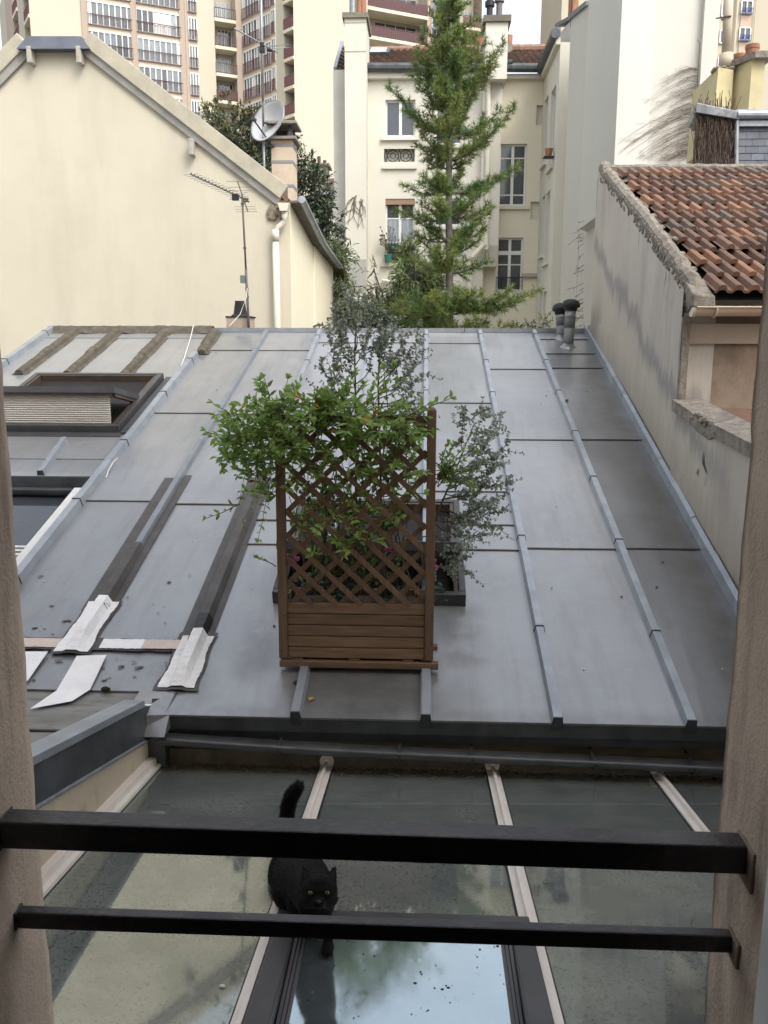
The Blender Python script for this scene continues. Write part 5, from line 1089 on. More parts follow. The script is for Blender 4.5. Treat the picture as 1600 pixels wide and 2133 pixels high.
# things on the window sill
c = q(822, 520, BY-.15)
wb = things('window_box', 'green window box with dark flower stems on the lower window', 'planter', c); mb = MB(); a, b_ = q(812, 511, BY-.18), q(842, 518, BY-.18); mb.hexa([V((a.x+.04, BY-.25, b_.z-.02)), V((b_.x-.04, BY-.25, b_.z-.02)), V((b_.x-.04, BY-.1, b_.z-.02)), V((a.x+.04, BY-.1, b_.z-.02)), V((a.x, BY-.28, a.z)), V((b_.x, BY-.28, a.z)), V((b_.x, BY-.08, a.z)), V((a.x, BY-.08, a.z))]); mb.build('trough', mat('green_plastic', (.02, .07, .05), rough=.5), wb)
mb = MB()
for i in range(30): p = V((a.x+(b_.x-a.x)*rnd.random(), BY-.18, a.z)); mb.tube([p, p+V((.1*(rnd.random()-.5), -.05, .1+.3*rnd.random()))], .006, 4)
mb.build('stems', mat('stem_dark', (.06, .06, .03), rough=1), wb)
mb = MB(); a, b_ = A2[0], A2[1]; 
for i in range(14): x = a+(b_-a)*i/13; mb.tube([(x, BY-.05, A2[2]), (x, BY-.05, A2[2]+.42)], .009, 4)
for z in (.02, .42, .3): mb.tube([(a, BY-.05, A2[2]+z), (b_, BY-.05, A2[2]+z)], .012, 4)
mb.build('railing', BLACKP, cb)
c = q(808, 541, BY-.2); gp_ = things('green_pot', 'teal plastic pot hanging at the lower left of the window railing', 'flower pot', c); mb = MB(); mb.tube([q(809, 545, BY-.2), q(808, 530, BY-.2)], [.09, .12], 12); mb.build('pot', mat('teal_plastic', (.03, .16, .13), rough=.45), gp_)
mb = MB()
for i in range(24): p = q(808, 530, BY-.2); e_ = p+V((.5*(rnd.random()-.55), -.05, .2+.65*rnd.random())); mb.tube([p, p.lerp(e_, .5)+V((.03, 0, .05)), e_], .006, 4); mb.ell(e_, (.025, .02, .03), 5, 4)
mb.build('twigs', mat('twig_brown', (.11, .08, .05), (.06, .08, .03), sc=5, rough=1), gp_)

# ================================================================ BLANK CREAM BUILDING ON THE RIGHT
bw = things('blank_building', 'tall blank cream party wall with stepped chimney breasts', 'building', (5, 16, -8.5))
PL = mat('party_wall', (.60, .585, .52), (.57, .55, .485), sc=.35, rough=.92, bump=.06, bsc=25, str_c=(.66, .64, .56), str_amt=.3, str_sc=(2, 2, .12))
PG = mat('party_wall_grey', (.64, .628, .57), (.61, .595, .535), sc=.35, rough=.92, bump=.06, bsc=25, str_c=(.58, .56, .50), str_amt=.3, str_sc=(2, 2, .12))
XA = 3.85; YA1 = ray(1158, 131).y/ray(1158, 131).x*XA; YA0 = ray(1186, 131).y/ray(1186, 131).x*XA
XB = 3.675; YB1 = ray(1186, 131).y/ray(1186, 131).x*XB; YB0 = ray(1221, 131).y/ray(1221, 131).x*XB
XC = 3.50; YC1 = ray(1221, 131).y/ray(1221, 131).x*XC; YC0 = ray(1290, 131).y/ray(1290, 131).x*XC
print('blank', YA1, YA0, YB1, YB0, YC1, YC0)
zA1 = onX(1158, 62, XA).z; zA0 = onX(1185, 52, XA).z; zA = zA1; zB1 = onX(1187, 46, XB).z; zB0 = onX(1220, 24, XB).z
def slopebox(mb, x0, x1, ya, yb, z0a, z0b, za, zb): mb.hexa([V((x0, ya, z0a)), V((x1, ya, z0a)), V((x1, yb, z0b)), V((x0, yb, z0b)), V((x0, ya, za)), V((x1, ya, za)), V((x1, yb, zb)), V((x0, yb, zb))])
mb = MB(); slopebox(mb, XA, XA+2.5, YA0, YA1+1.6, ZB, ZB, zA0, zA1); mb.build('chimney_breast', PL, bw)
mb = MB(); slopebox(mb, XA-.06, XA+2.5, YA0, YA1+.06, zA0, zA1, zA0+.1, zA1+.1); mb.build('stack_cap', ZINCD, bw)
mb = MB(); slopebox(mb, XB, XB+2.5, YB0, YB1, ZB, ZB, zB0, zB1); mb.build('wall_step', PL, bw)
mb = MB(); slopebox(mb, XB-.07, XB+2.5, YB0, YB1+.05, zB0, zB1, zB0+.10, zB1+.12); mb.build('parapet_cap', mat('lead_cap', (.16, .17, .18), (.11, .12, .13), sc=4, rough=.6), bw)
zc = onX(1216, 470, XC).z
mb = MB(); mb.hexa([V((XC, YC0, zc)), V((XC+.6, YC0, zc-.2)), V((XC+.6, YC1, zc-.2)), V((XC, YC1, zc)), V((XC, YC0, 8)), V((XC+.6, YC0, 8)), V((XC+.6, YC1, 8)), V((XC, YC1, 8))]); mb.build('corbelled_breast', PG, bw)
XM = onY(1478, 100, YC0).x
mb = MB(); mb.box(XC+.001, XM+.15, YC0+.02, YC0+3, zc-.01, 8); mb.box(XB+.01, XM+.15, YC0+.5, YC1+1, ZB, zc+.2); mb.build('main_wall', PL, bw)
xv = onY(1458, 120, YC0).x; mb = MB(); mb.box(xv, XM+.05, YC0-.10, YC0+.019, .5, 8); mb.build('pilaster', PL, bw)
c = onX(1178, 45, XA); mb = MB(); c = V((XA+.25, (YA0+YA1)/2, (zA0+zA1)/2+.05)); mb.tube([c, c+V((0, 0, .85))], .14, 14); mb.build('chimney_pot', POT, bw)
c = V((XB+.2, (YB0+YB1)/2-.2, zB0)); mb = MB(); mb.ell(c+V((.0, 0, .22)), (.16, .16, .2), 12, 8); mb.build('chimney_cowl', GREYM, bw); mb = MB(); c = onX(1193, 30, XB+.05); mb.tube([V((XB+.02, c.y, c.z-.3)), V((XB+.02, c.y, c.z+1.5))], .02, 6); mb.build('rod', BLACKP, bw)

# bare creeper on the walls
def creeper(starts, n, name, label, mk, rr0=.006, seed=1):
    r2 = random.Random(seed); b = MB()
    for i in range(n): mk(b, r2, i)
    return tag(b.build(name, mat(name+'_stems', (.13, .095, .07), (.20, .15, .12), sc=20, rough=1)), label, 'creeper')
CYY = YC0-.012
def mk1(b, r2, i):
    # arching stems from the right edge down to the left
    y0 = 330-r2.random()**1.6*190; x0 = 1450+4*r2.random()
    L_ = (60+110*r2.random())*(1.1 if y0 > 230 else .75)*(.5 if i % 3 == 0 else 1)
    pts = []; x, y = x0, y0; a = -2.75-.3*r2.random(); n = 12
    for k in range(n):
        pts.append(onY(x, y, CYY-.01*r2.random())); x += math.cos(a)*L_/n; y += -math.sin(a)*-L_/n*.0; y += math.sin(a)*L_/n*1.0 if k < 2 else 0; a2 = .15+.65*k/n; y += L_/n*a2*(1.1) if k >= 2 else 0; a += .12*(r2.random()-.5); x += 0
        if y > 338: break
    if len(pts) > 2:
        w_ = .0028+.002*r2.random(); b.tube(pts, [w_*(1-.6*k/len(pts)) for k in range(len(pts))], 4, cap=False)
        for _ in range(3):
            k = r2.randrange(1, len(pts)-1); p = pts[k]; e_ = p+V((-.10-.12*r2.random(), 0, -.02+.14*(r2.random()-.6))); b.tube([p, p.lerp(e_, .5)+V((0, 0, .02)), e_], .0022, 3, cap=False)
creeper(None, 100, 'bare_creeper', 'bare brown creeper fanning across the blank cream wall above the tiled roof', mk1, seed=4)
b = MB(); pts = [onY(x, y, YC0-.12) for x, y in ((1452, 225), (1453, 190), (1454, 150), (1456, 120), (1458, 90), (1452, 82))]; b.tube(pts, [.014, .012, .01, .008, .006, .003], 5)
tag(b.build('creeper_stem', mat('creeper_bark', (.13, .10, .08), rough=1)), 'single creeper stem climbing the corner of the blank wall', 'creeper')
def mk2(b, r2, i):
    y = 460+r2.random()*220; x = 1216; pts = []; a = 0
    XX = 3.1; n = 8; L_ = 10+30*r2.random()
    for k in range(n):
        p = onY(x, y, 11.6+.3*math.sin(i)); pts.append(p); x -= L_/n; y += (3*r2.random()-.3)*(L_/20); 
    b.tube(pts, .0035, 4, cap=False)
    for _ in range(2): k = r2.randrange(1, n-1); b.tube([pts[k], pts[k]+V((-.05+.05*r2.random(), 0, -.06+.12*r2.random()))], .0028, 3, cap=False)
creeper(None, 26, 'bare_creeper', 'bare twigs sprouting from the far edge of the grey stucco wall', mk2, seed=9)
def mk3(b, r2, i):
    x, y = 728+30*r2.random(), 405+20*r2.random(); pts = []; a = 1.2+1.0*r2.random()
    for k in range(10): pts.append(onY(x, y, BY-.925)); x += 7*math.cos(a); y += 7*math.sin(a)*(1 if i % 2 else .6); a += .7*(r2.random()-.5); x = min(max(x, 722), 761)
    b.tube(pts, [.013*(1-.7*k/10) for k in range(10)], 4, cap=False)
creeper(None, 12, 'bare_creeper', 'bare twisted creeper clinging to the left chimney of the courtyard house', mk3, seed=12)

# ================================================================ SLATE MANSARD HOUSE, RIGHT BACKGROUND
MY = 12.0; m_ = lambda x, y, Y=MY: onY(x, y, Y)
ms = things('mansard_house', 'slate mansard with a lead cornice and a creeper covered end wall at far right', 'house', (4.6, 12.4, -8.5))
a, b_, c = m_(1450, 232), m_(1529, 240), m_(1533, 236)
mb = MB(); mb.hexa([V((a.x, MY, -3)), V((b_.x, MY, -3)), V((b_.x+.1, MY+.9, -3)), V((a.x+.3, MY+.9, -3)), V((a.x, MY, b_.z)), V((b_.x, MY, b_.z)), V((b_.x+.1, MY+.9, b_.z)), V((a.x+.3, MY+.9, b_.z))]); ew = mb.build('end_wall', mat('brown_vine_wall', (.10, .07, .055), (.05, .038, .03), sc=16, rough=1, bump=1.0, bsc=50, aniso=(1, 1, .5), c3=(.17, .13, .10), sc3=26, lo3=.55, hi3=.7), ms)
mb = MB()
for i in range(420):
    x = a.x+(b_.x-a.x)*rnd.random(); z = 1.6+(b_.z-1.6)*rnd.random(); p = V((x, MY-.01, z)); e_ = p+V((.14*(rnd.random()-.5), -.02-.02*rnd.random(), .1+.22*rnd.random())); mb.tube([p, p.lerp(e_, .5)+V((.02*(rnd.random()-.5), -.015, 0)), e_], .0035+.002*rnd.random(), 3, cap=False)
mb.build('dry_vines', mat('dry_vine', (.13, .095, .075), (.07, .05, .04), sc=20, rough=1), ms)
mb = MB(); p0, p1 = m_(1446, 222), m_(1536, 240); mb.hexa([V((p0.x, MY-.08, p0.z-.09)), V((p1.x, MY-.08, p1.z-.07)), V((p1.x, MY+.9, p1.z-.05)), V((p0.x+.2, MY+.9, p0.z-.05)), V((p0.x, MY-.08, p0.z+.03)), V((p1.x, MY-.08, p1.z+.03)), V((p1.x+.05, MY+.9, p1.z+.09)), V((p0.x+.2, MY+.9, p0.z+.09))]); bevel(mb.build('zinc_coping', mat('stained_zinc', (.36, .38, .42), (.16, .16, .17), sc=7, rough=.6, metal=.3), ms), .01)
mb = MB(); mb.tube([m_(1535, 238, MY-.02), m_(1533, 400, MY-.02)], .03, 8); mb.build('edge_roll', GREYM, ms)
mb = MB(); zc_ = m_(1560, 258).z; 
for i in range(14):
    for j in range(14):
        x = c.x+i*.16+(.08 if j % 2 else 0)-.08; z = zc_-j*.088; mb.col = .75+.5*rnd.random(); x1 = x+.157; x = max(x, c.x+.005)
        if x1 > x: mb.hexa([V((x, MY+.02-.003-.006*j, z-.088)), V((x1, MY+.02-.003-.006*j, z-.088)), V((x1, MY+.04-.006*j, z-.088)), V((x, MY+.04-.006*j, z-.088)), V((x, MY+.03-.006*j, z-.004)), V((x1, MY+.03-.006*j, z-.004)), V((x1, MY+.05-.006*j, z-.004)), V((x, MY+.05-.006*j, z-.004))])
mb.build('slates', SLATE, ms)
mb = MB(); mb.box(c.x, c.x+3, MY+.06, MY+.5, -3, zc_+.02); mb.build('mansard_core', DARK, ms)
mb = MB(); z0 = m_(1560, 262).z; mb.tube([V((c.x, MY-.05, z0+.12)), V((c.x+3, MY-.05, z0+.12))], .055, 12); mb.box(c.x, c.x+3, MY-.03, MY+.1, z0-.01, z0+.055); mb.box(c.x, c.x+3, MY+.0, MY+1, z0+.18, z0+.20)
mb.build('lead_cornice', mat('lead', (.40, .42, .46), (.26, .28, .31), sc=6, rough=.45, metal=.3), ms)
mb = MB(); z1 = z0+.20; mb.hexa([V((a.x+.05, MY+.2, z1-.02)), V((c.x+3, MY+.0, z1-.02)), V((c.x+3, MY+1.05, z1-.02)), V((a.x+.25, MY+1.05, z1-.02)), V((a.x+.3, MY+.9, z1+.10)), V((c.x+3, MY+.8, z1+.10)), V((c.x+3, MY+1.04, z1+.12)), V((a.x+.3, MY+1.04, z1+.12))]); mb.build('top_roof', mat('stained_lead', (.24, .25, .27), (.15, .15, .155), sc=7, rough=.6), ms)
# yellow chimneys on it
CH = mat('yellow_render', (.62, .54, .31), (.50, .44, .27), sc=3, rough=.95, bump=.2, c3=(.33, .30, .2), sc3=5, lo3=.6, hi3=.75)
CY_ = 12.45
yc = things('mansard_chimney', 'weathered yellow double chimney with three terracotta pots on the slate house', 'chimney', (m_(1540, 220, CY_).x, CY_, z1))
A0, A1_, A2_ = m_(1488, 200, CY_).x, m_(1527, 200, CY_).x, m_(1553, 200, CY_).x; A3_ = m_(1580, 200, CY_).x
zt1 = m_(1510, 140, CY_).z; zt2 = m_(1570, 122, CY_).z
zl = z1-.35
mb = MB(); mb.hexa([V((A0, CY_, zl)), V((A1_, CY_+.05, zl)), V((A1_, CY_+1.1, zl)), V((A0, CY_+1.1, zl)), V((A0+.03, CY_, zt1)), V((A1_, CY_+.05, zt1-.02)), V((A1_, CY_+1.1, zt1-.02)), V((A0+.03, CY_+1.1, zt1))]); mb.build('lower_stack', CH, yc)
mb = MB(); mb.hexa([V((A1_+.002, CY_+.25, zl)), V((A2_, CY_-.15, zl)), V((A3_, CY_-.15, zl)), V((A3_, CY_+1.2, zl)), V((A1_+.002, CY_+.25, zt2-.05)), V((A2_, CY_-.15, zt2-.05)), V((A3_, CY_-.15, zt2-.05)), V((A3_, CY_+1.2, zt2-.05))]); mb.quad(V((A1_+.002, CY_+.25, zl)), V((A1_+.002, CY_+1.2, zl)), V((A1_+.002, CY_+1.2, zt2-.05)), V((A1_+.002, CY_+.25, zt2-.05))); mb.build('tall_stack', CH, yc)
sl_ = MB(); sl_.hexa([V((A1_-.05, CY_+.2, zt2-.06)), V((A2_, CY_-.25, zt2-.06)), V((A3_+.08, CY_-.25, zt2-.06)), V((A3_+.08, CY_+1.3, zt2-.06)), V((A1_-.05, CY_+.2, zt2+.02)), V((A2_, CY_-.25, zt2+.02)), V((A3_+.08, CY_-.25, zt2+.02)), V((A3_+.08, CY_+1.3, zt2+.02))]); sl_.build('stack_slab', MORTAR, yc)
mb = MB()
for i in range(40): mb.ell((A0+.02+(A1_-A0)*rnd.random(), CY_+.05+.2*rnd.random(), zt1+.01), (.04, .05, .03), 6, 4)
mb.build('mortar_top', MORTAR, yc)
for x, yy, s in ((1566, 94, .085), (1556, 98, .08), (1547, 104, .075)):
    p = m_(x, 120, CY_+.1); h = m_(x, yy, CY_+.1).z; b = MB(); dy = (1566-x)*.03; b.tube([V((p.x, CY_+.1+dy, zt2)), V((p.x, CY_+.1+dy, h))], s, 14); b.tube([V((p.x, CY_+.1+dy, h-.05)), V((p.x, CY_+.1+dy, h))], s*1.08, 14); b.build('chimney_pot', POT, yc)
fl = things('flue_pipe', 'tall beige metal flue rising from the yellow chimney', 'flue', m_(1513, 140, CY_+.3)); mb = MB(); mb.tube([m_(1512, 142, CY_+.2), m_(1513, 112, CY_+.2)], [.10, .09], 12); mb.tube([m_(1513, 118, CY_+.2), m_(1519, -30, CY_+.2)], .062, 12); mb.build('tube', mat('beige_flue', (.50, .42, .32), (.42, .36, .28), sc=6, rough=.7), fl, smooth=True)
mb = MB(); p = m_(1514, 38, CY_+.2); mb.tube([p+V((-.14, 0, .0)), p+V((.03, -.08, 0))], .01, 5); mb.lathe(p, [(.07, -.01), (.07, .01)], 12); mb.build('strap', RUSTM, fl)

# ================================================================ APARTMENT TOWERS
tw = things('apartment_tower', 'high beige apartment tower with glazed balconies and red railings behind the gable', 'tower block', (-20, 100, -8.5))
TWM = mat('tower_render', (.50, .465, .365), (.52, .485, .385), sc=.08, rough=.95, str_c=(.54, .50, .39), str_amt=.3, str_sc=(.3, .3, .02))
TWW = mat('tower_blank_wall', (.575, .53, .42), (.60, .555, .45), sc=.05, rough=.95, str_c=(.68, .62, .48), str_amt=.3, str_sc=(.5, .5, .02))
TWP = mat('tower_pink_band', (.46, .37, .30), (.44, .355, .29), sc=.2, rough=.95); SP = mat('tower_spandrel', (.60, .50, .38), rough=.95); SPB = mat('balcony_slab', (.66, .60, .46), rough=.95)
RAILD = mat('brown_railing', (.10, .05, .05), rough=.7); RAILR = mat('red_railing', (.15, .07, .068), rough=.7)
HS = 52/1800*96.0
RZ = 150
def horiz(x, y=RZ): r = ray(x, y); return V((r.x, r.y))
def pt(x, D): h = horiz(x); return V((h.x/h.y*D, D))
def lineX(x, P, d): # intersect column x with line P+t*d
    h = horiz(x); k = h.x/h.y; t = (k*P.y-P.x)/(d.x-k*d.y); return P+d*t
dA = horiz(4700, 721).normalized(); dB = -horiz(-770, 721).normalized()
PA = pt(181, 95.)
cx_ = {x: lineX(x, PA, dA) for x in (183, 283, 288, 382, 393, 414, 419, 450, 494, 508, 70, 181)}
ZTOP = 40; G0 = -8.5
zref = onY(288, 15, cx_[288].y).z     # underside of a spandrel band at x=288
def wallpiece(mb, a, b, z0, z1, th=0.0):
    mb.quad((a.x, a.y, z0), (b.x, b.y, z0), (b.x, b.y, z1), (a.x, a.y, z1))
wl = MB(); wp = MB(); nrm = lambda d: V((d.y, -d.x))
nA = nrm(dA); nB = nrm(dB)
def off(p, n, k): return V((p.x+n.x*k, p.y+n.y*k))
# blank block on the left, projecting
p70, p181 = off(cx_[70], nA, 0), cx_[181]
wallpiece(wl, p70, p181, G0, ZTOP)
dL = -horiz(-260, 721).normalized(); pl0 = lineX(8, p70, dL); pm = lineX(36, p70, dL); pm2 = lineX(60, p70, dL)
zl = onY(12, 18, pl0.y).z
wl.quad((pl0.x, pl0.y, G0), (lineX(20, p70, dL).x, lineX(20, p70, dL).y, G0), (lineX(20, p70, dL).x, lineX(20, p70, dL).y, ZTOP), (pl0.x, pl0.y, zl))
wallpiece(wp, lineX(20, p70, dL), pm, G0, ZTOP); wallpiece(wl, lineX(47, p70, dL), lineX(58, p70, dL), G0, ZTOP)
bk = MB(); 
def balcony_col(a, b, n, dep, parent, zb0, rail, cnt=9, x=0, screen=False, ht=HS):
    a2, b2 = off(a, n, -dep), off(b, n, -dep); wallpiece(bk, a2, b2, G0, ZTOP); wallpiece(bk, a, a2, G0, ZTOP); wallpiece(bk, b2, b, G0, ZTOP)
    for k in range(cnt):
        z = zb0+k*ht
        if z > 36: continue
        sl = MB(); o1 = off(a, n, .12); o2 = off(b, n, .12)
        sl.hexa([(o1.x, o1.y, z-.32), (o2.x, o2.y, z-.32), (b2.x, b2.y, z-.32), (a2.x, a2.y, z-.32), (o1.x, o1.y, z), (o2.x, o2.y, z), (b2.x, b2.y, z), (a2.x, a2.y, z)])
        bo = sl.build('balcony', SPB, parent)
        rl = MB(); L_ = (V((b.x, b.y, 0))-V((a.x, a.y, 0))).length; m = max(4, int(L_/.22)); q0 = V((a.x+n.x*.05, a.y+n.y*.05, 0)); q1 = V((b.x+n.x*.05, b.y+n.y*.05, 0))
        for i in range(m+1): p = q0.lerp(q1, i/m); rl.bar(p+V((0, 0, z)), p+V((0, 0, z+1.05)), .035, .035)
        rl.bar(q0+V((0, 0, z+1.05)), q1+V((0, 0, z+1.05)), .06, .07); rl.bar(q0+V((0, 0, z+.12)), q1+V((0, 0, z+.12)), .05, .05)
        if screen or rnd.random() < .35: rl.quad(q0+V((0, 0, z+.1)), q1+V((0, 0, z+.1)), q1+V((0, 0, z+.95)), q0+V((0, 0, z+.95)))
        rl.build('railing', rail, bo)
        gl_ = MB(); aa, bb = off(a2, n, .06), off(b2, n, .06); A_ = V((aa.x, aa.y, 0)); B_ = V((bb.x, bb.y, 0)); kk = 3
        t0, t1 = (.12, .88) if rnd.random() < .5 else (.3, .95)
        p, q_ = A_.lerp(B_, t0), A_.lerp(B_, t1); gl_.quad(p+V((0, 0, z+.1)), q_+V((0, 0, z+.1)), q_+V((0, 0, z+2.1)), p+V((0, 0, z+2.1))); gl_.cur = 1
        for i in range(5): c = p.lerp(q_, i/4)+V((n.x*.04, n.y*.04, 0)); gl_.bar(c+V((0, 0, z+.1)), c+V((0, 0, z+2.15)), .09, .05)
        gl_.build('balcony_door', [GLASSW if rnd.random() < .6 else CURT, WHITE], bo)
nL = nrm(dL)
balcony_col(pm, lineX(46, p70, dL), nL, 1.2, tw, zref-2.2, RAILR, screen=True); balcony_col(lineX(59, p70, dL), lineX(70, p70, dL), nL, 1.2, tw, zref-2.2, RAILR, screen=True)
def bay(x0, x1, P, d, n, zs, panes, rail, parent, roomp=.15, hh=None, frame=WHITE, tilt=0):
    a, b = lineX(x0, P, d), lineX(x1, P, d); A_ = V((a.x, a.y, 0)); B_ = V((b.x, b.y, 0)); N3 = V((n.x, n.y, 0)); hh = hh or HS*.80
    for z in zs:
        if z > 36: continue
        w = MB(); A1_, B1_ = A_+N3*.05, B_+N3*.05
        w.col = .6+.7*rnd.random(); tint = rnd.random(); m = panes
        for i in range(m):
            p, q_ = A1_.lerp(B1_, i/m), A1_.lerp(B1_, (i+1)/m); w.cur = 0; w.col = (.55+.6*tint)*(1+.4*(rnd.random()-.5))
            if rnd.random() < roomp: w.cur = 2
            if rnd.random() < .08 and m > 4: w.cur = 1; w.col = 1
            w.quad(p+V((0, 0, z)), q_+V((0, 0, z)), q_+V((0, 0, z+hh)), p+V((0, 0, z+hh)))
        w.cur = 1; w.col = 1
        for i in range(m+1): p = A1_.lerp(B1_, i/m)+N3*.04; w.bar(p+V((0, 0, z)), p+V((0, 0, z+hh)), .11, .06, N3)
        w.bar(A1_+N3*.04+V((0, 0, z+hh)), B1_+N3*.04+V((0, 0, z+hh)), .08, .16); w.bar(A1_+N3*.04+V((0, 0, z+.03)), B1_+N3*.04+V((0, 0, z+.03)), .08, .1)
        wo = w.build('window', [CURT, frame, GLASSW], parent)
        rl = MB(); k = max(6, int((B_-A_).length/.16))
        for i in range(k+1): p = (A1_.lerp(B1_, i/k))+N3*.14; rl.bar(p+V((0, 0, z-.02)), p+V((0, 0, z+1.0)), .03, .03, N3)
        rl.bar(A1_+N3*.14+V((0, 0, z+1.0)), B1_+N3*.14+V((0, 0, z+1.0)), .05, .06); rl.bar(A1_+N3*.14+V((0, 0, z)), B1_+N3*.14+V((0, 0, z)), .05, .05)
        rl.build('railing', rail, wo)
zsA = [zref+.02+HS*k+.42-HS*1 for k in range(-5, 4)]
PBk = MB()
bay(184, 282, PA, dA, nA, zsA, 8, RAILD, tw); bay(289, 382, PA, dA, nA, zsA, 8, RAILD, tw, roomp=.25); bay(396, 413, PA, dA, nA, [z-.05 for z in zsA], 3, RAILD, tw, roomp=.4)
wallpiece(PBk, lineX(183, PA, dA), lineX(384, PA, dA), G0, ZTOP); wallpiece(wp, lineX(384, PA, dA), lineX(414, PA, dA), G0, ZTOP)
p414 = lineX(414, PA, dA); p450 = lineX(450, PA, dA); p494 = lineX(494, PA, dA); p508 = lineX(508, PA, dA)
wallpiece(wl, p414, p450, G0, ZTOP); balcony_col(p450, p494, nA, 1.6, tw, zref-HS*5+.25, RAILD); wallpiece(wp, p494, p508, G0, ZTOP)
mbp = MB(); 
for x in (284.5, 384, 184): c = lineX(x, PA, dA); mbp.box(c.x-.28, c.x+.28, c.y-.3, c.y+.1, G0, ZTOP)
mbp.build('pink_pilasters', TWP, tw)
# wing B coming towards us
PB = p508
zB0 = onY(512, 30, PB.y).z
zsB = [zref+.42+HS*(k)+.0 for k in range(-5, 3)]
wallpiece(PBk, lineX(508, PB, dB), lineX(575, PB, dB), G0, ZTOP)
bay(509.5, 544, PB, dB, nB, zsB, 6, RAILR, tw, roomp=.35); bay(547, 566.5, PB, dB, nB, [z-.1 for z in zsB], 4, RAILR, tw, roomp=.3); bay(569, 576, PB, dB, nB, zsB, 2, RAILR, tw, roomp=.6)
PBk.build('spandrel_wall', SP, tw)
p577, p593, p613 = lineX(577, PB, dB), lineX(593, PB, dB), lineX(613, PB, dB)
wallpiece(wl, p577, p593, G0, ZTOP); balcony_col(p593, p613, nB, 1.6, tw, zref-HS*5+.15, RAILR, screen=True)
# broad blank wall facing us
d5 = V((1, .06)).normalized(); p765 = lineX(766, p613, d5); w5 = MB(); wallpiece(w5, p613, p765, G0, ZTOP); w5.build('blank_wall', TWW, tw)
# long balconies behind the roof
PD = off(p765, V((0, -1)), -1.0); nD = nA; p895 = lineX(889, PD, dA); p905 = lineX(897, PD, dA); p915 = lineX(915, PD, dA); p960 = lineX(963, PD, dA); p1003 = lineX(1001, PD, dA)
zD = onY(765, 18+62, p765.y).z
balcony_col(lineX(755, PD, dA), p895, nD, 2.0, tw, zD-HS*3+.6, RAILD, cnt=8, screen=False)
wallpiece(wp, p895, p905, G0, ZTOP); wallpiece(wl, p905, lineX(898, PD, dA), G0, ZTOP); wallpiece(wl, lineX(917, PD, dA), p960, G0, ZTOP)
bay(898, 917, PD, dA, nD, [zD-HS*3+1.2+HS*k for k in range(6)], 2, RAILD, tw); balcony_col(p960, p1003, nD, 1.8, tw, zD-HS*3+.4, RAILR, cnt=8)
wallpiece(wl, p1003, off(p1003, nA, -9), G0, ZTOP)
# roof slab / backs to close the block
wallpiece(wl, off(p1003, nA, -9), off(p70, nA, -9), G0, ZTOP)
wl.build('wall', TWM, tw); wp.build('pink_wall', TWP, tw); bk.build('recess_wall', mat('recess_render', (.42, .37, .30), rough=.95), tw)

# second tower at the right
t2 = things('apartment_tower', 'pale yellow tower block with small blue railed windows at the right edge', 'tower block', (28, 90, -8.5))
DT = 85.; l0 = pt(1166, DT); d6 = V((1, .10)).normalized(); X = lambda x: lineX(x, l0, d6)
mb = MB(); a, b_ = X(1165), X(1680); mb.hexa([(a.x, a.y, G0), (b_.x, b_.y, G0), (b_.x, b_.y+15, G0), (a.x, a.y+15, G0), (a.x, a.y, 38), (b_.x, b_.y, 38), (b_.x, b_.y+15, 38), (a.x, a.y+15, 38)]); mb.build('wall', mat('yellow_tower', (.50, .45, .345), (.475, .425, .33), sc=.1, rough=.95), t2)
n6 = nrm(d6)
for k in range(-1, 5):
    for (x0, x1, xb) in ((1494, 1513, 0), (1534, 1556, 1)):
        a, b_ = off(X(x0), n6, .06), off(X(x1), n6, .06); ytop = 8+56*k+(0 if xb == 0 else -6); zt_ = onY(x0, ytop, a.y).z; zb_ = onY(x0, ytop+26, a.y).z; A_, B_ = V((a.x, a.y, 0)), V((b_.x, b_.y, 0)); w = MB()
        w.quad(A_+V((0, 0, zb_)), B_+V((0, 0, zb_)), B_+V((0, 0, zt_)), A_+V((0, 0, zt_))); w.cur = 1
        for t in (0, .5, 1): c = A_.lerp(B_, t)+V((0, -.05, 0)); w.bar(c+V((0, 0, zb_)), c+V((0, 0, zt_)), .12, .08, (0, -1, 0))
        for z in (zb_, zt_): w.bar(A_+V((0, -.05, z)), B_+V((0, -.05, z)), .1, .12)
        o = w.build('window', [GLASSW, WHITE], t2)
        if xb:
            rl = MB(); 
            for i in range(9): c = A_.lerp(B_, i/8)+V((0, -.3, 0)); rl.bar(c+V((0, 0, zb_-.1)), c+V((0, 0, zb_+.35)), .04, .04, (0, -1, 0))
            for z in (zb_+.36, zb_-.1): rl.bar(A_+V((0, -.3, z)), B_+V((0, -.3, z)), .05, .05)
            rl.build('railing', mat('blue_railing', (.03, .06, .20), rough=.6), o)
            pn = MB(); pn.quad(A_+V((0, -.02, zb_-1.15)), B_+V((0, -.02, zb_-1.15)), B_+V((0, -.02, zb_-.2)), A_+V((0, -.02, zb_-.2))); pn.build('panel', mat('pink_panel', (.55, .40, .30), rough=.9), t2)
mb = MB()
for x in (1523, 1562): a = off(X(x), n6, .25); mb.tube([V((a.x, a.y, G0)), V((a.x, a.y, 38))], .10 if x == 1523 else .05, 8)
mb.build('drainpipe', mat('pipe_tan', (.55, .48, .36), rough=.9), t2)
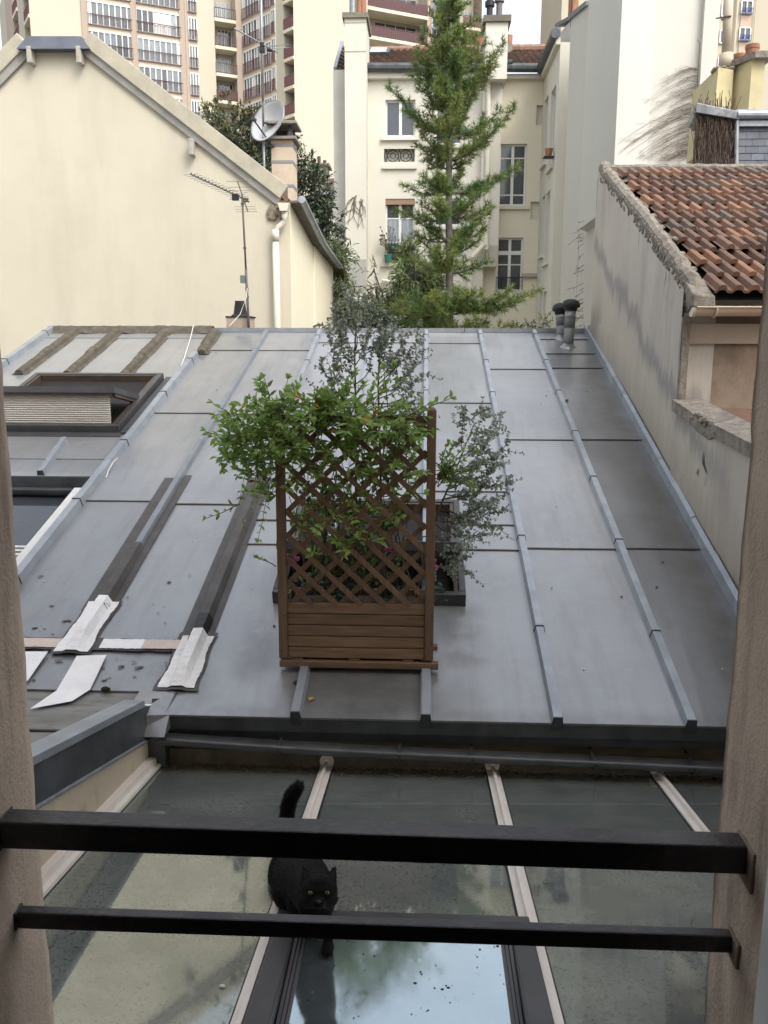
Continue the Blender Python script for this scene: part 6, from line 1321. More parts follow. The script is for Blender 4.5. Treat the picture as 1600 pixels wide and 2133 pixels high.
# ================================================================ WOODEN PLANTER WITH TRELLIS
PY = 4.38; pq = lambda x, y, Y=PY: onY(x, y, Y)
pl = things('wooden_planter', 'brown wooden planter box with a tall diamond trellis standing on the zinc roof', 'planter', (pq(742, 1380).x, PY+.12, roofz(4.4)))
xl, xr = pq(583, 1100).x, pq(898, 1100).x
xl = (pq(575, 860).x+pq(592, 1360).x)/2+.004; xr = (pq(898, 860).x+pq(892, 1360).x)/2+.004
zt = pq(742, 857).z; zb = pq(742, 1374).z; zbox = pq(742, 1258).z; ztr = pq(742, 866).z; zrl = pq(742, 881).z
pw = .047
for x, zz in ((xl, zt-.004), (xr, zt+.006)):
    mb = MB(); mb.col = .95+.1*rnd.random(); mb.box(x-pw/2, x+pw/2, PY, PY+.045, zb, zz); mb.hexa([V((x-pw/2, PY, zz+.0005)), V((x+pw/2, PY, zz+.0005)), V((x+pw/2, PY+.045, zz+.0005)), V((x-pw/2, PY+.045, zz+.0005)), V((x-.01, PY+.015, zz+.016)), V((x+.01, PY+.015, zz+.016)), V((x+.01, PY+.03, zz+.016)), V((x-.01, PY+.03, zz+.016))])
    bevel(mb.build('post', WOODV, pl), .003)
for x in (xl, xr):
    mb = MB(); mb.box(x-pw/2, x+pw/2, PY+.27, PY+.31, zb+.02, zbox+.01); mb.build('rear_post', WOODV, pl)
nb = 5; bh = (zbox-zb)/nb
for i in range(nb):
    mb = MB(); mb.col = .85+.3*rnd.random(); z = zb+i*bh; mb.box(xl+pw/2, xr-pw/2, PY+.010, PY+.028, z+.002, z+bh-.002); bevel(mb.build('board', WOOD, pl), .004)
    if i == 3 or i == 1 or 1:
        for s, x in ((0, xl), (1, xr)):
            b = MB(); b.col = .9; b.box(x-.009, x+.009, PY+.046, PY+.269, z+.002, z+bh-.002); b.build('side_board', WOOD, pl)
mb = MB(); mb.box(xl+pw/2, xr-pw/2, PY+.285, PY+.30, zb+.01, zbox); mb.build('back_board', WOOD, pl)
mb = MB(); mb.box(xl+pw/2, xr-pw/2, PY+.008, PY+.034, zrl, ztr); bevel(mb.build('top_rail', mat('grey_wood_rail', (.115, .075, .05), (.09, .06, .04), sc=4, rough=.8, bump=.2, aniso=(1.2, 14, 14)), pl), .003)
mb = MB(); mb.box(xl+pw/2+.003, xr-pw/2-.003, PY+.029, PY+.284, zbox-.06, zbox-.035); mb.build('soil', mat('soil', (.035, .025, .018), (.06, .045, .03), sc=40, rough=1, bump=.8), pl)
# trellis slats clipped to the frame
u0, u1, w0_, w1_ = xl+pw/2, xr-pw/2, zbox-.012, zrl+.004; SPC = .134; hwid = .0138
def clip(p, q):
    # Liang-Barsky on x,z
    t0, t1 = 0., 1.; dx, dz = q[0]-p[0], q[1]-p[1]
    for a, b_ in ((-dx, p[0]-u0), (dx, u1-p[0]), (-dz, p[1]-w0_), (dz, w1_-p[1])):
        if abs(a) < 1e-9: 
            if b_ < 0: return None
            continue
        r_ = b_/a
        if a < 0: t0 = max(t0, r_)
        else: t1 = min(t1, r_)
    return None if t0 >= t1 else ((p[0]+dx*t0, p[1]+dz*t0), (p[0]+dx*t1, p[1]+dz*t1))
HT = w1_-w0_
for sgn, yy in ((1, .012), (-1, .0215)):
    for i in range(-1, 20):
        if sgn > 0: # falling to the right: z decreases with x
            xb_ = pq(540+400/3.636+(i-6)*51, 1255).x; p, q_ = (xb_-3, w0_+3*.97), (xb_, w0_)
            p, q_ = (xb_-3, w0_+3*.97), (xb_+.3, w0_-.3*.97)
        else: xb_ = pq(540+400/3.636+(i-6)*51+5, 1255).x-1.6+.0; p, q_ = (xb_+1.6-.3, w0_-.3*.97), (xb_+1.6+3, w0_+3*.97)
        c = clip(p, q_)
        if not c or (V((c[1][0]-c[0][0], 0, c[1][1]-c[0][1]))).length < .05: continue
        mb = MB(); mb.col = .75+.45*rnd.random(); mb.bar(V((c[0][0], PY+yy, c[0][1])), V((c[1][0], PY+yy, c[1][1])), .0085, hwid*2, V((0, -1, 0)).cross(V((c[1][0]-c[0][0], 0, c[1][1]-c[0][1]))))
        mb.build('slat', WOODV, pl)
# rails and blocks under the box
zr0, zr1 = pq(742, 1391).z, pq(742, 1378).z
for yo in (.0, .22):
    mb = MB(); mb.col = .9; mb.box(pq(583, 1385).x, pq(913, 1385).x, PY-.012+yo, PY+.035+yo, zr0+(.0 if yo == 0 else .03), zr1+(0 if yo == 0 else .02)); bevel(mb.build('base_rail', WOOD, pl), .003)
for x in (620, 738, 850):
    c = pq(x, 1376); mb = MB(); mb.box(c.x-.028, c.x+.028, PY+.004, PY+.26, zr1+.001, zb-.001); mb.build('spacer_block', WOODV, pl)
mb = MB()
for (x, y) in ((593, 1282), (586, 1355), (899, 1283), (899, 1340)): c = pq(x, y, PY-.001); mb.ell(c, (.004, .002, .004), 8, 4)
mb.build('screws', BLACKP, pl)

# ---------------------------------------------------------------- leaves
def leaf(mb, p, d, n, L_, w_, fold=.25):
    d = d.normalized(); s = d.cross(n)
    if s.length < 1e-3: return
    s.normalize(); n = s.cross(d)
    a = p; b1 = p+d*L_*.35+s*w_*.5+n*w_*fold; b2 = p+d*L_*.35-s*w_*.5+n*w_*fold; m = p+d*L_*.42; c1 = p+d*L_*.72+s*w_*.38+n*w_*fold*.5; c2 = p+d*L_*.72-s*w_*.38+n*w_*fold*.5; e_ = p+d*L_-n*L_*.08; m2 = p+d*L_*.72
    k = len(mb.v); mb.v += [tuple(x) for x in (a, b1, m, b2, c1, m2, c2, e_)]
    for f in ((0, 1, 2), (0, 2, 3), (1, 4, 5, 2), (2, 5, 6, 3), (4, 7, 5), (5, 7, 6)): mb.f.append(tuple(i+k for i in f)); mb.m.append(mb.cur); mb.c.append(mb.col)
def rvec(r2, up=0.0): return V((r2.gauss(0, 1), r2.gauss(0, 1), r2.gauss(0, 1)+up)).normalized()
def leafmat(name, c, c2, rough=.5, tl=.25, sc=8):
    m = mat(name, c, c2, sc=sc, rough=rough, var=1, spec=.35); t = m.node_tree; N = t.nodes; L = t.links; b = N['Principled BSDF']; out = [n for n in N if n.type == 'OUTPUT_MATERIAL'][0]
    tr_ = N.new('ShaderNodeBsdfTranslucent'); L.new(b.inputs['Base Color'].links[0].from_socket, tr_.inputs['Color']); mx = N.new('ShaderNodeMixShader'); mx.inputs[0].default_value = tl; L.new(b.outputs[0], mx.inputs[1]); L.new(tr_.outputs[0], mx.inputs[2]); L.new(mx.outputs[0], out.inputs['Surface']); return m
HONEY = leafmat('honeysuckle_leaf', (.19, .32, .08), (.31, .43, .13), tl=.42); EUCA = leafmat('eucalyptus_leaf', (.36, .40, .335), (.23, .28, .21), rough=.6, tl=.35)
STEM = mat('brown_stem', (.095, .07, .045), (.13, .10, .07), sc=12, rough=.9); STEMG = mat('green_stem', (.08, .10, .04), (.10, .08, .05), sc=12, rough=.8)

# honeysuckle
hk = things('honeysuckle', 'bright green honeysuckle climbing over the top left of the trellis', 'climbing plant', pq(640, 1250, 4.5))
r2 = random.Random(21); lm = MB(); smb = MB()
def twig(p, d, L_, n, ls, lm, smb, r2, droop=.25, yb=None):
    pts = [p]; step = L_/n; dd = d.normalized()
    for i in range(n):
        dd = (dd+V((0, 0, -droop*.12))+rvec(r2)*.14).normalized(); p = p+dd*step; pts.append(p)
        tip = i/n
        side = dd.cross(V((0, 0, 1)) if i % 2 else rvec(r2)); side = side.normalized() if side.length > .01 else V((1, 0, 0))
        for s in (-1, 1):
            if r2.random() < .12: continue
            lm.col = .65+.55*r2.random()+.35*tip
            if r2.random() < .012: lm.cur = 1
            ld = (side*s*.9+dd*.6+V((0, 0, .25))+rvec(r2)*.35)
            leaf(lm, p, ld, (V((0, -.5, .8))+rvec(r2)*.5).normalized(), ls*(.7+.5*r2.random())*(1-.35*tip), ls*.33*(.8+.4*r2.random()), .2); lm.cur = 0
    lm.col = 1.15
    for k in range(3): leaf(lm, p, dd+rvec(r2)*.6, V((0, -.5, .8)), ls*.55, ls*.22)
    smb.tube(pts, [.0026*(1-.55*i/len(pts)) for i in range(len(pts))], 4, cap=False)
blobs = [(640, 862, 75, 32, 34), (740, 850, 70, 24, 26), (825, 868, 50, 24, 12), (610, 915, 55, 50, 34), (545, 880, 50, 45, 30), (515, 930, 40, 45, 22), (700, 905, 60, 35, 16), (800, 905, 60, 28, 10), (560, 960, 45, 40, 12), (690, 950, 120, 70, 12), (735, 1010, 110, 100, 8), (560, 1030, 20, 45, 6), (735, 940, 120, 60, 22), (740, 1020, 120, 80, 22), (690, 1110, 80, 60, 10)]
for cx, cy, rx_, ry, n in blobs:
    for i in range(int(n*1.15)):
        a = r2.random()*6.283; k = r2.random()**.5; x, y = cx+rx_*k*math.cos(a), cy+ry*k*math.sin(a)
        p = pq(x, y, PY+((r2.random()-.60)*.22 if n not in (22, 10) else .05+.12*r2.random())); d = V(((x-660)/250+r2.gauss(0, .5), r2.gauss(-.35, .5), r2.gauss(.25, .6)))
        twig(p, d, .10+.11*r2.random(), r2.randint(4, 6), .062, lm, smb, r2)
for (x0, y0, x1, y1, n) in ((500, 960, 470, 940, 5), (545, 990, 500, 1075, 7), (500, 1050, 432, 1078, 5), (560, 1010, 555, 1120, 8), (575, 1180, 537, 1158, 4), (585, 880, 545, 830, 6), (620, 850, 605, 812, 6), (560, 860, 500, 850, 6), (700, 840, 680, 815, 5), (480, 900, 462, 960, 6), (520, 960, 500, 1030, 6), (690, 1060, 730, 1090, 6), (735, 1040, 725, 1085, 7), (625, 1120, 640, 1060, 5), (850, 860, 885, 870, 4), (760, 870, 765, 830, 5)):
    a, b_ = pq(x0, y0, PY-.04), pq(x1, y1, PY-.10); twig(a, b_-a, (b_-a).length*1.05, n, .045, lm, smb, r2, .1)
# right side outgrowth
for i in range(26):
    x, y = 905+r2.random()*20, 960+r2.random()*60; a = pq(x, y, PY+.12); b_ = pq(925+r2.random()*75, 920+r2.random()*95, PY+.05+.1*r2.random()); twig(a, b_-a, (b_-a).length, 5, .042, lm, smb, r2, .1)
# woody tangle behind the trellis
for i in range(46):
    x0, y0 = 610+r2.random()*260, 1240; x1, y1 = 590+r2.random()*290, 880+r2.random()*200; a, b_ = pq(x0, y0, PY+.12+.1*r2.random()), pq(x1, y1, PY+.02+.14*r2.random()); m = a.lerp(b_, .5)+V((.12*(r2.random()-.5), .05, .1*(r2.random()-.5)))
    smb.tube([a, a.lerp(m, .5)+V((.02, 0, 0)), m, m.lerp(b_, .5)+V((-.015, 0, .02)), b_], [.0045, .004, .003, .0026, .002], 4, cap=False)
    for k in range(16):
        t = .25+.75*r2.random(); c = m.lerp(b_, t) if r2.random() < .6 else a.lerp(m, t); lm.col = .35+.5*r2.random()
        leaf(lm, c, rvec(r2), (V((0, -.6, .6))+rvec(r2)*.5).normalized(), .036, .02)
lm.build('leaves', [HONEY, mat('yellow_leaf', (.45, .28, .04), rough=.6)], hk); smb.build('stems', STEM, hk)

# eucalyptus
def euc(name, label, trunk, branches, seed, dens=1.0, ls=.021):
    r2 = random.Random(seed); t = things(name, label, 'shrub', trunk[0]); lm = MB(); sb = MB(); sb.tube(trunk, [.0085-.0065*i/(len(trunk)-1) for i in range(len(trunk))], 6)
    def stem(a, b_, lev, w_):
        L_ = (b_-a).length; n = max(4, int(L_/.03)); pts = []; dirn = (b_-a).normalized(); cv = V((0, 0, -.10*L_)) if lev == 0 else V((0, 0, 0)); wob = rvec(r2)*.02
        for i in range(n+1): u = i/n; pts.append(a.lerp(b_, u)+cv*math.sin(math.pi*u)+wob*math.sin(u*5))
        sb.tube(pts, [w_*(1-.7*i/n) for i in range(n+1)], 4, cap=False)
        for i in range(1, n+1):
            u = i/n; dd = (pts[i]-pts[i-1]).normalized()
            if lev < 1 and u > .2 and r2.random() < .8*dens:
                sd_ = dd.cross(rvec(r2)).normalized(); e_ = pts[i]+(dd*.75+sd_*.7).normalized()*(.06+.14*r2.random())*(1.1-u*.5); stem(pts[i], e_, lev+1, w_*.5)
            if lev >= 1 or u > .55:
                for k in range(2 if lev else 3):
                    for s in (-1, 1):
                        q_ = pts[i-1].lerp(pts[i], (k+.5*r2.random())/2); side = dd.cross(V((0, 1, 0)) if k else V((.3, .2, 1))); side = side.normalized() if side.length > .05 else V((1, 0, 0)); lm.col = .6+.75*r2.random()
                        z_ = ls*(.7+.6*r2.random())*(1.1-.45*u); leaf(lm, q_, side*s+dd*.5+rvec(r2)*.4, (V((0, -.6, .6))+rvec(r2)*.7).normalized(), z_, z_*.72, .12)
    for a, b_ in branches: stem(a, b_, 0, .0035)
    lm.build('leaves', EUCA, t); sb.build('stems', STEM, t); return t
EY = PY+.16; E = lambda x, y, dy=0: pq(x, y, EY+dy)
tr1 = [E(742, 1245), E(741, 1100), E(742, 960), E(741, 850), E(739, 740), E(742, 670), E(748, 625)]
br1 = []
rr3 = random.Random(5)
for (y0, x1, y1) in ((850, 672, 770), (800, 690, 760), (780, 675, 690), (760, 690, 650), (740, 705, 640), (730, 735, 622), (720, 760, 630), (735, 790, 650), (760, 800, 690), (800, 790, 720), (700, 725, 610), (850, 665, 800), (820, 720, 690), (690, 765, 640), (880, 690, 830)): br1.append((E(741, y0), E(x1, y1, .10*rr3.gauss(0, 1))))
euc('eucalyptus', 'tall silvery eucalyptus rising above the trellis', tr1, br1, 31)
tr2 = [E(800, 1245, .05), E(796, 1100, .05), E(790, 900, .05), E(788, 800, .05), E(790, 740, .05), E(812, 690, .05)]
br2 = [(E(789, y0, .05), E(x1, y1, .05+.08*rr3.gauss(0, 1))) for (y0, x1, y1) in ((840, 880, 790), (820, 882, 740), (800, 870, 700), (790, 850, 690), (770, 830, 680), (850, 868, 830), (870, 872, 852), (780, 800, 690), (760, 812, 665), (880, 850, 858), (745, 790, 690), (830, 860, 770), (810, 845, 720))]
euc('eucalyptus', 'second silvery eucalyptus leaning right behind the top rail of the trellis', tr2, br2, 32)
tr3 = [E(868, 1245, .05), E(885, 1150, .05), E(915, 1060, .05), E(945, 990, .05), E(965, 940, .05), E(985, 890, .05)]
br3 = [(E(x0, y0, .05), E(x1, y1, .05+.10*rr3.gauss(0, 1))) for (x0, y0, x1, y1) in ((985, 880, 1000, 850), (960, 950, 1035, 870), (960, 960, 1010, 862), (945, 990, 1050, 930), (940, 1000, 1062, 1005), (930, 1030, 1040, 1040), (920, 1050, 1045, 1070), (915, 1060, 1035, 1090), (905, 1090, 1010, 1115), (900, 1110, 985, 1135), (965, 940, 962, 860), (930, 1020, 1000, 960), (920, 1040, 1010, 1000), (905, 1080, 1000, 1060), (890, 1140, 975, 1165), (890, 1150, 970, 1195), (930, 1020, 1045, 960), (910, 1070, 1020, 1050), (925, 1040, 990, 1020), (915, 1070, 975, 1090), (950, 980, 1030, 900))]
euc('eucalyptus', 'bushy grey green eucalyptus spreading out past the right post of the planter', tr3, br3, 33, dens=1.3)
# cyclamen
PINK = leafmat('cyclamen_petal', (.55, .10, .36), (.68, .25, .50), tl=.3); CYL = leafmat('cyclamen_leaf', (.03, .07, .035), (.06, .10, .06))
for i, (x, y, lab) in enumerate(((622, 1166, 'pale pink cyclamen flowers behind the trellis, nearest the left post'), (686, 1156, 'bright magenta cyclamen flowers left of centre behind the trellis'), (720, 1163, 'pink cyclamen flowers beside the magenta ones, nearest the middle'), (800, 1150, 'magenta cyclamen flowers right of the middle of the trellis'), (828, 1154, 'small pink cyclamen bloom nearest the right hand trellis slats'), (905, 1180, 'pink cyclamen bloom peeping out beyond the right post'))):
    r2 = random.Random(60+i); c = pq(x, y, PY+.14); t = things('cyclamen', lab, 'flower', pq(x, 1250, PY+.14), 'pink cyclamens in the planter'); f = MB(); g_ = MB()
    for k in range(4 if i in (1, 2, 3) else 3):
        p = c+V((.035*(r2.random()-.5)*2, .02*r2.random(), .03*(r2.random()-.5)*1.6)); g_.tube([V((p.x*.7+c.x*.3, p.y+.01, zbox-.03)), p+V((0, 0, -.03)), p], .0016, 4, cap=False)
        for m in range(6): f.col = .7+.6*r2.random(); leaf(f, p, V((math.cos(m*1.05)*.7, math.sin(m*1.05)*.5, .9))+rvec(r2)*.3, V((0, -1, .2))+rvec(r2)*.3, .030, .019, .1)
    f.build('petals', PINK, t)
    for k in range(26):
        a = c+V((.11*(r2.random()-.5), .05*(r2.random()-.5), 0)); a.z = zbox-.02+.09*r2.random(); g_.cur = 1; g_.col = .6+.8*r2.random(); leaf(g_, a, V((r2.gauss(0, 1), r2.gauss(-.4, .6), .3)), V((0, -.4, 1)), .035, .032, .1); g_.cur = 0
    g_.build('leaves', [STEMG, CYL], t)

# ================================================================ PINE TREE
NEED = leafmat('pine_needle', (.10, .185, .06), (.215, .25, .07), rough=.55, tl=.3, sc=1.6); BARK = mat('pine_bark', (.15, .135, .12), (.09, .08, .07), sc=8, rough=1, bump=.6, bsc=30)
TY = 17.0; T = lambda x, y, dy=0: onY(x, y, TY+dy)
pn = things('pine_tree', 'tall slim pine tree with upswept tufted branches in the courtyard', 'tree', (T(936, 600).x, TY, -8.5))
trunk = [V((T(936, 660).x, TY, -8.5))]+[T(x, y) for x, y in ((936, 670), (936, 560), (935, 400), (936, 250), (935, 120), (936, 20), (937, -60))]
mb = MB(); mb.tube(trunk, [.11, .075, .07, .062, .05, .036, .025, .012], 10); mb.build('trunk', BARK, pn, smooth=True)
r2 = random.Random(77); nd = MB(); bb = MB()
def tuft(p, d, L_=.125, n=15):
    d = d.normalized(); nd.col = .6+.8*r2.random()
    for i in range(n):
        v = (d*.75+rvec(r2)*.85).normalized(); l_ = L_*(.7+.5*r2.random()); s = v.cross(rvec(r2)).normalized()*.0056; nd.tri(p-s, p+s, p+v*l_)
def pbranch(y0, x1, y1, dy=0.0, sag=.12, xt=936, w_=.02, dens=1.0):
    a = T(xt, y0); b_ = T(x1, y1, dy); L_ = (b_-a).length; n = max(5, int(L_/.07)); pts = []
    for i in range(n+1): u = i/n; pts.append(a.lerp(b_, u)+V((0, 0, -sag*L_*math.sin(math.pi*u**.85)))+rvec(r2)*.008)
    bb.tube(pts, [w_*(1-.8*i/n)+.003 for i in range(n+1)], 5, cap=False)
    for i in range(1, n+1):
        u = i/n; dd = (pts[i]-pts[i-1]).normalized()
        if u > .16:
            for k in range(int(2.6*dens+r2.random())):
                sd_ = dd.cross(rvec(r2)).normalized(); sl_ = (.05+.20*r2.random())*(1.15-.65*u)*(1 if L_ > .7 else .75); e_ = pts[i]+(dd*.8+sd_*.8+V((0, 0, .35))).normalized()*sl_
                bb.tube([pts[i], e_], [.004, .002], 3, cap=False); m = max(1, int(sl_/.045))
                for j in range(m): tuft(pts[i].lerp(e_, (j+1)/m), (e_-pts[i]), n=10)
        if u > .25: tuft(pts[i], dd+V((0, 0, .3)), n=9)
    tuft(b_, dd, n=16)
B_ = [(-25, 915, -60), (-25, 960, -55), (5, 912, -25), (5, 958, -22), (35, 905, 5), (35, 966, 10), (70, 895, 28), (75, 992, 40), (95, 885, 62), (100, 1000, 70), (130, 878, 85), (135, 1010, 95), (170, 868, 108), (165, 1012, 120), (190, 864, 140), (205, 1047, 92), (205, 1012, 145), (240, 862, 160), (235, 1032, 135), (225, 885, 130), (215, 965, 120), (240, 890, 190), (240, 985, 180), (150, 905, 90), (150, 965, 85), (240, 910, 175), (240, 960, 170),
      (284, 814, 182), (284, 850, 235), (284, 890, 225), (280, 990, 185), (284, 1042, 232), (284, 1010, 262), (333, 1068, 228), (333, 1040, 262), (333, 880, 280), (333, 870, 305), (333, 1000, 288), (333, 905, 300),
      (350, 885, 335), (352, 985, 330), (352, 965, 310), (352, 900, 335),
      (402, 842, 388), (402, 1078, 352), (400, 1040, 370), (402, 1000, 385), (400, 880, 385), (452, 826, 440), (450, 1010, 395), (452, 1022, 430), (452, 880, 425), (450, 985, 410), (500, 872, 460), (500, 868, 490), (500, 1016, 448), (498, 985, 468), (500, 890, 455), (500, 1008, 480), (528, 878, 505), (528, 1000, 500), (528, 975, 490), (566, 870, 545), (566, 1014, 545), (564, 905, 545), (564, 970, 545),
      (642, 792, 640), (642, 1120, 606), (642, 1085, 628), (642, 850, 622), (642, 1045, 618), (650, 820, 655), (650, 1000, 612), (645, 880, 638), (655, 985, 635), (690, 880, 668), (690, 1060, 678), (690, 990, 668), (700, 1010, 672), (642, 985, 610), (642, 1060, 604), (650, 835, 640)]
for i, (y0, x1, y1) in enumerate(B_):
    pbranch(y0, x1, y1, dy=.25*r2.gauss(0, 1), sag=.10 if y0 > 180 else .05, dens=1.0 if y0 < 250 else 1.1)
# branches towards and away from us at every whorl
for y0 in (-10, 20, 45, 70, 95, 120, 145, 170, 195, 220, 240, 284, 284, 333, 400, 400, 452, 528, 562, 642, 642, 660, 690):
    for k in range(3 if y0 > 250 else 4):
        ln = 40+min(70, y0*.18)*r2.random(); s = r2.choice((-1, 1)); pbranch(y0, 936+s*ln*(.1+.5*r2.random()), y0-25-20*r2.random(), dy=s*.0+r2.choice((-1, 1))*(.35+.3*r2.random())*(.5+min(1, max(0, y0)/300)), sag=.08)
nd.build('needles', NEED, pn); bb.build('branches', BARK, pn)

# ================================================================ BROADLEAF TREES AND BAMBOO
def crown_tree(name, label, Y, base, blobs, mats, ls, dens, seed, cat='tree', aspect=.4, trunkw=.12, droopy=.2):
    r2 = random.Random(seed); c0 = onY(base[0], base[1], Y); t = things(name, label, cat, (c0.x, Y, -8.5)); lm = MB(); sb = MB()
    ppm = Y/FPX; top = V((c0.x, Y, -8.5)); hub = onY(base[0], base[1], Y)
    sb.tube([top, top.lerp(hub, .5)+V((.1, 0, 0)), hub], [trunkw, trunkw*.8, trunkw*.6], 8)
    for cx, cy, r_, yb in blobs:
        c = onY(cx, cy, Y+.3*r2.gauss(0, 1)); R_ = r_*ppm; sb.tube([hub, hub.lerp(c, .5)+rvec(r2)*.15, c], [trunkw*.4, trunkw*.25, .015], 5)
        for i in range(int(dens*R_*R_*10)):
            v = rvec(r2); k = R_*(.45+.62*r2.random()**.6); bump_ = 1+.28*noise.noise(v*2.3+V((cx, cy, 0))); p = c+V((v.x*k, v.y*k*.9, v.z*k))*bump_
            cl = noise.noise(p*2.2); 
            if cl < -.28: continue
            # a small spray of leaves
            d0 = (v+rvec(r2)*.7+V((0, 0, -droopy))).normalized(); m = r2.randint(4, 6); shade = .7+.5*r2.random()+.5*cl
            lm.cur = 1 if (yb and v.z > .1 and r2.random() < yb) else 0
            for j in range(m): lm.col = max(.25, shade*(.75+.5*r2.random())); leaf(lm, p+d0*ls*.35*j, d0+rvec(r2)*.9, (V((0, -.4, .8))+rvec(r2)*.6).normalized(), ls*(.7+.6*r2.random()), ls*aspect, .15)
            sb.tube([p-d0*ls, p+d0*ls*.35*m], .004, 3, cap=False)
    lm.build('crown', mats, t); sb.build('trunk', BARK, t); return t
LAU = leafmat('laurel_leaf', (.022, .045, .018), (.045, .075, .03), rough=.35, tl=.1, sc=2); LAUY = leafmat('laurel_blossom', (.16, .13, .035), (.10, .10, .035), rough=.8, tl=.2, sc=3)
crown_tree('laurel_tree', 'dark evergreen tree with yellowish tips growing behind the gable', 21., (600, 560), [(475, 262, 48, .55), (520, 300, 50, .35), (430, 262, 28, .5), (565, 330, 55, .3), (500, 350, 50, .1), (600, 400, 60, .1), (640, 350, 32, .4), (640, 420, 50, .1), (665, 470, 45, 0), (620, 480, 60, 0), (680, 500, 30, 0), (540, 260, 30, .4), (455, 300, 45, .2), (560, 400, 50, 0), (650, 390, 35, .2), (690, 450, 22, 0)], [LAU, LAUY], .10, 85, 41, trunkw=.14)
BAM = leafmat('bamboo_leaf', (.11, .17, .05), (.18, .23, .075), rough=.5, tl=.25, sc=3); BAMD = leafmat('dark_bamboo_leaf', (.04, .075, .025), (.07, .11, .035), rough=.5, tl=.2, sc=3)
crown_tree('bamboo', 'light green bamboo clump in the gap beside the gabled house', 19.5, (708, 700), [(703, 540, 18, 0), (708, 575, 24, 0), (714, 615, 26, 0), (710, 655, 30, 0), (705, 700, 30, 0), (699, 515, 10, 0)], [BAM, BAM], .17, 190, 42, cat='bamboo', aspect=.17, trunkw=.03, droopy=.6)
crown_tree('bamboo', 'tall bamboo growing up to the flowered window of the courtyard house', 22., (850, 700), [(852, 520, 14, 0), (850, 545, 22, 0), (858, 580, 30, 0), (862, 620, 38, 0), (880, 655, 40, 0), (905, 600, 26, 0), (895, 570, 18, 0), (845, 660, 40, 0), (855, 500, 8, 0)], [BAM, BAM], .17, 150, 43, cat='bamboo', aspect=.17, trunkw=.03, droopy=.6)
crown_tree('bamboo', 'darker bamboo clump with a narrow leaning tip left of the pine trunk', 20., (815, 700), [(782, 575, 10, 0), (785, 600, 16, 0), (795, 635, 24, 0), (812, 665, 34, 0), (840, 690, 40, 0), (885, 690, 45, 0), (790, 690, 25, 0), (778, 560, 6, 0)], [BAMD, BAMD], .17, 160, 44, cat='bamboo', aspect=.18, trunkw=.03, droopy=.5)
crown_tree('young_shrub', 'small bright green shrub tip showing above the ridge near the vent pipes', 14., (1133, 700), [(1133, 672, 13, 0), (1126, 680, 9, 0)], [BAM, BAM], .05, 200, 45, cat='shrub', aspect=.4, trunkw=.01)
crown_tree('low_shrub', 'low dark green shrub just above the ridge below the recessed window', 19., (1095, 720), [(1100, 688, 14, 0), (1080, 692, 14, 0)], [BAMD, BAMD], .07, 150, 46, cat='shrub', aspect=.4, trunkw=.015)

# ================================================================ BLACK CAT
ct = things('black_cat', 'black cat with yellow green eyes walking on the glass roof with its tail raised', 'cat', onP(640, 1960, gp(0, 2.4, .014), GN))
H = onY(664, 1856, 2.30); f = (-ray(664, 1856)).normalized(); f = (f+V((0, 0, -.16))).normalized(); r_ = V((1, 0.045, 0)); r_ = (r_-f*r_.dot(f)).normalized(); u = f.cross(r_)*1; u = u if u.z > 0 else -u
HP = lambda a, b_, c: H+r_*a+u*b_+f*c
HM = Matrix((r_, u, f)).transposed()
body = MB()
body.ell(H, (.056, .050, .052), 24, 16, HM); body.ell(HP(.026, -.020, .012), (.032, .026, .032), 16, 12, HM); body.ell(HP(-.026, -.020, .012), (.032, .026, .032), 16, 12, HM)
body.ell(HP(0, -.024, .040), (.022, .018, .026), 14, 10, HM); body.ell(HP(0, -.034, .030), (.018, .014, .022), 12, 8, HM); body.ell(HP(0, .026, .012), (.040, .024, .034), 14, 10, HM)
for s in (-1, 1):
    b0 = HP(s*.036, .030, .002); tip = HP(s*.052, .076, -.004); w1 = HP(s*.013, .044, .004); w2 = HP(s*.056, .012, -.002); bk_ = HP(s*.036, .032, -.026)
    k = [w1, w2, bk_, tip]; body.add([w1, w2, bk_, tip, HP(s*.038, .030, .010)], [(0, 4, 3), (4, 1, 3), (1, 2, 3), (2, 0, 3), (0, 2, 1, 4)])
neck = HP(-.004, -.040, -.045)
sh = onY(640, 1838, 2.50); mid = onY(622, 1826, 2.66); hip = onY(616, 1800, 2.86)
gz_ = lambda X, Y: glassz(Y)+.02
body.tube([H-f*.02, neck, sh, mid.lerp(sh, .5), mid, hip.lerp(mid, .4), hip, hip+V((.0, .07, -.01))], [.045, .056, .076, .086, .092, .090, .082, .045], 20)
body.ell(sh+V((0, -.02, -.045)), (.066, .075, .085), 18, 12); body.ell(mid+V((-.005, 0, -.02)), (.090, .13, .085), 18, 12); body.ell(hip+V((-.055, .0, -.045)), (.048, .08, .085), 16, 12); body.ell(hip+V((.05, .0, -.045)), (.048, .08, .085), 16, 12)
def leg(a, k1, k2, paw, r0, r1):
    body.tube([a, k1, k2, paw+V((0, .0, .018)), paw+V((0, -.012, .014))], [r0, r0*.7, r1, r1*.98, r1*1.05], 12); body.ell(paw+V((0, -.014, .012)), (.021, .028, .015), 14, 8)
    for i in (-1, 0, 1): body.ell(paw+V((i*.012, -.036+abs(i)*.004, .010)), (.0085, .012, .0095), 8, 6)
P1 = onP(682, 1984, gp(0, 2.37, pof(2.37, .009)), GN)+V((0, .02, 0)); P2 = V((P1.x-.075, 2.44, gp(0, 2.44, pof(2.44, .009)).z))
leg(sh+V((.035, -.0, -.05)), sh+V((.045, .0, -.10)), V((P1.x+.003, P1.y+.02, P1.z+.07)), P1, .034, .0165)
leg(sh+V((-.04, .0, -.05)), sh+V((-.04, .01, -.10)), V((P2.x, P2.y+.02, P2.z+.07)), P2, .034, .0165)
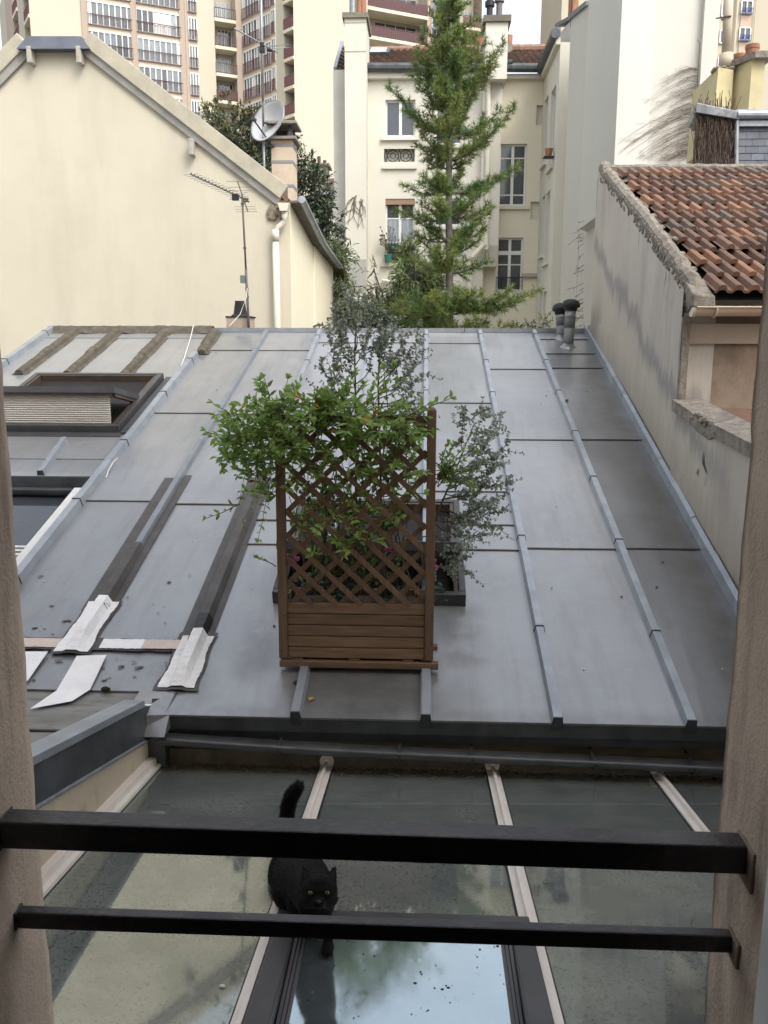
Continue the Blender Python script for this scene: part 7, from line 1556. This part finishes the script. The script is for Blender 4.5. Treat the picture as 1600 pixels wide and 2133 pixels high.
P3 = V((hip.x-.06, 2.80, glassz(2.80)+.012)); P4 = V((hip.x+.05, 2.93, glassz(2.93)+.008))
for P_, s in ((P3, -1), (P4, 1)): leg(hip+V((s*.055, .0, -.06)), hip+V((s*.058, -.035, -.115)), V((P_.x, P_.y+.055, P_.z+.065)), P_, .045, .017)
tb = hip+V((.0, .06, .02)); tq_ = [tb, onY(602, 1745, 2.96), onY(598, 1700, 3.0), onY(606, 1662, 3.0), onY(627, 1634, 2.99)]
tl_ = []
for i_ in range(21):
    x_ = i_/20*4; j_ = min(3, int(x_)); w_ = x_-j_; pa_, pb_, pc_, pd_ = tq_[max(0, j_-1)], tq_[j_], tq_[j_+1], tq_[min(4, j_+2)]
    tl_.append(.5*((2*pb_)+(pc_-pa_)*w_+(2*pa_-5*pb_+4*pc_-pd_)*w_*w_+(3*pb_-pa_-3*pc_+pd_)*w_**3))
body.tube(tl_, [.027+.003*math.sin(i_/20*3.14)-(.011*max(0, i_/20-.85)/.15) for i_ in range(21)], 14)
FUR = mat('black_fur', (.0065, .006, .006), (.011, .0095, .009), sc=12, rough=.7, spec=.12)
bo = body.build('body', FUR, ct, smooth=True)
rm = bo.modifiers.new('remesh', 'REMESH'); rm.mode = 'VOXEL'; rm.voxel_size = .0042; rm.use_smooth_shade = True
s2 = bo.modifiers.new('smooth', 'SMOOTH'); s2.factor = .5; s2.iterations = 5
dg = bpy.context.evaluated_depsgraph_get(); ev = bo.evaluated_get(dg); me = ev.to_mesh()
vs_ = [v.co.copy() for v in me.vertices]; ns_ = [v.normal.copy() for v in me.vertices]; print('cat verts', len(vs_))
r2 = random.Random(9); fur = MB(); flow = V((0, 1, -.15))
for i in range(26000):
    k = r2.randrange(len(vs_)); p, n = vs_[k], ns_[k]; dh = (p-H).length; pd = min((p-q_).length for q_ in (P1, P2, P3, P4)); istail = p.y > 2.955 and p.z > hip.z
    l_ = .013 if istail else (.0035 if dh < .075 else .006)
    if pd < .06: l_ = .004
    if dh < .07 and (p-H).dot(f) > .03: l_ = .0025
    fl_ = V((.1, .1, .6)) if istail else (-f*.5 if dh < .08 else flow)
    fl_ = fl_-n*fl_.dot(n); d = (n*.40+fl_*.8+rvec(r2)*.22).normalized(); s = d.cross(n)
    if s.length < .01: continue
    s = s.normalized()*.0009; fur.tri(p-s-n*.001, p+s-n*.001, p+d*l_*(.7+.6*r2.random()))
ev.to_mesh_clear()
fur.build('fur', FUR, ct)
for s in (-1, 1):
    e_ = HP(s*.0245, .0015, .0465); mb = MB(); mb.ell(e_, (.0074, .0058, .0045), 14, 10, HM); eo = mb.build('eye', mat('cat_iris', (.12, .135, .05), (.085, .105, .04), sc=60, rough=.15), ct, smooth=True)
    mb = MB(); mb.ell(e_+f*.0028+u*.001, (.0022, .0046, .0028), 10, 8, HM); mb.build('pupil', mat('cat_pupil', (.004, .004, .004), rough=.1), eo)
    mb = MB(); mb.tri(HP(s*.024, .044, .010), HP(s*.046, .026, .008), HP(s*.048, .062, .0035)); mb.build('inner_ear', mat('ear_skin', (.014, .011, .0105), rough=.8), ct)
mb = MB(); mb.ell(HP(0, -.019, .0665), (.0065, .0045, .004), 10, 8, HM); mb.build('nose', mat('cat_nose', (.04, .021, .019), rough=.5), ct, smooth=True)
mb = MB()
for s in (-1, 1):
    for k in range(6): a = HP(s*.014, -.026-.002*k, .058); b_ = a+r_*s*(.035+.005*k)+u*(.014-.008*k)+f*.006; mb.tube([a, a.lerp(b_, .5)+u*.004, b_], [.0003, .0002, .0001], 3, cap=False)
mb.build('whiskers', mat('whisker', (.04, .04, .04), rough=.5), ct)
